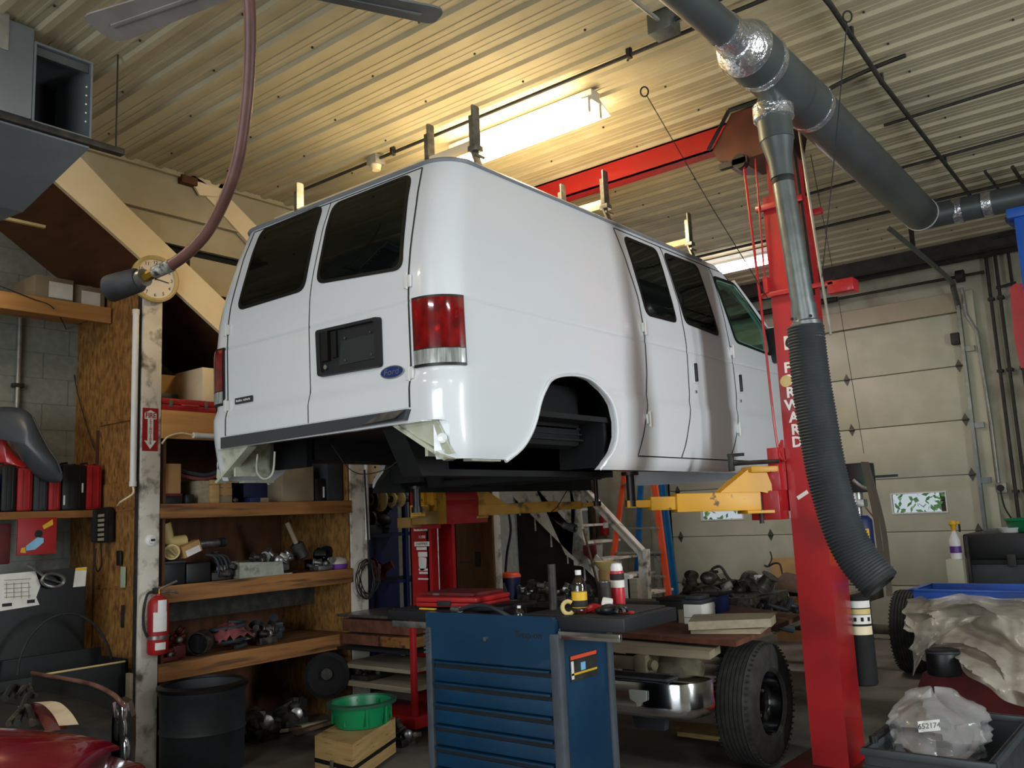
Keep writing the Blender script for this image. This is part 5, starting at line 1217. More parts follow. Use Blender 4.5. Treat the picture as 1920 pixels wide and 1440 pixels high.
# chrome headlamp housing at the nose
c = at(226, 1345, z=.70)
q = [at(u, v, d=4.45) for u, v in ((211, 1318), (226, 1312), (240, 1318), (247, 1345), (247, 1400), (244, 1450), (216, 1450), (222, 1415), (212, 1372), (214, 1340))]
hb = MB().prism(q, AF*.05); hb.build('chrome_headlamp_housing', M['chrome'], car, smooth=0)
for (u, v), rr_2 in (((226, 1335), .045), ((224, 1366), .055), ((230, 1405), .05)): MB().sph(at(u, v, d=4.44), rr_2, (.55, .55, 1.3), 14, 9).build('chrome_bulge', M['chrome'], car)
a = at(222, 1436, d=4.38); MB().box(a-Vector((.03, .02, .03)), a+Vector((.02, .02, .0)), .008).build('indicator_lamp', M['yel'], car)
MB().box((-2.2, -2.0, .28), (-.25, -.75, .55), .05).build('lower_body', M['redc'], car)
for x in (-1.1,): MB().cyl((x, -1.98, .32), (x, -1.78, .32), .32, n=28).build('wheel', M['tyre'], car)

# ================================================================== THINGS ON THE WOODEN SHELVES
Z1, Z2, Z3, Z4 = 2.455, 1.789, 1.219, .694
def S_(u, v, x=XS-.04): return at(u, v, x=x)
# top shelf
a, b = S_(303, 800, XS-.0), S_(406, 800, XS-.0)
t = thing('red_metal_toolbox', 'flat red toolbox with two silver latches on the top shelf rail', 'toolbox', (XS-.14, (a.y+b.y)/2, Z1+.004))
MB().box((XS-.26, .345, Z1+.004), (XS+.01, .79, Z1+.05), .008).build('body', M['redp'], t); MB().box((XS-.26, .345, Z1+.052), (XS+.012, .79, Z1+.095), .008).build('lid', M['redp'], t)
for yy in (.415, .70): MB().box((XS+.012, yy-.013, Z1+.03), (XS+.018, yy+.013, Z1+.085), .002).build('latch', M['steel'], t)
MB().tube([(XS+.012, .50, Z1+.05), (XS+.035, .51, Z1+.045), (XS+.035, .62, Z1+.045), (XS+.012, .63, Z1+.05)], .008).build('handle', M['rfend'], t)
a = S_(380, 715, XS-.05); t = thing('open_wooden_box', 'open plywood box on its side above the red toolbox', 'box', (XS-.3, .72, Z1+.1))
z0 = Z1+.10; y0, y1 = .55, .86
MB().box((XS-.42, .70, z0), (XS-.04, .83, z0+.26), .002).build('box', M['cream'], t); MB().box((XS-.42, .44, z0), (XS-.40, .70, z0+.24)).build('back_panel', M['card'], t, smooth=0)
MB().box((XS-.398, .48, z0), (XS-.30, .66, z0+.08), .01).build('dark_contents', M['black'], t)
# second shelf
def shelfz(x, u): return at(u, 950, x=x).y
Y = lambda u, x=XS-.05: at(u, 950, x=x).y
cbox('cardboard_box', 'open torn cardboard box on the second shelf next to the first post', 'box', (XS-.30, Y(301), Z2+.075), (XS-.03, Y(336), Z2+.29), 'card', lid=False)
t = thing('socket_case', 'flat black case under the open cardboard box on the second shelf', 'case', (XS-.15, .42, Z2))
MB().box((XS-.30, Y(301), Z2), (XS-.02, Y(338), Z2+.055), .006).build('case', M['black'], t); MB().box((XS-.30, Y(301), Z2+.055), (XS-.02, Y(338), Z2+.074), .004).build('lid', M['dred'], t)
t = tag(MB().box((XS-.10, Y(342), Z2), (XS-.01, Y(360), Z2+.07), .015).build('black_gadget', M['black']), 'small black boxy part beside the flat case on the second shelf', 'car part')
t = thing('drive_belt', 'grey and red flat belt draped over a wooden block on the second shelf', 'belt', (XS-.2, .7, Z2+.2))
MB().tube(spline([(XS-.15, Y(338), Z2+.24), (XS-.12, Y(360), Z2+.20), (XS-.10, Y(395), Z2+.185), (XS-.12, Y(425), Z2+.23), (XS-.14, Y(440), Z2+.24)], 6), .014).build('belt', M['rag'], t)
MB().tube(spline([(XS-.15, Y(338), Z2+.27), (XS-.12, Y(360), Z2+.235), (XS-.10, Y(395), Z2+.215), (XS-.12, Y(425), Z2+.26)], 6), .016).build('belt', M['drum'], t)
t = thing('wood_block', 'pale wooden block standing on the second shelf beside a stack of small boxes', 'block', (XS-.1, Y(395), Z2)); MB().box((XS-.30, Y(372), Z2), (XS-.06, Y(407), Z2+.17), .004).build('block', M['pallet'], t); MB().box((XS-.06, Y(393), Z2), (XS-.02, Y(407), Z2+.175), .003).build('end_face', M['crate'], t)
for k, (h0, h1, l) in enumerate(((0, .055, 'bottom small carton beside the pale wooden block'), (.057, .115, 'middle small carton beside the pale wooden block'))):
    cbox('small_carton', l, 'box', (XS-.20, Y(409), Z2+h0), (XS-.04, Y(434), Z2+h1), 'gcard' if k == 0 else 'card', 'small cartons stacked on the second shelf')
t = thing('open_carton', 'small open carton with flared flaps on top of the stacked cartons', 'box', (XS-.12, Y(420), Z2+.117))
MB().box((XS-.20, Y(410), Z2+.117), (XS-.04, Y(433), Z2+.16)).build('body', M['card'], t, smooth=0); MB().prism([(XS-.04, Y(409), Z2+.16), (XS+.0, Y(439), Z2+.15), (XS-.03, Y(433), Z2+.20), (XS-.2, Y(431), Z2+.21)], (0, 0, .003)).build('flap', M['woodc'], t, smooth=0)
t = tag(MB().sph((XS-.06, Y(442), Z2+.02), .022, (1, 1.3, .9)).build('brass_fitting', M['grease']), 'little round metal part on the second shelf right of the cartons', 'car part')
t = thing('blue_spray_bottle_part', 'small blue and white package lying at the middle of the second shelf', 'package', (XS-.08, Y(485), Z2)); MB().box((XS-.12, Y(466), Z2), (XS-.03, Y(500), Z2+.04), .01).build('package', M['blued'], t); MB().box((XS-.03, Y(485), Z2), (XS-.02, Y(500), Z2+.035), .004).build('end', M['gcard'], t)
c_ = cbox('dark_bin', 'large dark open bin in the middle of the second shelf under the van corner', 'bin', (XS-.55, Y(436, XS-.4), Z2), (XS-.25, Y(512, XS-.3), Z2+.22), 'blued', lid=False)
t = thing('grey_fluid_jug', 'grey brown boxy jug on the second shelf left of the black case', 'jug', (XS-.15, Y(562), Z2)); MB().box((XS-.30, Y(530), Z2), (XS-.05, Y(590), Z2+.30), .02).build('jug', M['gcard'], t); MB().box((XS-.2, Y(538), Z2+.30), (XS-.1, Y(560), Z2+.34), .01).build('neck', M['dsteel'], t)
t = thing('small_black_case', 'narrow black case with a white strip between the jug and the tall case', 'case', (XS-.12, Y(600), Z2)); MB().box((XS-.25, Y(592), Z2), (XS-.04, Y(609), Z2+.19), .012).build('case', M['black'], t); MB().box((XS-.0395, Y(604), Z2+.03), (XS-.037, Y(607), Z2+.12)).build('white_strip', M['white'], t, smooth=0)
t = thing('tall_black_case', 'tall black plastic case at the right end of the second shelf', 'case', (XS-.15, Y(632), Z2)); MB().box((XS-.3, Y(612), Z2), (XS-.03, 2.05, Z2+.36), .02).build('case', M['drum'], t); MB().box((XS-.22, Y(612)+.03, Z2+.36), (XS-.1, 1.99, Z2+.385), .01).build('handle', M['black'], t)
# generic worn parts
def lump(seed, c, sc, m_='grease', n=9):
    """a cast engine part: overlapping bosses, tubes and flanges"""
    random.seed(seed); mb = MB(); c = Vector(c)
    for k in range(n):
        p_ = c+Vector((random.uniform(-.4, .4)*sc[0], random.uniform(-.45, .45)*sc[1], sc[2]*random.uniform(.25, .75)))
        d = Vector((random.uniform(-1, 1), random.uniform(-1, 1), random.uniform(-.4, .8))).normalized(); r = random.uniform(.12, .25)*min(sc); L_ = random.uniform(.25, .6)*min(sc)
        if k % 3 == 0: mb.lathe([(r*.3, 0), (r*1.3, .0), (r*1.3, .01), (r, .015), (r*.8, L_), (r*1.1, L_+.004), (r*1.1, L_+.012), (.3*r, L_+.012)], p_, d, n=14)
        elif k % 3 == 1: mb.sph(p_, r*1.2, (1, 1.2, .8), n=12, m=8)
        else: mb.box(p_-Vector((r, r*1.3, r*.6)), p_+Vector((r, r*1.3, r*.6)), r*.25, rot=(random.uniform(-.5, .5), random.uniform(-.5, .5), random.uniform(-1, 1)))
    mb.box(c+Vector((-sc[0]*.4, -sc[1]*.42, 0)), c+Vector((sc[0]*.4, sc[1]*.42, sc[2]*.35)), .01)
    return mb
def part_thing(name, label, cat, seed, c, sc, m_='grease', n=9, accent='steel'):
    t = thing(name, label, cat, tuple(c)); lump(seed, c, sc, n=n).build('casting', M[m_], t)
    c = Vector(c); MB().lathe([(.001, 0), (.2*min(sc), 0), (.2*min(sc), .01), (.1*min(sc), .02)], c+Vector((sc[0]*.35, 0, sc[2]*.5)), (1, -.6, .1), n=14).build('flange', M[accent], t)
    return t
X3 = XS-.1
# third shelf
t = thing('battery_box', 'black plastic battery box on the third shelf beside the first post', 'battery box', (XS-.12, Y(345), Z3)); MB().box((XS-.25, Y(303), Z3), (XS-.03, Y(346), Z3+.15), .01).build('box', M['black'], t); MB().box((XS-.25, Y(348), Z3), (XS-.03, Y(393), Z3+.14), .01).build('box', M['black'], t); MB().box((XS-.26, Y(303), Z3+.15), (XS-.02, Y(346), Z3+.165), .004).build('lid', M['drum'], t)
t = thing('tan_air_duct', 'tan plastic pipe with an open round end on the third shelf', 'pipe', (XS-.1, .4, Z3+.16)); MB().lathe([(.05, 0), (.055, .0), (.055, .16), (.045, .16), (.045, .0)], S_(322, 1035, XS-.02), (-.7, .5, .05), n=24).build('pipe', M['beige'], t)
c = S_(318, 1015, XS-.1); MB().tube(spline([c+Vector((0, -.04, .13)), c+Vector((0, -.02, .06)), c, c+Vector((0, .12, -.0))], 5), .042, n=16).build('elbow', M['beige'], t)
t = thing('orange_filter_box', 'brown and white filter carton tilted on the third shelf', 'box', (XS-.1, Y(352), Z3+.17)); c = S_(352, 1030, XS-.06)
MB().box(c-Vector((.06, .075, .04)), c+Vector((.06, .075, .045)), .004, rot=(.35, 0, 0)).build('carton', M['card'], t); MB().box(c+Vector((.058, -.05, -.035)), c+Vector((.064, .065, .01)), 0, rot=(.35, 0, 0)).build('label', M['paper'], t, smooth=0)
t = thing('steel_shaft', 'grey ribbed steel shaft lying above the battery box', 'shaft', tuple(S_(400, 1020, XS-.12))); a, b = S_(371, 1022, XS-.1), S_(425, 1016, XS-.2)
MB().cyl(a, a.lerp(b, .65), .032, n=18).build('shaft', M['steel'], t); MB().lathe([(.034, 0), (.036, .02), (.030, .03), (.036, .05), (.030, .06), (.036, .08)], a.lerp(b, .65), b-a, n=18).build('boot', M['rubber'], t)
part_thing('black_bracket_pile', 'tangled black brackets and hoses on the third shelf beside the battery box', 'car parts', 11, (XS-.12, Y(415), Z3), (.2, .2, .17), 'dsteel')
for k in range(4): a = S_(385+8*k, 1040, XS-.05); tag(MB().tube(spline([a, a+Vector((.02, .06, -.02)), a+Vector((.02, .10, -.10)), a+Vector((0, .10, -.17))], 5), .010).build('rubber_strap', M['rubber' if k % 2 else 'drum']), ['first', 'second', 'third', 'fourth'][k]+' bent rubber strap from the left, hanging over the bracket pile on the third shelf', 'strap', 'rubber straps on the third shelf')
t = thing('oil_pan', 'dirty white metal pan full of parts on the third shelf', 'pan', (XS-.1, Y(485), Z3))
ya, yb = Y(440), Y(540); MB().prism([(XS-.28, ya, Z3), (XS-.28, yb, Z3), (XS+.0, yb, Z3), (XS+.0, ya, Z3)], (0, 0, .008)).prism([(XS+.0, ya, Z3), (XS+.0, yb-.08, Z3), (XS+.01, yb-.10, Z3+.10), (XS+.01, ya-.005, Z3+.12)], (-.008, 0, 0)).prism([(XS-.28, ya, Z3), (XS+.0, ya, Z3), (XS+.01, ya-.005, Z3+.12), (XS-.28, ya-.005, Z3+.12)], (0, .008, 0)).prism([(XS-.28, ya, Z3), (XS-.28, yb, Z3), (XS-.28, yb, Z3+.12), (XS-.28, ya, Z3+.12)], (.008, 0, 0)).build('pan', mat('dirty off white', '#8f9183', '#a3a596', rough=.5, scale=8, c3='#4b4a40', s3=9, lo3=.56, hi3=.7), t, smooth=0)
part_thing('throttle_body', 'shiny cast metal throttle part in the dirty white pan', 'car part', 21, (XS-.10, Y(520), Z3+.03), (.2, .22, .17), 'steel', 12)
part_thing('carburettor', 'small brownish cast part in the left of the white pan', 'car part', 22, (XS-.12, Y(492), Z3+.06), (.14, .14, .12), 'grease', 8)
t = thing('black_motor', 'dark cylindrical motor leaning behind the cast parts on the third shelf', 'motor', (XS-.2, Y(562), Z3)); a = S_(568, 1048, XS-.12); MB().lathe([(.03, 0), (.055, .01), (.058, .13), (.03, .15), (.012, .16), (.012, .2)], a, (-.2, -.3, .9), n=20).build('housing', M['dsteel'], t); MB().tube([a+Vector((0, -.05, .1)), a+Vector((-.05, -.12, .3))], .02).build('stub', M['gcard'], t)
part_thing('alternator_part', 'round steel part near the right end of the third shelf', 'car part', 23, (XS-.08, Y(605), Z3), (.16, .18, .11), 'steel', 8)
t = thing('purple_lid_tub', 'clear tub with a purple base at the right end of the third shelf', 'tub', (XS-.08, Y(640), Z3)); cc = (XS-.085, Y(636), Z3+.0); MB().lathe([(.001, .0), (.082, 0), (.088, .035), (.085, .04)], cc, n=26).build('purple_base', M['purple'], t); MB().lathe([(.085, .04), (.088, .06), (.07, .085), (.03, .1), (.001, .102)], cc, n=26).build('clear_cover', mat('cloudy plastic', '#a9a48e', '#bcb7a2', rough=.2, coat=.8, bump=.5), t)
part_thing('black_plastic_cover', 'black plastic cover lying behind the purple tub', 'cover', 24, (XS-.32, Y(610, XS-.3), Z3), (.25, .34, .24), 'black', 10, 'black')
# fourth shelf
part_thing('red_starter', 'dark red starter motor standing near the first post on the lowest shelf', 'car part', 31, (XS-.14, Y(345), Z4), (.13, .12, .26), 'dred', 9)
part_thing('small_red_motor', 'small red and silver motor at the left end of the lowest shelf', 'car part', 32, (XS-.06, Y(318), Z4), (.12, .14, .10), 'dred', 7)
t = thing('brake_canister', 'short wide metal canister on its side on the lowest shelf', 'canister', (XS-.1, Y(385), Z4)); MB().lathe([(.075, 0), (.08, .0), (.085, .02), (.085, .10), (.065, .14), (.05, .15), (.001, .15)], (XS-.05, Y(372), Z4+.087), (-.55, .8, .05), n=26, cap=False).build('canister', M['grease'], t); MB().lathe([(.001, .03), (.072, .03)], (XS-.05, Y(372), Z4+.087), (-.55, .8, .05), n=26).build('inner_face', M['ink'], t)
t = thing('coiled_hose', 'coiled grey hose in the middle of the lowest shelf', 'hose', (XS-.12, Y(440), Z4)); MB().tube([Vector((XS-.13+.10*math.cos(k)*.9, Y(440)+.14*math.sin(k), Z4+.02+.008*k)) for k in [i*2*PI/16 for i in range(56)]], .014).build('coil', M['drum'], t)
t = thing('red_rag', 'crumpled dull red rag over the coiled hose', 'rag', (XS-.12, Y(428), Z4+.12)); random.seed(4)
rg = [[random.uniform(-.02, .03) for _ in range(11)] for _ in range(11)]
MB().grid(lambda a, b: (XS-.22+.22*a, Y(405)+.30*b, Z4+.10+.09*math.sin(PI*b)*math.sin(PI*a)**.5+rg[int(a*10)][int(b*10)]), 10, 10, (0, 0, -.008)).build('cloth', M['rag'], t, smooth=80)
part_thing('turbo_housing', 'reddish round housing with an open mouth on the lowest shelf right of the hose', 'car part', 34, (XS-.14, Y(505), Z4), (.2, .2, .16), 'grease', 10)
part_thing('wrapped_part', 'plastic wrapped part behind the round housing on the lowest shelf', 'car part', 35, (XS-.35, Y(500, XS-.35), Z4), (.2, .22, .17), 'drum', 8)
# under the lowest shelf
dr_ = thing('grey_drum', 'large open grey plastic drum on the floor beside the first post', 'drum', (-1.84, .52, 0))
MB().lathe([(.255, 0), (.27, .02), (.275, .25), (.285, .27), (.275, .29), (.28, .50), (.29, .52), (.29, .555), (.27, .555), (.26, .50), (.25, .05), (.001, .05)], (-1.84, .52, 0), n=40, cap=False).build('body', M['drum'], dr_)
MB().lathe([(.27, .535), (.298, .54), (.30, .56), (.27, .575), (.262, .56)], (-1.84, .52, 0), n=40, cap=False).build('rim', M['black'], dr_)
part_thing('gear_hub', 'greasy wheel hub on the floor under the lowest shelf beside the drum', 'car part', 41, (-2.2, 1.22, 0), (.3, .26, .28), 'grease', 9)
part_thing('axle_pump', 'dark greasy pump on the floor under the lowest shelf', 'car part', 42, (-2.25, 1.55, 0), (.24, .26, .26), 'dsteel', 9)
t = thing('grey_wheel_cover', 'dark round wheel leaning under the right end of the lowest shelf', 'wheel', (-2.25, 1.95, .05)); MB().lathe([(.12, 0), (.17, .0), (.18, .03), (.18, .12), (.15, .14), (.1, .1), (.03, .09), (.001, .09)], (-2.15, 1.86, .38), (.7, -.7, .1), n=30).build('rim', M['blackm'], t); MB().lathe([(.03, 0), (.05, 0), (.045, .03), (.001, .03)], (-2.08, 1.79, .40), (.7, -.7, .1), n=20).build('hub_cap', M['dsteel'], t)
for k in range(5):
    a = Vector((-2.3+.12*k, 1.0+.2*k, .02)); tag(MB().box(a, a+Vector((.06, .6, .025)), .003, rot=(0, 0, .35*k-.6)).build('scrap_board', M['pallet' if k % 2 else 'brown']), ['bottom', 'thin', 'middle', 'crooked', 'outermost'][k]+' scrap board on the floor behind the green basin', 'board', 'scrap boards on the floor')

# pallet crate with green basin
ck = thing('wooden_crate', 'pale wooden crate with a black strap under the green basin', 'crate', (-.95, 1.25, 0))
def cr(u, v, z): return at(u, v, z=z)
c0, c1, c2 = Vector((-1.02, .80, 0)), Vector((-.60, .80, 0)), Vector((-.60, .80, 0))
q0, q1, q2 = at(590, 1380, z=.25), at(660, 1396, z=.25), at(741, 1345, z=.25)
q3 = q0+(q2-q1)
mb = MB()
for z0, z1 in ((0.02, .09), (.115, .25)):
    mb.prism([Vector((q.x, q.y, z0)) for q in (q0, q1, q2, q3)], (0, 0, z1-z0))
mb.build('crate_boards', M['crate'], ck, smooth=0)
e = .004; cc = (q0+q2)/2; ex_ = [cc+(q-cc)*1.012 for q in (q0, q1, q2, q3)]
MB().prism([Vector((q.x, q.y, .092)) for q in ex_], (0, 0, .026)).build('strap', M['black'], ck, smooth=0)
m_ = (q0+q1)/2; dd = (q1-q0).normalized(); nn = Vector((dd.y, -dd.x, 0))
MB().box(m_+Vector((0, 0, -.17))+nn*.012-dd*.0-Vector((.015, .004, 0)), m_+nn*.012+Vector((.015, .004, -.12)), .002).build('buckle', M['steel'], ck)
gb = thing('green_basin', 'green plastic drain basin with a dark rim sitting on the wooden crate', 'basin', (cc.x, cc.y, .255))
bc = Vector((cc.x-.0, cc.y+.05, .255))
MB().lathe([(.001, 0), (.17, 0), (.18, .02), (.205, .13), (.212, .145), (.20, .148), (.175, .03), (.001, .02)], bc, n=36, sx=1.05, sy=.95, cap=False).build('bowl', M['green'], gb)
mb = MB().lathe([(.20, .13), (.232, .135), (.236, .155), (.205, .16), (.20, .13)], bc, n=36, sx=1.05, sy=.95, cap=False); mb.build('rim', M['dgreen'], gb)
for k in range(8): a = k*PI/4+.2; p_ = bc+Vector((.20*math.cos(a), .19*math.sin(a), 0)); MB().box(p_+Vector((-.008, -.008, .02)), p_+Vector((.008, .008, .13)), .004).build('rib', M['green'], gb)
MB().lathe([(.001, .024), (.12, .024), (.001, .028)], bc, n=26).build('drain_grid', M['dgreen'], gb)

# coil of wire on the second post and spools behind
wc = thing('wire_coil', 'coil of thin black cables hanging on the second white post', 'cable', tuple(at(688, 1125, x=XP+.06)))
c = at(688, 1090, x=XP+.05); random.seed(8)
for k in range(6):
    ry, rz = random.uniform(.07, .13), random.uniform(.12, .17); oy = random.uniform(-.02, .03)
    MB().tube([c+Vector((random.uniform(0, .02), oy+ry*math.cos(a), rz*math.sin(a)+.02)) for a in [2*PI*i/20 for i in range(20)]], .005, n=6, closed=True).build('cable_loop', M['rubber' if k % 2 else 'dsteel'], wc)
MB().tube([c+Vector((.02, .01, .15)), c+Vector((.02, .0, .45)), c+Vector((.02, -.02, .95))], .008).build('lead', M['rubber'], wc)
for k, (u, v, l, s_) in enumerate(((742, 945, 'cream wire spool hanging behind the second post', 1), (704, 950, 'larger dark and cream spool behind the second white post', 1.5))):
    c = at(u, v, x=-2.35); c.z = 1.80; t = thing('wire_spool', l, 'spool', tuple(c), 'wire spools behind the second post')
    ax = Vector((.15, 1, 0)); r = .075*s_; L_ = .10
    MB().cyl(c-ax*L_*.5, c+ax*L_*.5, r*.5, n=18).build('core', M['beige'], t)
    for s2 in (-.5, .5): MB().cyl(c+ax*L_*s2, c+ax*(L_*s2+.012), r, n=24).build('flange', M['beige'] if s2 > 0 or k == 0 else M['drum'], t)
t = tag(MB().cyl((-2.35, 2.28, 1.80), (-2.35, 3.15, 1.80), .03, n=12).build('dark_pipe', M['pipe']), 'dark horizontal pipe the wire spools hang from', 'pipe')
# blue rack and parts behind the left column
br = thing('blue_rack', 'dark blue steel rack behind the left red column', 'rack', (-2.9, 3.2, 0))
for yy in (2.7, 3.2): MB().box((-2.63, yy, 0), (-2.58, yy+.04, 2.0), .003).build('upright', M['blued'], br)
mb = MB()
for z in (.55, 1.0, 1.45): MB().box((-3.2, 2.5, z), (-2.6, 3.6, z+.03)).build('shelf', M['blued'], br, smooth=0)
MB().box((-3.22, 2.4, 0), (-3.2, 3.7, 2.0)).build('back_panel', M['blued'], br, smooth=0)
for k, (y, z, l, m_) in enumerate(((2.62, 1.03, 'brown parts bundle on the middle shelf of the blue rack', 'gcard'), (3.0, 1.48, 'grey parts bundle on the top shelf of the blue rack', 'drum'), (2.95, 1.03, 'red parts bundle on the blue rack behind the red column', 'rag'), (2.7, .58, 'pale parts bundle on the low shelf of the blue rack', 'pallet'))):
    part_thing('parts_bundle', l, 'car parts', 50+k, (-2.85, y, z), (.3, .3, .25), m_)
# brown wood panel right of left column (door like)
t = thing('wood_panel_door', 'brown wood grain cupboard panel right of the left red column', 'panel', (-2.35, 3.85, 0)); a, b = at(845, 1000, y=3.85), at(920, 1000, y=3.85)
MB().box((a.x-.1, 3.85, 0), (b.x+.02, 3.88, 1.95)).build('panel', mat('brown oak grain', '#5a3a1e', '#6e4826', rough=.6, scale=4, stretch=(9, 1, .8), lo=.35, hi=.65), t, smooth=0)
c = at(897, 1045, y=3.85); MB().box(c+Vector((-.03, -.02, -.09)), c+Vector((.03, 0, .06)), .004).build('latch', M['dsteel'], t); MB().tube([c+Vector((-.25, -.01, -.05)), c+Vector((.0, -.01, -.05))], .006).build('rod', M['steel'], t)
# red frame stand with car parts between second post and tool cart
rs = thing('red_parts_stand', 'red steel floor stand stacked with boards and parts left of the blue tool cart', 'stand', (-1.55, 2.05, 0))
MB().box((-1.95, 1.86, .05), (-1.16, 2.30, .14), .01).build('base', M['redp'], rs)
MB().box((-1.21, 1.87, .08), (-1.17, 1.91, .92), .006).build('upright', M['redp'], rs)
MB().box((-1.22, 1.86, .86), (-1.16, 1.92, .95), .015).build('red_head', M['redp'], rs)
for k, (z0, z1, m_) in enumerate(((.30, .34, 'pallet'), (.44, .47, 'pallet'), (.58, .60, 'blackm'), (.84, .86, 'steel'))): MB().box((-2.08, 1.90, z0), (-1.24, 2.4, z1), .003).build('shelf_board', M[m_], rs)
for k, (x0, x1, z0, z1, m_) in enumerate(((-2.05, -1.62, .62, .70, 'rust'), (-1.60, -1.26, .62, .70, 'wood'), (-2.05, -1.26, .72, .82, 'rust'))):
    tag(MB().box((x0, 1.93, z0), (x1, 2.3, z1), .006).build('wooden_drawer_box', M[m_]), ['lower left rusty brown block', 'lower right brown wooden block', 'long upper rusty brown block'][k]+' on the red stand left of the tool cart', 'block', 'blocks on the red stand')
part_thing('orange_tipped_parts', 'pile of dark parts with an orange piece on the red stand', 'car parts', 61, (-1.85, 2.05, .345), (.25, .3, .1), 'dsteel', 10)
part_thing('floor_motor', 'dirty brown motor lying on the floor in front of the red stand', 'car part', 62, (-1.15, 1.66, 0), (.34, .2, .16), 'grease', 8)

# bits on the left wall: pipe, thin cable, hanging lath
p_ = at(38, 600, x=XL+.03); t = thing('wall_conduit', 'grey vertical conduit on the block wall between the two left shelves', 'conduit', (XL+.03, p_.y, 1.8)); MB().cyl((XL+.03, p_.y, 1.8), (XL+.03, p_.y, 3.3), .018).build('tube', M['lcond'], t); MB().box((XL, p_.y-.04, 2.75), (XL+.055, p_.y+.04, 2.78), .004).build('clamp', M['dsteel'], t)
t = thing('loose_cable', 'thin dark cable drooping from the high shelf down the OSB wall', 'cable', tuple(at(178, 845, y=.33))); MB().tube(spline([at(0, 536, x=-2.86), at(60, 560, x=-2.86), at(100, 578, x=-2.86), at(128, 630, y=.33), at(142, 720, y=.335), at(160, 790, y=.335), at(178, 845, y=.335)], 6), .004, n=5).build('strand', M['rubber'], t)
t = tag(MB().box((-2.6, -1.2, 3.78), (-2.57, -.30, 3.80)).build('hanging_lath', M['beige']), 'thin pale lath hanging below the dark sloped plywood, far left', 'lath')

# ================================================================== BLUE TOOL CART
YC = .30
L0, R0 = at(799, 1151, y=YC), at(1046, 1163, y=YC); x0, x1 = L0.x, R0.x; zt = (L0.z+R0.z)/2
dR = at(1147, 1150, z=zt); yb = max(dR.y, .72)
cart = thing('tool_cart', 'blue wheeled tool cart with six drawers and a split sliding top', 'tool cart', ((x0+x1)/2, (YC+yb)/2, 0))
MB().box((x0+.01, YC+.02, .16), (x1-.004, yb, zt-.04), .004).box((x0+.01, yb-.02, .16), (x1-.004, yb, zt-.05)).build('cabinet', M['blue'], cart)
q = roundpoly([(x0+.015, YC-.012, zt-.215), (x1-.012, YC-.012, zt-.215), (x1-.012, YC-.012, zt+.012), (x0+.005, YC-.012, zt+.012)], [.004, .004, .035, .01], 5)
fp = MB().prism(q, (0, .03, 0)).build('front_panel', M['blue'], cart, smooth=30)
c = at(911, 1198, y=YC-.013); MB().cyl(c, c-Vector((0, .01, 0)), .010, n=16).build('lock', M['chrome'], fp)
c = at(991, 1191, y=YC-.013); MB().text('Snap-on', .042, frame_mtx(c, (1, 0, 0), (0, 0, 1)), .001, bold=.0006, sx=1.1).build('lettering', M['ink'], fp, smooth=0, fix=False)
zs_ = [zt-.222-.1015*k for k in range(8)]
for k in range(7):
    a, b = zs_[k], zs_[k+1]
    d = MB().box((x0+.05, YC-.004, b+.004), (x1-.05, YC+.02, a-.034), .003).build('drawer', M['blue'], cart, smooth=30)
    MB().box((x0+.05, YC-.024, a-.012), (x1-.05, YC+.01, a-.002), .003).build('drawer_pull', M['blue'], d)
    MB().box((x0+.05, YC+.004, a-.034), (x1-.05, YC+.008, a-.012)).build('pull_recess', M['ink'], d, smooth=0)
gc = mat('charcoal plastic trim', '#3a4147', '#444b51', rough=.55)
for xa, xb in ((x0, x0+.045), (x1-.045, x1+.01)): MB().box((xa, YC-.016, .14), (xb, YC+.03, zt-.06), .012).build('corner_bumper', gc, cart)
MB().box((x1-.01, yb-.035, .14), (x1+.012, yb+.01, zt-.04), .01).build('corner_bumper', gc, cart)
mb = MB()
for k in range(6): mb.box((x0-.006, YC-.02, zt-.09-.02*k), (x0+.03, YC-.005, zt-.08-.02*k), .003)
mb.build('bumper_ribs', gc, cart)
for x, y in ((x0+.08, YC+.08), (x1-.08, YC+.08), (x0+.08, yb-.08), (x1-.08, yb-.08)):
    cs = MB().cyl((x-.02, y, .065), (x+.02, y, .065), .065, n=20).build('caster', M['rubber'], cart); MB().box((x-.03, y-.02, .10), (x+.03, y+.02, .16)).build('fork', M['steel'], cs)
# open well, mats, split sliding lids
MB().box((x0+.02, YC+.03, zt-.058), (x1-.02, yb-.02, zt-.048)).build('well_liner', M['blackm'], cart, smooth=0)
lidz = zt-.050
rr = at(1165, 1168, y=YC); rx = rr.x; yl_ = yb+.07
ll = at(716, 1150, y=YC+.12)
lr = MB().box((x1-.24, YC+.022, lidz+.004), (rx, yl_, lidz+.064), .006).build('sliding_lid', mat('charcoal lid', '#17191c', rough=.45), cart)
MB().box((x1-.22, YC+.04, lidz+.063), (rx-.02, yl_-.02, lidz+.067)).build('rubber_mat', M['rubber'], lr, smooth=0)
l2 = MB().box((x0-.34, YC+.05, lidz+.005), (x0+.27, yl_, lidz+.055), .006).build('sliding_lid', mat('charcoal lid', '#17191c'), cart)
MB().box((x0-.32, YC+.07, lidz+.056), (x0+.25, yl_-.02, lidz+.059)).build('rubber_mat', M['rubber'], l2, smooth=0)
for y in (YC+.005,): MB().box((x1+.0, y-.01, lidz-.032), (rx-.01, y+.01, lidz+.002), .003).build('slide_rail', M['chrome'], cart); MB().box((x0-.30, y+.04, lidz-.03), (x0-.0, y+.06, lidz+.002), .003).build('slide_rail', M['steel'], cart)
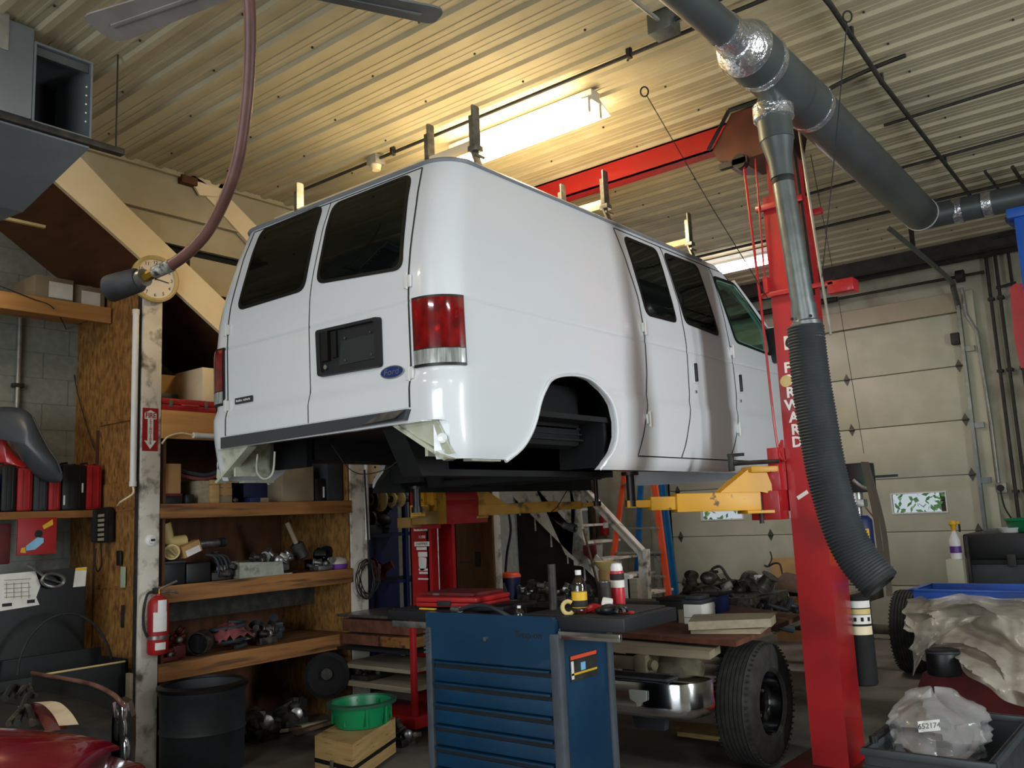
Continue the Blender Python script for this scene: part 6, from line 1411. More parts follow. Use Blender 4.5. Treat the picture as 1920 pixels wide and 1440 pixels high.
# warning placard on the side
pl = [at(u, v, x=x1+.0) for u, v in ((1068, 1231), (1118, 1217), (1121, 1264), (1071, 1281))]
yA, yB2, zA, zB = pl[0].y, pl[1].y, (pl[0].z+pl[1].z)/2, (pl[2].z+pl[3].z)/2; xs = x1-.002
pq_ = lambda a, b, o=0: (xs+o, yA+(yB2-yA)*a, zB+(zA-zB)*b)
sd = MB().prism([pq_(0, 0), pq_(1, 0), pq_(1, 1), pq_(0, 1)], (.002, 0, 0)).build('placard', mat('placard grey', '#2a2b28', '#3a3a36', rough=.3), cart, smooth=0)
MB().prism([pq_(.02, .84, .003), pq_(.98, .84, .003), pq_(.98, .98, .003), pq_(.02, .98, .003)], (.001, 0, 0)).build('orange_band', M['orange'], sd, smooth=0)
MB().prism([pq_(.02, .24, .003), pq_(.98, .24, .003), pq_(.98, .32, .003), pq_(.02, .32, .003)], (.001, 0, 0)).build('yellow_band', M['yel'], sd, smooth=0)
MB().prism([pq_(.38, .36, .003), pq_(.55, .36, .003), pq_(.55, .66, .003), pq_(.38, .66, .003)], (.001, 0, 0)).build('pictogram', M['sblue'], sd, smooth=0)
MB().prism([pq_(.03, .1, .003), pq_(.12, .1, .003), pq_(.12, .78, .003), pq_(.03, .78, .003)], (.001, 0, 0)).build('white_edge', M['paper'], sd, smooth=0)

ZL = lidz+.068; ZLL = lidz+.060
def on(u, v, z=ZL): return at(u, v, z=z)
# red cases on the left lid
c = on(800, 1131, ZLL); t = thing('red_tool_case', 'lower flat red plastic tool case on the left half of the cart top', 'tool case', tuple(c), 'red cases on the cart')
fm = frame_mtx((x0+.02, YC+.27, ZLL), (1, .12, 0), (-.12, 1, 0))
MB(fm).box((-.20, -.16, .012), (.19, .16, .035), .01).box((-.20, -.16, .036), (.19, .16, .062), .01).build('shell', M['redp'], t); MB(fm).box((-.05, -.178, .02), (.03, -.158, .045), .004).build('latch', M['ink'], t)
t = thing('red_tool_case', 'dark red folder case lying on the flat red case', 'tool case', tuple(c+Vector((0, 0, .064))), 'red cases on the cart')
fm2 = frame_mtx((x0+.0, YC+.29, ZLL+.063), (1, .05, 0), (-.05, 1, 0)); MB(fm2).box((-.19, -.13, 0), (.17, .13, .018), .006).build('shell', M['dred'], t); MB(fm2).box((-.1, -.137, .004), (-.06, -.128, .014)).build('latch', M['steel'], t)
tag(MB().box((x0-.13, YC+.08, ZLL), (x0-.02, YC+.10, ZLL+.008), .002).build('yellow_ruler', M['yel']), 'yellow strip lying at the front edge of the left cart lid', 'ruler')
MBk = MB().box((x0+.13, YC+.10, ZLL+.001), (x0+.40, YC+.42, ZLL+.022), .006, rot=(0, -.03, .1)); tag(MBk.build('black_folder', M['black']), 'flat black folder beside the red cases on the cart', 'folder')
t = thing('air_ratchet', 'grey curved air tool lying across the open cart well', 'tool', (x0+.38, YC+.1, zt)); MB().tube(spline([(x0+.18, YC+.05, zt+.02), (x0+.32, YC+.02, zt+.05), (x0+.44, YC+.0, zt+.045), (x0+.56, YC-.0, zt+.0)], 6), .010).build('hose', M['drum'], t); MB().cyl((x0+.12, YC+.07, zt+.02), (x0+.19, YC+.05, zt+.02), .016).build('grip', M['steel'], t)
def bottle(base, h, r, label, cap, lab=None, name='plastic_bottle', water=True):
    t = thing(name, label, 'bottle', tuple(base)); b = Vector(base)
    MB().lathe([(.001, 0), (r*.9, 0), (r, .01), (r, h*.5), (r*1.02, h*.62), (r*.85, h*.74), (r*.38, h*.86), (r*.36, h*.90)], b, n=24, cap=False).build('body', M['g_bott'], t)
    MB().cyl(b+Vector((0, 0, h*.89)), b+Vector((0, 0, h)), r*.42, n=20).build('cap', M[cap], t)
    if lab: MB().lathe([(r+.001, h*.14), (r+.002, h*.14), (r+.002, h*.5), (r+.001, h*.5)], b, n=24).build('label', M[lab], t)
    return t
p_ = on(1088, 1150); bt_ = bottle(p_, .195, .034, 'clear bottle with a yellow label on the right half of the cart top', 'white', 'yel')
MB().lathe([(.0365, .03), (.037, .03), (.037, .06), (.0365, .06)], p_, n=24).build('black_band', M['ink'], bt_)
p_ = at(974, 1160, y=YC+.03); p_.z = lidz+.004; bottle(p_, .10, .022, 'small clear bottle standing in the open cart well', 'white')
p_ = on(1066, 1152); t = thing('yellow_ring', 'pale yellow C-shaped ring standing beside the labelled bottle', 'ring', tuple(p_)); MB().tube([p_+AR*.026*math.cos(a)+Vector((0, 0, .030+.028*math.sin(a))) for a in [.9+4.7*i/14 for i in range(15)]], .010).build('ring', M['beige'], t)
p_ = on(1038, 1143); p_.x = max(p_.x, x1-.20); t = thing('steel_pipe', 'dark steel pipe standing upright on the cart', 'pipe', tuple(p_)); MB().cyl(p_, p_+Vector((0, 0, .215)), .020, n=20).build('pipe', M['dsteel'], t)
p_ = on(1135, 1139); t = thing('metal_cylinder', 'short dark metal cylinder standing beside the spray can', 'cylinder', tuple(p_)); MB().cyl(p_, p_+Vector((0, 0, .12)), .032, n=24).build('cylinder', M['dsteel'], t); MB().cyl(p_+Vector((0, 0, .12)), p_+Vector((0, 0, .124)), .026, n=24).build('top', M['galv'], t)
p_ = on(1160, 1134); t = thing('spray_can', 'white and red aerosol can standing on the cart top', 'spray can', tuple(p_)); MB().lathe([(.001, 0), (.033, 0), (.034, .004), (.034, .155), (.03, .165), (.02, .17)], p_, n=26).build('can', mat('can red', '#c03038', rough=.35), t)
MB().lathe([(.0342, .085), (.035, .085), (.035, .12), (.0342, .12)], p_, n=26).build('label', M['paper'], t); MB().lathe([(.0342, .121), (.035, .121), (.035, .152), (.0342, .152)], p_, n=26).build('label', M['ink'], t); MB().lathe([(.03, .165), (.031, .18), (.024, .20), (.001, .205)], p_, n=22).build('cap', M['white'], t)
random.seed(9)
p_ = on(1118, 1150); t = thing('red_grip_pliers', 'red handled tool lying on the cart in front of the dark cylinder', 'tool', tuple(p_)); MB().tube(spline([p_+Vector((-.06, 0, .015)), p_+Vector((-.02, .02, .025)), p_+Vector((.03, .0, .02))], 5), .017).tube(spline([p_+Vector((-.05, .05, .015)), p_+Vector((0, .03, .02)), p_+Vector((.04, .01, .02))], 5), .015).build('handle', M['redp'], t); MB().box(p_+Vector((0, .03, .01)), p_+Vector((.05, .08, .06)), .01, rot=(.3, .2, .5)).build('paper_tag', M['paper'], t)
p_ = on(1142, 1152); t = thing('black_glove', 'crumpled black glove lying on the cart', 'glove', tuple(p_)); MB().sph(p_+Vector((0, 0, .022)), .035, (1.2, 1.3, .7), 14, 8).sph(p_+Vector((-.05, .01, .015)), .022, (1.4, 1, .7), 12, 7).build('glove_body', M['black'], t)
for k in range(4): a = .6*k-.6; MB().tube(spline([p_+Vector((.02, 0, .02)), p_+Vector((.05*math.cos(a)+.02, .05*math.sin(a), .03)), p_+Vector((.08*math.cos(a), .08*math.sin(a), .012))], 4), .010).build('finger', M['black'], t)
t = thing('red_edged_mat', 'dark mat with a red edge on the far right of the cart top', 'mat', (rx-.2, YC+.35, ZL)); MB().box((rx-.34, YC+.18, ZL+.0), (rx-.04, yl_-.03, ZL+.008), .002).build('mat', M['rubber'], t); MB().box((rx-.34, YC+.165, ZL+.0), (rx-.04, YC+.18, ZL+.012), .002).build('red_edge', M['redp'], t)

# ================================================================== ROLLED-OUT VAN CHASSIS
ch = thing('van_chassis', 'dusty van chassis on wheels with a chrome bumper behind the tool cart', 'vehicle chassis', (.4, 4.0, 0))
def wheel(cx, cy, label_side=1, r=.372, w=.245):
    pr = [(.19, -w/2+.02), (.21, -w/2), (.30, -w/2), (.345, -w/2+.015), (r-.006, -w/2+.035)]
    n_ = 6
    for k in range(n_):
        a = -w/2+.04+(w-.08)*k/n_; b = a+(w-.08)/n_*.72; c = a+(w-.08)/n_
        pr += [(r, a), (r, b), (r-.010, b+.001), (r-.010, c-.001)]
    pr += [(r, w/2-.04), (r-.006, w/2-.035), (.345, w/2-.015), (.30, w/2), (.21, w/2), (.19, w/2-.02)]
    tb = MB().lathe(pr, (cx, cy, r), (1, 0, 0), n=64, cap=False)
    # tread blocks: small sipes
    wh = tb.build('tyre', M['tyre'], ch, smooth=40)
    mb = MB()
    for i in range(60):
        a = 2*PI*i/60; d = Vector((0, math.cos(a), math.sin(a)))
        for s2 in (-1, 1): mb.box(Vector((-.016, -.006, -.004)), Vector((.016, .006, .004))); m3 = frame_mtx(Vector((cx+s2*(w/2-.026), cy, r))+d*(r-.0135), (1, 0, 0), Vector((0, -math.sin(a), math.cos(a)))); mb.v[-8:] = [m3@q for q in mb.v[-8:]]
    mb.build('tread_block', M['tyre'], wh, smooth=0); tag(ALL[-1], kind='stuff')
    MB().lathe([(.20, w/2-.01), (.215, w/2), (.20, w/2-.02), (.185, w/2-.03), (.18, .03), (.16, .0), (.10, -.01), (.085, .02), (.06, .025), (.055, .07), (.04, .075), (.001, .075)], (cx, cy, r), (1, 0, 0), n=40, cap=False).build('rim', mat('gloss black rim', '#0c0d0e', rough=.2, coat=.6), wh)
    MB().lathe([(.205, -w/2+.01), (.19, -w/2+.05), (.001, -w/2+.06)], (cx, cy, r), (1, 0, 0), n=32, cap=False).build('inner_rim', M['dsteel'], wh)
    for k in range(8): a = 2*PI*k/8; MB().cyl((cx+.01, cy+.082*math.cos(a), r+.082*math.sin(a)), (cx+.035, cy+.082*math.cos(a), r+.082*math.sin(a)), .010, n=6).build('lug_nut', M['steel'], wh)
wheel(1.285, 2.44); wheel(1.32, 5.92); wheel(-.52, 2.44); wheel(-.52, 5.92)
mb = MB()
for x in (-.05, .85): mb.box((x-.04, 1.80, .60), (x+.04, 6.6, .72), .006)
mb.build('frame_rail', M['dust'], ch)
for y in (1.85, 2.9, 3.8, 4.8, 5.9): MB().box((-.02, y, .62), (.82, y+.08, .70), .006).build('cross_member', M['dust'], ch)
for yy in (2.44, 5.92): MB().cyl((-.42, yy, .37), (1.20, yy, .37), .045, n=18).sph((.4, yy, .37), .15, (1, .9, 1)).build('axle', M['dust'], ch)
for x in (-.2, 1.0):
    for k in range(3): MB().tube(spline([(x, 1.75+.12*k, .60-.02*k), (x, 2.44, .44-.018*k), (x, 3.15-.12*k, .58-.02*k)], 8), .022, n=4).build('leaf_spring', M['dust'], ch)
MB().lathe([(.001, 0), (.13, .0), (.17, .05), (.17, .28), (.10, .34), (.001, .34)], (.93, 2.0, .40), (0, .5, .9), n=26).build('dusty_canister', M['dust'], ch)
MB().sph((.72, 1.98, .62), .10, (1, 1, 1.1)).cyl((.80, 1.88, .66), (.93, 1.84, .66), .03).build('dusty_dome', M['dust'], ch)
MB().prism([(.80, 1.78, .30), (1.0, 1.78, .30), (1.05, 1.78, .62), (.72, 1.78, .62)], (0, .05, 0)).build('bumper_bracket', mat('slate bracket', '#3b424a', rough=.7), ch)
random.seed(12)
for k in range(9):
    a = Vector((random.uniform(.45, .8), random.uniform(1.7, 2.1), random.uniform(.60, .82))); b = a+Vector((random.uniform(-.5, .3), random.uniform(-.1, .3), random.uniform(-.1, .05)))
    MB().tube(spline([a, (a+b)/2+Vector((0, 0, random.uniform(-.08, .06))), b], 6), random.uniform(.006, .018)).build('wiring_hose', M['rubber' if k % 3 else 'steel'], ch)
# chrome bumper: profile swept along a path that wraps round the corner
YBm = 1.60
zb0 = at(1240, 1350, y=YBm).z; zb1 = at(1240, 1280, y=YBm).z
path2 = [Vector((-.62+.12*i, YBm+.012*(abs(i-8)/8)**2, 0)) for i in range(16) if -.62+.12*i < 1.17]+[Vector((1.20, YBm+.035, 0)), Vector((1.235, YBm+.07, 0)), Vector((1.26, YBm+.12, 0)), Vector((1.275, YBm+.18, 0)), Vector((1.28, YBm+.25, 0))]
prof2 = [(-.03, zb0), (.0, zb0+.004), (.022, zb0+.03), (.03, zb0+.07), (.024, zb0+.105), (.026, zb1-.03), (.02, zb1-.008), (.0, zb1), (-.12, zb1+.004)]
V = []; F = []; 
for i, p_ in enumerate(path2):
    t_ = (path2[min(i+1, len(path2)-1)]-path2[max(i-1, 0)]).normalized(); nn = Vector((t_.y, -t_.x, 0))
    for o, z in prof2: V.append(p_+nn*o+Vector((0, 0, z)))
m_ = len(prof2)
for i in range(len(path2)-1):
    for j in range(m_-1): F.append((i*m_+j, (i+1)*m_+j, (i+1)*m_+j+1, i*m_+j+1))
bu = MB().add(V, F).build('chrome_bumper', M['chrome'], ch, smooth=50, fix=False)
MB().box((-.6, YBm+.01, zb1+.003), (1.14, YBm+.14, zb1+.016), .004).build('step_pad', M['drum'], bu)
mb = MB()
for k in range(6): mb.box((-.6, YBm+.018+.02*k, zb1+.016), (1.12, YBm+.026+.02*k, zb1+.02))
mb.build('step_ribs', M['black'], bu, smooth=0)
c = at(1196, 1306, y=YBm-.035); MB().prism(roundpoly([(c.x-.06, c.y, c.z+.035), (c.x+.06, c.y, c.z+.035), (c.x+.055, c.y, c.z-.02), (c.x+.015, c.y, c.z-.035), (c.x+.012, c.y, c.z-.055), (c.x-.012, c.y, c.z-.055), (c.x-.015, c.y, c.z-.035), (c.x-.055, c.y, c.z-.02)], .008, 3), (0, .004, 0)).build('shield_sticker', mat('pale shield sticker', '#a9b3a8', rough=.5), bu, smooth=0)
tag(MB().prism([at(u, v, z=.03) for u, v in ((1262, 1360), (1375, 1368), (1362, 1392), (1270, 1380))], (0, 0, .03)).build('floor_board', M['crate']), 'brown board lying on the floor under the chrome bumper', 'board')
# boards and boxes laid on the chassis
def slab(px, z, th): return MB().prism([at(u, v, z=z) for u, v in px], (0, 0, -th))
tag(slab([(1120, 1183), (1380, 1203), (1505, 1152), (1320, 1128)], .815, .03).build('rusty_board', M['rust'], smooth=0), 'rusty brown carpeted board laid across the dusty chassis', 'board')
tag(slab([(1100, 1205), (1330, 1222), (1350, 1210), (1100, 1192)], .765, .045).build('grey_plank', M['pallet'], smooth=0), 'weathered plank across the chassis below the rusty board', 'board')
t = thing('pale_board', 'pale weathered board on top of the rusty board behind the tool cart', 'board', tuple(at(1380, 1170, z=.82)))
slab([(1295, 1180), (1425, 1180), (1452, 1160), (1320, 1158)], .845, .028).build('panel', M['pallet'], t, smooth=0)
slab([(1290, 1166), (1445, 1160), (1458, 1148), (1300, 1152)], .90, .05).build('raised_rear_edge', M['pallet'], t, smooth=0)
yq = 2.55
a, b = at(1284, 1178, y=yq), at(1315, 1134, y=yq); t = thing('white_carton', 'white cardboard carton on the chassis boards beside the tool cart', 'box', (a.x, yq, a.z)); MB().box((a.x, yq, a.z), (b.x, yq+.2, b.z), .003).build('carton', M['paper'], t); MB().box((a.x-.001, yq-.001, a.z+.07), (b.x+.001, yq+.2, a.z+.075)).build('fold_line', M['gcard'], t, smooth=0)
a2 = at(1272, 1178, y=yq+.02); t = tag(MB().box((a2.x-.0, yq+.03, a.z), (a.x-.004, yq+.2, a.z+.12), .003).build('cream_block', M['gcard']), 'tan block standing left of the white carton', 'block')
random.seed(14); t = thing('grey_cloth_bundle', 'grey folded bundle resting on top of the white carton', 'cloth', (a.x, yq, b.z)); MB().box((a.x-.01, yq-.01, b.z+.002), (b.x+.005, yq+.18, b.z+.03), .012).box((a.x+.01, yq, b.z+.03), (b.x-.01, yq+.16, b.z+.06), .014).build('cloth', M['drum'], t)
a, b = at(1238, 1170, y=2.72), at(1284, 1122, y=2.72); t = thing('black_bin', 'black plastic bin on the chassis left of the white carton', 'bin', (a.x, 2.72, a.z)); MB().box((a.x, 2.72, a.z), (b.x, 2.95, b.z), .008).build('bin', M['black'], t); MB().box((a.x-.012, 2.70, b.z-.02), (b.x+.01, 2.97, b.z), .004).build('rim', M['black'], t)
a, b = at(1316, 1150, y=3.1), at(1342, 1118, y=3.1); t = thing('car_battery', 'dark blue car battery with a black lid behind the white carton', 'car battery', (a.x, 3.1, a.z)); MB().box((a.x, 3.1, a.z), (b.x, 3.32, b.z), .006).build('case', M['blued'], t); MB().box((a.x-.08, 3.08, b.z), (b.x+.03, 3.34, b.z+.025), .006).build('lid', M['black'], t); MB().box((a.x+.05, 3.098, a.z+.05), (b.x-.01, 3.1, a.z+.07)).build('label', M['beige'], t, smooth=0)
for xx in (a.x-.04, b.x-.02): MB().cyl((xx, 3.2, b.z+.025), (xx, 3.2, b.z+.045), .012).build('terminal', M['dsteel'], t)
# engine and pile of parts further back
zz0 = .60
part_thing('engine_block', 'large dark dirty engine block on the chassis below the pile of parts', 'engine', 71, (.42, 4.1, .72), (.8, .9, .42), 'grease', 16)
for k in range(10):
    random.seed(80+k); a = at(1345+16*k, 1150-random.uniform(0, 10), y=3.7+.05*k); b = a+Vector((random.uniform(-.1, .3), random.uniform(-.2, .2), random.uniform(-.08, .10)))
    w_ = ['far left', 'second', 'third', 'fourth', 'fifth', 'sixth', 'seventh', 'eighth', 'ninth', 'far right'][k]
    tag(MB().tube(spline([a, (a+b)/2+Vector((0, .1, .06)), b, b+Vector((.1, .1, -.05))], 6), random.uniform(.014, .03)).build('black_hose', M['rubber' if k % 2 else 'drum']), w_+' black hose in the row of hoses lying on the chassis engine', 'hose', 'black hoses on the engine')
yP = 4.85
a, b = at(1375, 1140, y=yP), at(1478, 1122, y=yP); t = tag(MB().box((a.x, yP, a.z-.05), (b.x, yP+.35, b.z), .006).build('brown_plank', M['wood']), 'thick brown plank under the heap of engine parts', 'board')
zP = b.z+.004
a, b = at(1315, 1122, y=yP+.3), at(1385, 1112, y=yP+.3); tag(MB().box((a.x, yP+.25, a.z-.02), (at(1490, 1112, y=yP+.3).x, yP+.7, b.z+.0), .006).build('rusty_tube_board', M['rust']), 'rusty board behind the thick brown plank', 'board')
zQ = b.z+.002
def rp(u, v, dy=.45): return at(u, v, y=yP+dy)
t = thing('steering_linkage', 'black hand truck shaped linkage frame standing on the parts heap', 'car part', tuple(rp(1360, 1110)))
MB().tube(spline([rp(1337, 1082), rp(1335, 1068), rp(1350, 1062), rp(1362, 1078), rp(1372, 1092)], 5), .014).tube([rp(1330, 1072), rp(1346, 1072)], .014).tube([rp(1340, 1074), rp(1352, 1090)], .012).build('bent_bar', M['dsteel'], t)
MB().prism([rp(1346, 1076), rp(1359, 1074), rp(1368, 1088), rp(1354, 1089)], (0, .01, 0)).build('plate', M['pallet'], t, smooth=0)
MB().box(rp(1336, 1096)+Vector((0, -.05, 0)), rp(1380, 1088)+Vector((0, .1, 0)), .01).tube([rp(1322, 1094), rp(1340, 1096)], .012).build('crosspiece', M['ink'], t)
pc = rp(1358, 1113); part_thing('black_subframe', 'black heap of brackets at the left of the parts pile', 'car parts', 72, (pc.x, pc.y, zQ), (.28, .25, .14), 'dsteel', 12)
pc = rp(1385, 1113); part_thing('gearbox_part', 'greasy casting in the middle of the parts pile', 'car part', 73, (pc.x, pc.y, zQ), (.24, .2, .12), 'grease', 10)
pc = rp(1410, 1108); t = thing('round_housing', 'round brown metal housing on the parts pile', 'car part', (pc.x, pc.y, zQ)); MB().lathe([(.05, 0), (.09, 0), (.10, .03), (.10, .09), (.08, .12), (.03, .13)], (pc.x, pc.y, zQ+.09), (.3, -.9, .2), n=26).build('housing', M['grease'], t)
pc = rp(1442, 1108); part_thing('silver_casting', 'silver grey casting at the right of the parts pile', 'car part', 74, (pc.x, pc.y, zQ), (.22, .2, .13), 'steel', 10)
pb = at(1427, 1119, y=yP+.12); t = thing('spray_bottle', 'clear spray bottle standing in front of the parts pile on the brown plank', 'spray bottle', (pb.x, pb.y, zP)); bb = Vector((pb.x, pb.y, zP))
MB().lathe([(.001, 0), (.032, 0), (.034, .01), (.034, .11), (.014, .15), (.013, .165)], bb, n=20).build('body', mat('cloudy bottle', '#a8adab', '#bcc1bf', rough=.3), t); MB().box(bb+Vector((-.05, -.012, .165)), bb+Vector((.02, .012, .19)), .006).tube([bb+Vector((-.03, 0, .17)), bb+Vector((-.045, 0, .135))], .006).build('trigger_head', M['white'], t)
for k, (u, v) in enumerate(((1442, 1121), (1460, 1123))): p_ = at(u, v, y=yP+.05); tag(MB().box((p_.x-.06, p_.y, zP), (p_.x+.06, p_.y+.16, zP+.03), .004, rot=(0, -.1, .4)).build('pale_wood_offcut', M['cream']), ('left', 'right')[k]+' pale wood offcut on the brown plank', 'wood offcut')
pc = rp(1478, 1105, .3); t = thing('brown_leather_cover', 'crumpled brown leather cover beside the red column on the parts pile', 'cover', (pc.x, pc.y, zQ)); random.seed(15)
hh = [[random.uniform(-.03, .03) for _ in range(13)] for _ in range(13)]
MB().grid(lambda a, b: (pc.x-.22+.44*a, pc.y-.15+.35*b, zQ+.01+.20*math.sin(PI*a)**.7*math.sin(PI*min(1, b*1.2+.02))**.6*(.7+.3*a)+hh[int(a*12)][int(b*12)]*math.sin(PI*a)*math.sin(PI*b)), 12, 12, (0, 0, -.01)).build('cover', M['brown'], t, smooth=80)
a, b = at(1448, 1085, y=7.3), at(1500, 1046, y=7.3); t = tag(MB().box((a.x, 7.3, .0), (a.x+.75, 7.33, b.z), .002).build('cardboard_sheet', M['card']), 'brown cardboard sheet standing against the garage door behind the red column', 'cardboard sheet')
t = tag(MB().tube(spline([rp(1466, 1072, .6), rp(1462, 1058, .6), rp(1452, 1056, .6), rp(1440, 1062, .6), rp(1433, 1060, .6)], 5), .01).tube(spline([rp(1440, 1062, .6), rp(1447, 1048, .6), rp(1444, 1034, .6)], 4), .007).tube([rp(1466, 1072, .6), rp(1470, 1100, .6)], .007).build('bent_wire_branch', M['dsteel']), 'twisted grey metal branch sticking up from the parts pile', 'metal rod')

# ================================================================== FAR LEFT CORNER BELOW THE VAN
st = thing('wooden_staircase', 'white painted wooden staircase with handrail in the far left corner', 'staircase', (-2.6, 6.4, 0)); y6 = 6.0
T6 = lambda u, v: at(u, v, y=y6)
A_, B_ = T6(935, 905), T6(1172, 1140); sl = (B_-A_)/(B_.x-A_.x)
ex0 = A_-sl*.8; ex1 = B_+sl*.28
MB().prism([ex0, ex1, ex1+Vector((.22, 0, 0)), ex0+Vector((.62, 0, .0))], (0, .04, 0)).build('stringer', M['wpost'], st, smooth=0)
mb = MB()
for k in range(12):
    x = -4+.24*k+.12; z = A_.z+(x-A_.x)*sl.z/sl.x
    if x < XL+.05 or z < .1: continue
    MB().box((x, y6+.04, z+.03), (x+.26, y6+.9, z+.06), .004).box((x, y6+.05, z-.2), (x+.02, y6+.9, z+.03)).build('tread', M['wpost'], st, smooth=0)
MB().prism([T6(1068, 905), T6(1082, 905), T6(1100, 1062), T6(1076, 1060)], (0, .03, 0)).build('baluster', M['wpost'], st, smooth=0)
MB().prism([T6(1000, 905), T6(1068, 905), T6(1110, 1075), T6(1060, 1040)], (0, .02, 0)).build('side_board', M['wpost'], st, smooth=0)
MB().prism([T6(1196, 1030), T6(1212, 1030), T6(1217, 1180), T6(1201, 1180)], (0, .08, 0)).build('newel_post', M['wpost'], st, smooth=0)
h0, h1 = T6(1086, 905), T6(1205, 1032); hd = (h1-h0).normalized()
MB().prism([h0-hd*1.2, h1, h1+Vector((-.0, 0, -.12)), h0-hd*1.2+Vector((0, 0, -.12))], (0, .03, 0)).prism([h0-hd*1.2+Vector((0, -.03, .0)), h1+Vector((0, -.03, 0)), h1+Vector((0, .06, 0)), h0-hd*1.2+Vector((0, .06, 0))], (0, 0, .02)).build('handrail', M['wpost'], st, smooth=0)
struct(MB().prism([Vector((ex0.x, y6+.06, 0)), Vector((ex1.x, y6+.06, 0)), Vector((ex1.x, y6+.06, ex1.z)), Vector((ex0.x, y6+.06, ex0.z))], (0, .02, 0)), 'wall_stair_closet', mat('dark brown panel', '#1d1410', '#261a14', rough=.8))
# orange step ladder
ld = thing('orange_stepladder', 'orange fibreglass stepladder standing behind the yellow swing arm', 'stepladder', (-1.7, 6.6, 0)); y7 = 6.7
T7 = lambda u, v, dy=0: at(u, v, y=y7+dy)
def rail(p_, q, w_, m_, par, name='rail'):
    d = (q-p_); q2 = q+d*.55; p2 = p_-d*.7; 
    if p2.z < .03 or q2.z < .03:
        lo2, hi2 = (p_, q) if p_.z < q.z else (q, p_); d2 = (hi2-lo2); k = lo2.z/d2.z; lo2 = lo2-d2*k; hi2 = hi2+d2.normalized()*.35; p2, q2 = lo2, hi2
    MB().prism([p2+Vector((-w_/2, 0, 0)), p2+Vector((w_/2, 0, 0)), q2+Vector((w_/2, 0, 0)), q2+Vector((-w_/2, 0, 0))], (0, .04, 0)).build(name, M[m_], par, smooth=0)
rail(T7(1253, 1125), T7(1223, 885), .075, 'orange', ld); rail(T7(1148, 1050), T7(1170, 885), .06, 'orange', ld)
for v in (908, 992, 1037, 1080, 1120):
    a, b = T7(1168-(v-908)*.12, v), T7(1226+(v-908)*.125, v); MB().box((a.x, y7-.02, a.z-.012), (b.x, y7+.06, a.z+.012), .003).build('step', M['lcond'], ld)
for v in (1060, 1100): MB().tube([T7(1222, v-25), T7(1240, v)], .006).build('brace', M['steel'], ld)
bl = thing('blue_ladder', 'blue fibreglass ladder leaning beside the orange stepladder', 'ladder', (-1.5, 7.2, 0))
rail(T7(1268, 1130, .5), T7(1240, 900, .5), .07, 'lad', bl); rail(T7(1260, 1130, .45), T7(1234, 900, .45), .05, 'lad', bl); rail(T7(1196, 1010, .5), T7(1200, 905, .5), .07, 'lad', bl)
for v in (950, 1040): a, b = T7(1198, v, .5), T7(1246, v, .5); MB().cyl(a, b, .015).build('rung', M['steel'], bl)
def wallthing(u, v): return at(u, v, y=YF-.1)
p_ = wallthing(1133, 1004); extinguisher((p_.x, YF-.09, p_.z), .30, .065, 'small red fire extinguisher hanging on the far wall behind the stair handrail', full=False)
for k, (u, w_, m_, l) in enumerate(((1098, .04, 'lcond', 'thin grey pipe'), (1112, .05, 'brown', 'brown wooden pole'), (1104, .03, 'dsteel', 'dark pipe'))): p_ = wallthing(u, 1000); tag(MB().box((p_.x-w_/2, YF-.06-.02*k, 0), (p_.x+w_/2, YF-.02-.02*k, 3.2), .003).build('wall_pole', M[m_]), l+' running up the far wall beside the small extinguisher', 'pole')
# broom, basket, bucket, bits on the far bench
ben = thing('rear_workbench', 'dark low workbench behind the tool cart with castings on it', 'workbench', (-1.6, 4.6, 0)); yb4 = 4.4
a, b = at(950, 1128, y=yb4), at(1225, 1128, y=yb4); MB().box((a.x, yb4, a.z-.05), (b.x, yb4+.6, a.z), .004).build('top', M['dsteel'], ben)
for xx in (a.x+.05, b.x-.1): MB().box((xx, yb4+.05, 0), (xx+.06, yb4+.11, a.z-.05)).build('leg', M['dsteel'], ben)
ZBn = a.z+.002
bench = lambda u: at(u, 1128, y=yb4+.2)
p_ = bench(957); t = thing('blue_bucket', 'blue plastic bucket with an orange red lid beside the dirty white post', 'bucket', (p_.x, p_.y, ZBn)); bb = Vector((p_.x, p_.y, ZBn))
MB().lathe([(.001, 0), (.11, 0), (.12, .22), (.125, .22), (.125, .24)], bb, n=28).build('pail', M['blued'], t); MB().lathe([(.128, .235), (.128, .25), (.11, .28), (.05, .29), (.001, .29)], bb, n=28).build('lid', M['orange'], t)
MB().prism([bb+Vector((-.05, -.125, .17)), bb+Vector((.03, -.122, .19)), bb+Vector((.07, -.12, .06)), bb+Vector((.02, -.12, .05))], (0, -.003, 0)).build('pale_label', M['lcond'], t, smooth=0)
t2 = MB().tube(spline([bb+Vector((-.05, 0, .29)), bb+Vector((.0, -.02, .5)), bb+Vector((.05, 0, .75)), bb+Vector((.0, .02, 1.0))], 6), .014); t2.build('bucket_hose', M['rubber'], t)
for k, (u, s_, m_) in enumerate(((990, .2, 'steel'), (1018, .24, 'grease'), (1058, .18, 'steel'), (1095, .2, 'dsteel'))): p_ = bench(u); part_thing('engine_casting', ['pale casting beside the blue bucket', 'heap shaped brownish casting left of the upright steel pipe', 'small shiny casting right of the upright steel pipe', 'dark casting behind the labelled bottle'][k], 'car part', 90+k, (p_.x, p_.y, ZBn), (s_, s_, s_*.9), m_, 9)
t = thing('broom', 'brown wooden broom handle leaning against the white stair', 'broom', tuple(at(1125, 1120, y=5.7))); a, b = at(1094, 992, y=5.75), at(1128, 1125, y=5.75); MB().tube([a, b, b+(b-a)*.45], .014).build('handle', M['brown'], t); b2 = b+(b-a)*.45; MB().box(b2+Vector((-.18, -.03, -.12)), b2+Vector((.18, .03, 0)), .01).build('bristles', M['dsteel'], t)
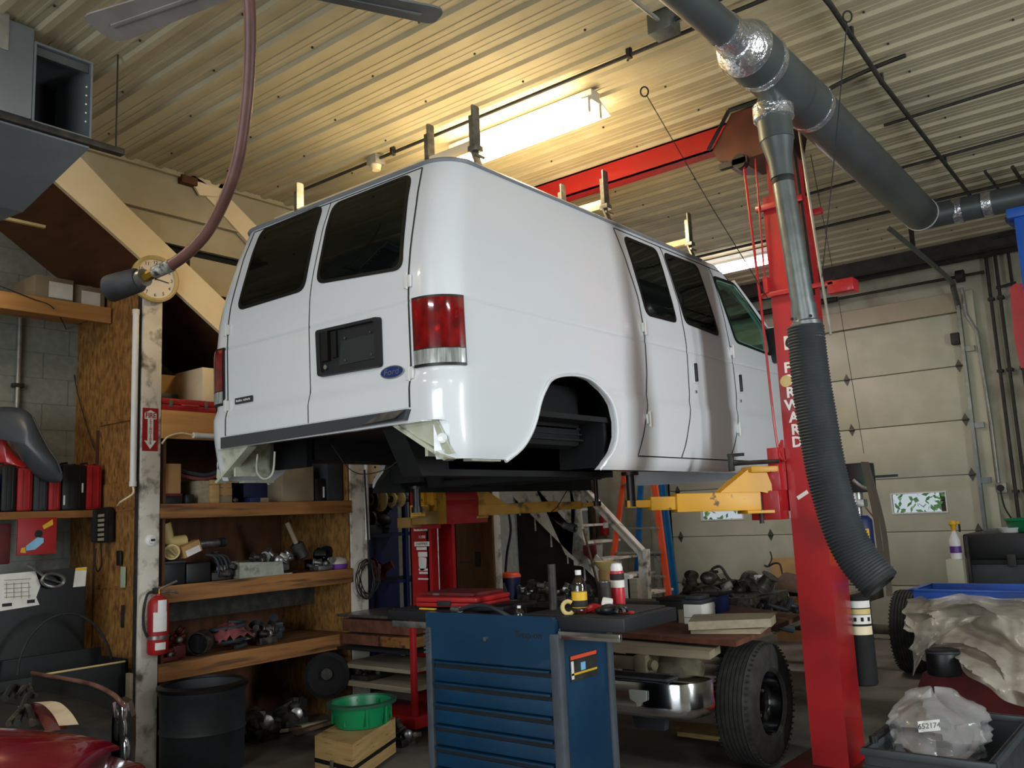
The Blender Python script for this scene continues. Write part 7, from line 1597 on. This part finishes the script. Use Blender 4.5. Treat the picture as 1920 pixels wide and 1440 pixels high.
t = thing('dustpan', 'dark red scoop hanging on the white stair behind the broom handle', 'dustpan', tuple(at(1108, 1040, y=5.9))); a, b = at(1094, 1022, y=5.92), at(1119, 1040, y=5.92); MB().box((a.x, 5.9, b.z), (b.x, 5.93, a.z), .01).prism([(a.x+.02, 5.9, b.z), (b.x-.02, 5.9, b.z), (b.x-.06, 5.9, b.z-.08)], (0, .02, 0)).build('scoop', M['dred'], t)
p_ = at(1136, 1064, y=5.6); t = thing('straw_basket', 'tan woven basket beyond the spray can near the stair foot', 'basket', tuple(p_+Vector((0, 0, -.2)))); MB().lathe([(.07, -.0), (.105, .05), (.12, .10), (.125, .10), (.11, .05), (.07, .0)], p_+Vector((0, 0, -.03)), n=26).build('rim_band', M['beige'], t); MB().lathe([(.001, -.30), (.08, -.30), (.09, 0)], p_+Vector((0, 0, -.03)), n=20).build('stand', M['card'], t); MB().cyl(p_+Vector((0, 0, -.34)), (p_.x, p_.y, 0), .05).build('pedestal', M['dsteel'], t)
for k, (u, v0, v1, l, m_) in enumerate(((1186, 1128, 1085, 'weathered board stub standing beside the white newel post', 'pallet'), (1172, 1128, 1078, 'blue and white bottle behind the aerosol can', 'paper'))):
    a, b = at(u-8, v0, y=5.2), at(u+8, v1, y=5.2); tag(MB().box((a.x, 5.2, 0 if k == 0 else a.z-.3), (b.x, 5.28, b.z), .006).build(('board_stub', 'tall_box')[k], M[m_]), l, ('board', 'bottle')[k])
# nozzle hanging from a wire under the van
t = thing('hanging_nozzle', 'silver hose nozzle hanging by a wire below the left swing arm', 'nozzle', tuple(at(1045, 985, y=3.2))); a, b, c = [at(u, v, y=3.2) for u, v in ((1043, 978), (1058, 985), (1079, 991))]
MB().lathe([(.008, 0), (.025, (b-a).length)], a, b-a, n=20).build('cone', M['chrome'], t); MB().lathe([(.03, 0), (.03, .02), (.027, .03), (.036, .06), (.036, (c-b).length), (.028, (c-b).length), (.02, .08)], b, c-b, n=22, cap=False).build('barrel', M['galv'], t)
MB().tube([a, at(1028, 965, y=3.2), at(1045, 950, y=3.1), at(1072, 905, y=2.9)], .004).build('wire', M['rubber'], t)
for u, l in ((1060, 'left'), (1090, 'right')): pass

# ================================================================== RIGHT SIDE
pu = thing('hydraulic_power_unit', 'black hydraulic pump unit with a labelled tank behind the red column', 'power unit', (2.0, 2.92, .35)); yU = 2.95
U = lambda u, v, y=2.95: at(u, v, y=y)
a, b = U(1590, 870), U(1636, 922); MB().box((a.x, yU-.08, b.z), (b.x, yU+.10, a.z), .012).build('motor', M['black'], pu)
a, b = U(1622, 868), U(1639, 918); MB().box((a.x, yU-.10, b.z), (b.x, yU-.08, a.z), .003).build('switch_box', M['dgreen'], pu)
a, b = U(1630, 876), U(1637, 893); MB().box((a.x, yU-.104, b.z), (b.x, yU-.10, a.z)).build('label', M['paper'], pu, smooth=0)
c = U(1606, 945); MB().cyl(c, c+Vector((0, 0, .14)), .045).cyl(c+Vector((0, 0, -.10)), c, .03).box(c+Vector((-.07, -.04, -.02)), c+Vector((.06, .04, .03)), .006).build('valve_block', M['steel'], pu)
c = U(1616, 1040); MB().lathe([(.08, 0), (.085, .01), (.085, .22), (.06, .25), (.001, .25)], c, n=26).build('reservoir', M['blued'], pu)
a, b = U(1624, 1060), U(1636, 990); MB().box((a.x, yU-.09, a.z), (b.x, yU-.07, b.z), .003).build('yellow_strip', M['yel'], pu)
c = U(1622, 1283); z1 = U(1622, 1118).z; MB().lathe([(.001, 0), (.075, 0), (.082, .008), (.082, z1-c.z), (.001, z1-c.z)], c, n=30).build('cylinder_tank', M['blackm'], pu)
for v0, v1, m_ in ((1125, 1138, 'paper'), (1140, 1150, 'beige'), (1151, 1168, 'paper'), (1172, 1188, 'cream')):
    za, zb_ = U(1622, v1).z-c.z, U(1622, v0).z-c.z; n = 10; P = [c+Vector((.084*math.cos(a), .084*math.sin(a), z)) for z in (za, zb_) for a in [-1.9+1.75*i/n for i in range(n+1)]]
    MB().add(P, [(i, i+1, n+1+i+1, n+1+i) for i in range(n)]).build('warning_label', M[m_], pu, smooth=60, fix=False)
mb = MB(); za = U(1622, 1168).z-c.z
for k in range(3): a = -1.5+.5*k; p_ = c+Vector((.0855*math.cos(a), .0855*math.sin(a), za+.03)); mb.box(p_-Vector((.008, .004, .012)), p_+Vector((.008, .004, .012)))
mb.build('pictogram', M['ink'], pu, smooth=0)
MB().tube(spline([U(1600, 900, 2.84), U(1615, 912, 2.84), U(1632, 918, 2.84)], 5), .012).build('hose', M['lcond'], pu)
MB().tube([U(1622, 950, 2.84), U(1642, 975, 2.84)], .005).build('lever', M['chrome'], pu)
# rubber straps hanging beside it
for k, (p0, p1, p2, l) in enumerate((((1618, 866), (1640, 960), (1655, 1070), 'left brown strap hanging from the pump unit to the hose end'), ((1624, 866), (1656, 990), (1668, 1118), 'right brown strap hanging from the pump unit to the hose end'))):
    y = 2.80+.02*k; t = thing('hanging_strap', l, 'strap', tuple(U(*p2, y=y)), 'brown straps by the pump unit')
    pts = spline([U(*p0, y=y), U(*p1, y=y-.3), U(*p2, y=y-.9)], 8); m2 = MB()
    for a, b in zip(pts, pts[1:]): m2.prism([a-AR*.016, b-AR*.016, b+AR*.016, a+AR*.016], (0, .004, 0))
    m2.build('strap', mat('brown strap', '#40392f', rough=.8), t, smooth=0)
tag(MB().box((1.15, 5.35, .0), (1.75, 5.5, .5), .01).build('dark_box', M['blackm']), 'low black box behind the front chassis wheel', 'box') if False else None
# blue tote lid and what carries it
tt = thing('blue_tote', 'bright blue plastic tote lying across the heap on the right', 'tote', (2.2, 4.8, .78)); zt2 = .90
P = [at(u, v, z=zt2) for u, v in ((1702, 1098), (1722, 1118), (2010, 1092), (1985, 1070))]
P = [Vector((1.60, 4.70, zt2)), Vector((1.70, 4.36, zt2)), Vector((3.0, 4.36, zt2)), Vector((3.0, 4.85, zt2))]
z0 = .87
A = [at(1702, 1097, y=4.75), at(1722, 1122, y=4.35)]
MB().box((A[1].x, 4.32, z0-.05), (3.1, 4.80, z0-.04)).box((A[1].x, 4.30, z0-.05), (3.1, 4.32, z0+.03)).box((A[1].x-.02, 4.30, z0-.05), (A[1].x, 4.82, z0+.03)).box((A[1].x, 4.80, z0-.05), (3.1, 4.82, z0+.03)).box((A[1].x-.05, 4.27, z0+.02), (3.1, 4.31, z0+.035), .005).box((A[1].x-.05, 4.27, z0+.02), (A[1].x-.0, 4.85, z0+.035), .005).box((A[1].x-.05, 4.81, z0+.02), (3.1, 4.85, z0+.035), .005).build('tray', M['bluep'], tt)
MB().box((A[1].x+.1, 4.36, 0), (3.0, 4.78, z0-.05), .01).build('carton_below', M['blackm'], tt)
# black storage chest with spray bottle, drain pan
bc_ = thing('black_chest', 'large black plastic storage chest on the right in front of the garage door', 'storage chest', (2.2, 6.3, 0)); yq = 6.0
a, b = at(1803, 1002, y=yq), at(1803, 1050, y=yq); zt3 = at(1803, 998, y=yq).z-.015; zm = at(1803, 1050, y=yq).z; zl = at(1810, 1090, y=yq).z
MB().box((a.x, yq, zm), (3.1, yq+.6, zt3), .03).build('lid', M['black'], bc_); MB().box((a.x+.03, yq+.03, zm-.04), (3.1, yq+.57, zm), .004).build('seam', M['ink'], bc_)
MB().box((a.x+.01, yq+.01, 0), (3.1, yq+.6, zm-.04), .02).build('body', M['drum'], bc_); MB().box((a.x+.35, yq-.02, zm-.06), (a.x+.42, yq+.0, zm+.05), .006).build('latch', M['dsteel'], bc_)
gp = thing('green_drain_pan', 'round green drain pan on the black storage chest', 'drain pan', (2.45, 6.3, zt3)); MB().lathe([(.001, .002), (.24, .002), (.26, .02), (.28, .10), (.295, .105), (.295, .12), (.27, .115), (.25, .02), (.001, .012)], (2.42, 6.28, zt3), n=40, cap=False).build('pan', M['green'], gp)
tag(MB().box((2.25, 6.12, zt3+.10), (2.8, 6.44, zt3+.125), .006, rot=(0, -.45, 0)).build('black_tray', M['black']), 'black tray tilted inside the green drain pan', 'tray')
bw = thing('white_bowl', 'small white bowl on the corner of the black storage chest', 'bowl', (1.98, 6.2, zt3)); c = at(1842, 1010, z=zt3); MB().lathe([(.001, 0), (.06, 0), (.10, .045), (.105, .045), (.07, .0)], (c.x, max(c.y, 6.12), zt3), n=28).build('bowl', M['white'], bw)
c = at(1794, 1048, y=5.85); sb = thing('spray_bottle', 'white spray bottle with a yellow head and purple band beside the black chest', 'spray bottle', tuple(c))
MB().lathe([(.001, 0), (.045, 0), (.047, .02), (.047, .17), (.02, .235), (.018, .25)], c, n=26).build('body', M['white'], sb); MB().lathe([(.0475, .055), (.0485, .055), (.0485, .115), (.0475, .115)], c, n=26).build('purple_band', M['purple'], sb)
MB().lathe([(.02, .25), (.022, .29), (.035, .31), (.03, .34), (.001, .345)], c, n=20).box(c+Vector((.01, -.014, .31)), c+Vector((.06, .014, .335)), .005).build('spray_head', M['yel'], sb); MB().box(c+Vector((.045, -.012, .24)), c+Vector((.06, .012, .31)), .004).build('trigger', M['ink'], sb)
tag(MB().box((c.x-.08, c.y-.07, 0), (c.x+.06, c.y+.07, c.z-.002), .005).build('narrow_pedestal', M['doorp']), 'narrow cream pedestal under the purple banded spray bottle', 'pedestal')
tag(MB().box((c.x+.07, c.y+.03, 0), (c.x+.10, c.y+.08, c.z+.20), .004).build('black_upright', M['dsteel']), 'thin dark upright behind the purple banded spray bottle', 'post')
tag(MB().box((1.25, 6.45, .60), (1.62, 6.7, .68), .02).build('black_hood_case', M['black']), 'low black case on the floor pile behind the front chassis wheel', 'case') if False else None

# ---- heap: red base, crumpled plastic sheet, oil filter, pallets
def h2(a, b):
    return 0
pl_ = thing('plastic_sheet', 'crumpled translucent plastic sheet heaped over the red parts on the right', 'plastic sheet', (2.25, 4.0, .2)); random.seed(21)
from mathutils import noise
def sheetf(a, b):
    # a: left to right, b: near edge (low) to far edge (high), draped down on the near and left sides
    base_l = at(1712-14*b, 1215-95*b, y=3.85+.35*b); base_r = at(1990, 1345-235*b, y=3.45+.75*b)
    p_ = base_l.lerp(base_r, a)
    n1 = noise.noise(Vector((a*2.2, b*2.1, 1.3))); n2 = noise.noise(Vector((a*5, b*4, 4.1))); n3 = noise.noise(Vector((a*16, b*13, 2.2)))
    rid = 1-abs(noise.noise(Vector((a*2.6+b*2.8, b*3.2-a*1.2, 7.7))))*2.2
    return p_+Vector((.08*n2, -.20*rid-.14*n1-.02*n3, .12*n1+.05*n2+.010*n3+.07*math.sin(PI*b)))
MB().grid(sheetf, 60, 44).build('sheet', M['g_plas'], pl_, smooth=50, fix=False)
def sheetg(a, b):
    q0 = at(1716, 1165, y=3.72); q1 = at(1990, 1130, y=3.35); q2 = at(1700, 1320, y=3.85); q3 = at(1780, 1230, y=3.35)
    p_ = q0.lerp(at(1850, 1150, y=3.5), a).lerp(at(1712, 1268, y=3.78).lerp(at(1745, 1200, y=3.6), a), b)
    n2 = noise.noise(Vector((a*7, b*6, 9.1))); n1 = noise.noise(Vector((a*3, b*3, 2.1)))
    return p_+Vector((.03*n2, -.08*abs(n1)-.05*n2, .03*n2))
MB().grid(sheetg, 24, 24).build('hanging_fold', M['g_plas'], pl_, smooth=50, fix=False)
rb = thing('red_stand', 'dirty red steel stand under the plastic sheet on the right', 'stand', (2.3, 4.2, 0))
MB().prism([at(1712, 1312, y=4.0), at(1730, 1262, y=4.0), at(1925, 1240, y=3.9), at(1925, 1360, y=3.9)], (0, .35, 0)).build('red_panel', M['dred'], rb, smooth=0)
MB().box((1.95, 4.0, .16), (2.72, 4.25, .60), .02).build('inner_box', M['rag'], rb)
for k in range(3): tag(MB().box((1.80+.05*k, 3.80+.2*k, .02), (2.72, 3.94+.2*k, .12), .006).build('pallet_board', M['pallet']), ['near', 'middle', 'far'][k]+' grey pallet board under the red stand on the right', 'pallet board', 'pallet boards under the red stand')
c = at(1772, 1265, y=3.62); t = thing('oil_filter', 'round black canister under the plastic sheet', 'canister', tuple(c)); MB().lathe([(.001, 0), (.10, 0), (.108, .01), (.108, .15), (.10, .165), (.085, .17), (.06, .16), (.001, .16)], c, n=30).build('can', M['black'], t)
MB().lathe([(.108, .145), (.112, .15), (.108, .158)], c, n=30).build('rim', M['drum'], t)
# ---- black crate with bagged part
cx0, cx1, cy0, cy1, ch_ = 2.30, 2.84, 1.36, 2.34, .455
ck2 = thing('black_crate', 'black plastic crate in the bottom right corner holding a bagged car part', 'crate', ((cx0+cx1)/2, (cy0+cy1)/2, 0))
th = .014
mb = MB().box((cx0, cy0, 0), (cx1, cy0+th, ch_)).box((cx0, cy1-th, 0), (cx1, cy1, ch_)).box((cx0, cy0, 0), (cx0+th, cy1, ch_)).box((cx1-th, cy0, 0), (cx1, cy1, ch_)).box((cx0, cy0, 0), (cx1, cy1, .012))
mb.build('walls', mat('black crate plastic', '#23282a', '#2c3134', rough=.5), ck2, smooth=0)
MB().box((cx0-.015, cy0-.015, ch_-.03), (cx1+.015, cy0+.02, ch_), .004).box((cx0-.015, cy1-.02, ch_-.03), (cx1+.015, cy1+.015, ch_), .004).box((cx0-.015, cy0, ch_-.03), (cx0+.02, cy1, ch_), .004).box((cx1-.02, cy0, ch_-.03), (cx1+.015, cy1, ch_), .004).build('rim', mat('crate rim', '#30363a', '#3a4044', rough=.5), ck2)
MB().box((cx0-.012, cy0-.012, ch_-.085), (cx1+.012, cy0, ch_-.075), .002).build('side_rib', M['drum'], ck2)
for x, y in ((cx0+.01, cy0+.12), (cx0+.01, cy1-.1)): MB().cyl((x, y, ch_), (x, y, ch_+.03), .02).build('handle_pivot', M['black'], ck2)
MB().tube([(cx0+.01, cy0+.12, ch_+.02), (cx0+.01, cy1-.1, ch_+.02)], .016, n=8).build('folding_handle', M['black'], ck2)
br_ = thing('brake_drum', 'rusty brown brake part in a clear bag inside the black crate, labelled 652174', 'car part', (2.52, 1.85, .25))
cB = Vector((2.50, 1.86, .42)); axB = (CAM-cB).normalized()*.6+Vector((0, 0, .5))
MB().lathe([(.001, .04), (.06, .05), (.065, .09), (.09, .095), (.095, .05), (.15, .04), (.165, .06), (.185, .05), (.19, -.02), (.16, -.06), (.001, -.06)], cB, axB, n=36).build('drum', mat('rusty brown metal', '#332721', '#4a3a30', rough=.6, scale=12, bump=.4), br_)
bg_ = thing('plastic_bag', 'clear crinkled plastic bag wrapped over the brown brake part in the black crate', 'plastic bag', (2.5, 1.86, .30))
def bagf(a, b):
    th_ = PI*(.02+.98*b)*.62; ph_ = 2*PI*a; r = .225+.07*noise.noise(Vector((math.cos(ph_)*2.2, math.sin(ph_)*2.2, b*5)))+.03*noise.noise(Vector((math.cos(ph_)*7, math.sin(ph_)*7, b*13)))
    return cB+Vector((r*1.0*math.sin(th_)*math.cos(ph_), r*1.35*math.sin(th_)*math.sin(ph_), .215*math.cos(th_)*(1+.12*math.sin(3*ph_))+.0))
bgm = bpy.data.materials.new('clear bag film'); bgm.use_nodes = True; bgm.node_tree.nodes['Principled BSDF'].inputs['Alpha'].default_value = .26
bb_ = bgm.node_tree.nodes['Principled BSDF']; bb_.inputs['Roughness'].default_value = .12; bb_.inputs['Base Color'].default_value = (.7, .71, .69, 1); bb_.inputs['Specular IOR Level'].default_value = .9
M['bag'] = bgm
MB().grid(bagf, 44, 26).build('film', M['bag'], bg_, smooth=40, fix=False)
c = at(1742, 1361, d=(cB-CAM).dot(AF)-.20); fm = frame_mtx(c, AR*1.0+AU*.10, AU-AR*.10)
lb = MB(fm).box((-.052, -.026, -.001), (.052, .026, .001)).build('part_label', M['paper'], br_, smooth=0)
MB(fm).text('652174', .036, Matrix.Translation((0, 0, .0015)), .0006, bold=.0006).build('lettering', M['ink'], lb, smooth=0, fix=False)
# ---- pipes and outlet on the front wall, right of the door
for k, (u, r, m_, l) in enumerate(((1845, .018, 'lcond', 'light grey electrical conduit bending down to the outlet'), (1868, .018, 'pipe', 'left dark pipe of the pair on the front wall'), (1886, .018, 'pipe', 'right dark pipe of the pair on the front wall'), (1912, .016, 'pipe', 'dark pipe at the far right of the front wall'))):
    if k == 0: pts = [at(1803, 540, y=7.74), at(1812, 590, y=7.74), at(1832, 622, y=7.74), at(1840, 680, y=7.74), at(1858, 790, y=7.74), at(1872, 905, y=7.74)]
    else:
        p_ = at(u, 640, y=7.75-.02*k); pts = [(p_.x, p_.y, 4.25), (p_.x, p_.y, 1.3)]
    t = thing('wall_pipe', l, 'pipe', tuple(Vector(pts[-1])));  MB().tube(pts, r).build('pipe', M[m_], t)
    if k: 
        for z in (1.6, 2.9, 3.7): MB().box((pts[0][0]-.03, pts[0][1]-.02, z), (pts[0][0]+.03, 7.8, z+.03)).build('strap', M['dsteel'], t, smooth=0)
c = at(1877, 915, y=7.76); t = thing('wall_outlet', 'round dark electrical outlet with a cord on the front wall', 'outlet', tuple(c)); MB().box(c+Vector((-.055, -.01, -.055)), c+Vector((.055, .03, .055)), .006).build('box', M['lcond'], t); MB().cyl(c+Vector((0, -.02, 0)), c+Vector((0, -.05, 0)), .035, n=20).build('plug', M['ink'], t); MB().tube(spline([c+Vector((0, -.05, -.03)), c+Vector((.02, -.06, -.2)), c+Vector((.07, -.06, -.32))], 5), .008).build('cord', M['rubber'], t)
t = thing('pipe_crosspiece', 'short dark pipe joining the pipes high on the front wall', 'pipe', tuple(at(1880, 536, y=7.7))); MB().tube([at(1868, 540, y=7.70), at(1905, 530, y=7.70)], .016).build('pipe', M['pipe'], t)
# ---- blue lift column at the right edge with red cover behind
blc = thing('blue_lift_column', 'tall blue lift column at the right edge of the picture', 'vehicle lift', (2.9, 4.0, 0))
a = at(1897, 405, y=4.0); MB().box((a.x+.01, 4.0, 0), (a.x+.27, 4.2, a.z), .004).build('column', M['lblue'], blc)
MB().box((a.x-.03, 3.97, a.z-.02), (a.x+.34, 4.25, a.z+.05), .01).build('top_plate', M['lblue'], blc); MB().prism([(a.x-.06, 4.1, a.z+.0), (a.x+.02, 4.1, a.z-.10), (a.x+.02, 4.1, a.z+.03), (a.x-.06, 4.1, a.z+.03)], (0, .06, 0)).build('pulley_bracket', M['blued'], blc, smooth=0)
q = [at(u, v, y=4.6) for u, v in ((1893, 540), (1902, 532), (1935, 530), (1960, 690), (1914, 690), (1902, 640))]
t = tag(MB().prism(q, (0, .3, 0)).build('red_fuel_tank', M['redp'], smooth=0), 'bright red plastic panel hanging behind the blue lift column', 'panel')

a, b = at(1640, 896, y=YF-.005), at(1683, 885, y=YF-.005); MB().box((a.x, YF-.004, a.z), (b.x, YF-.001, a.z+.028)).build('window_sticker', M['drum'], gd, smooth=0)
for o in ALL:
    if '_o' in o: del o['_o']
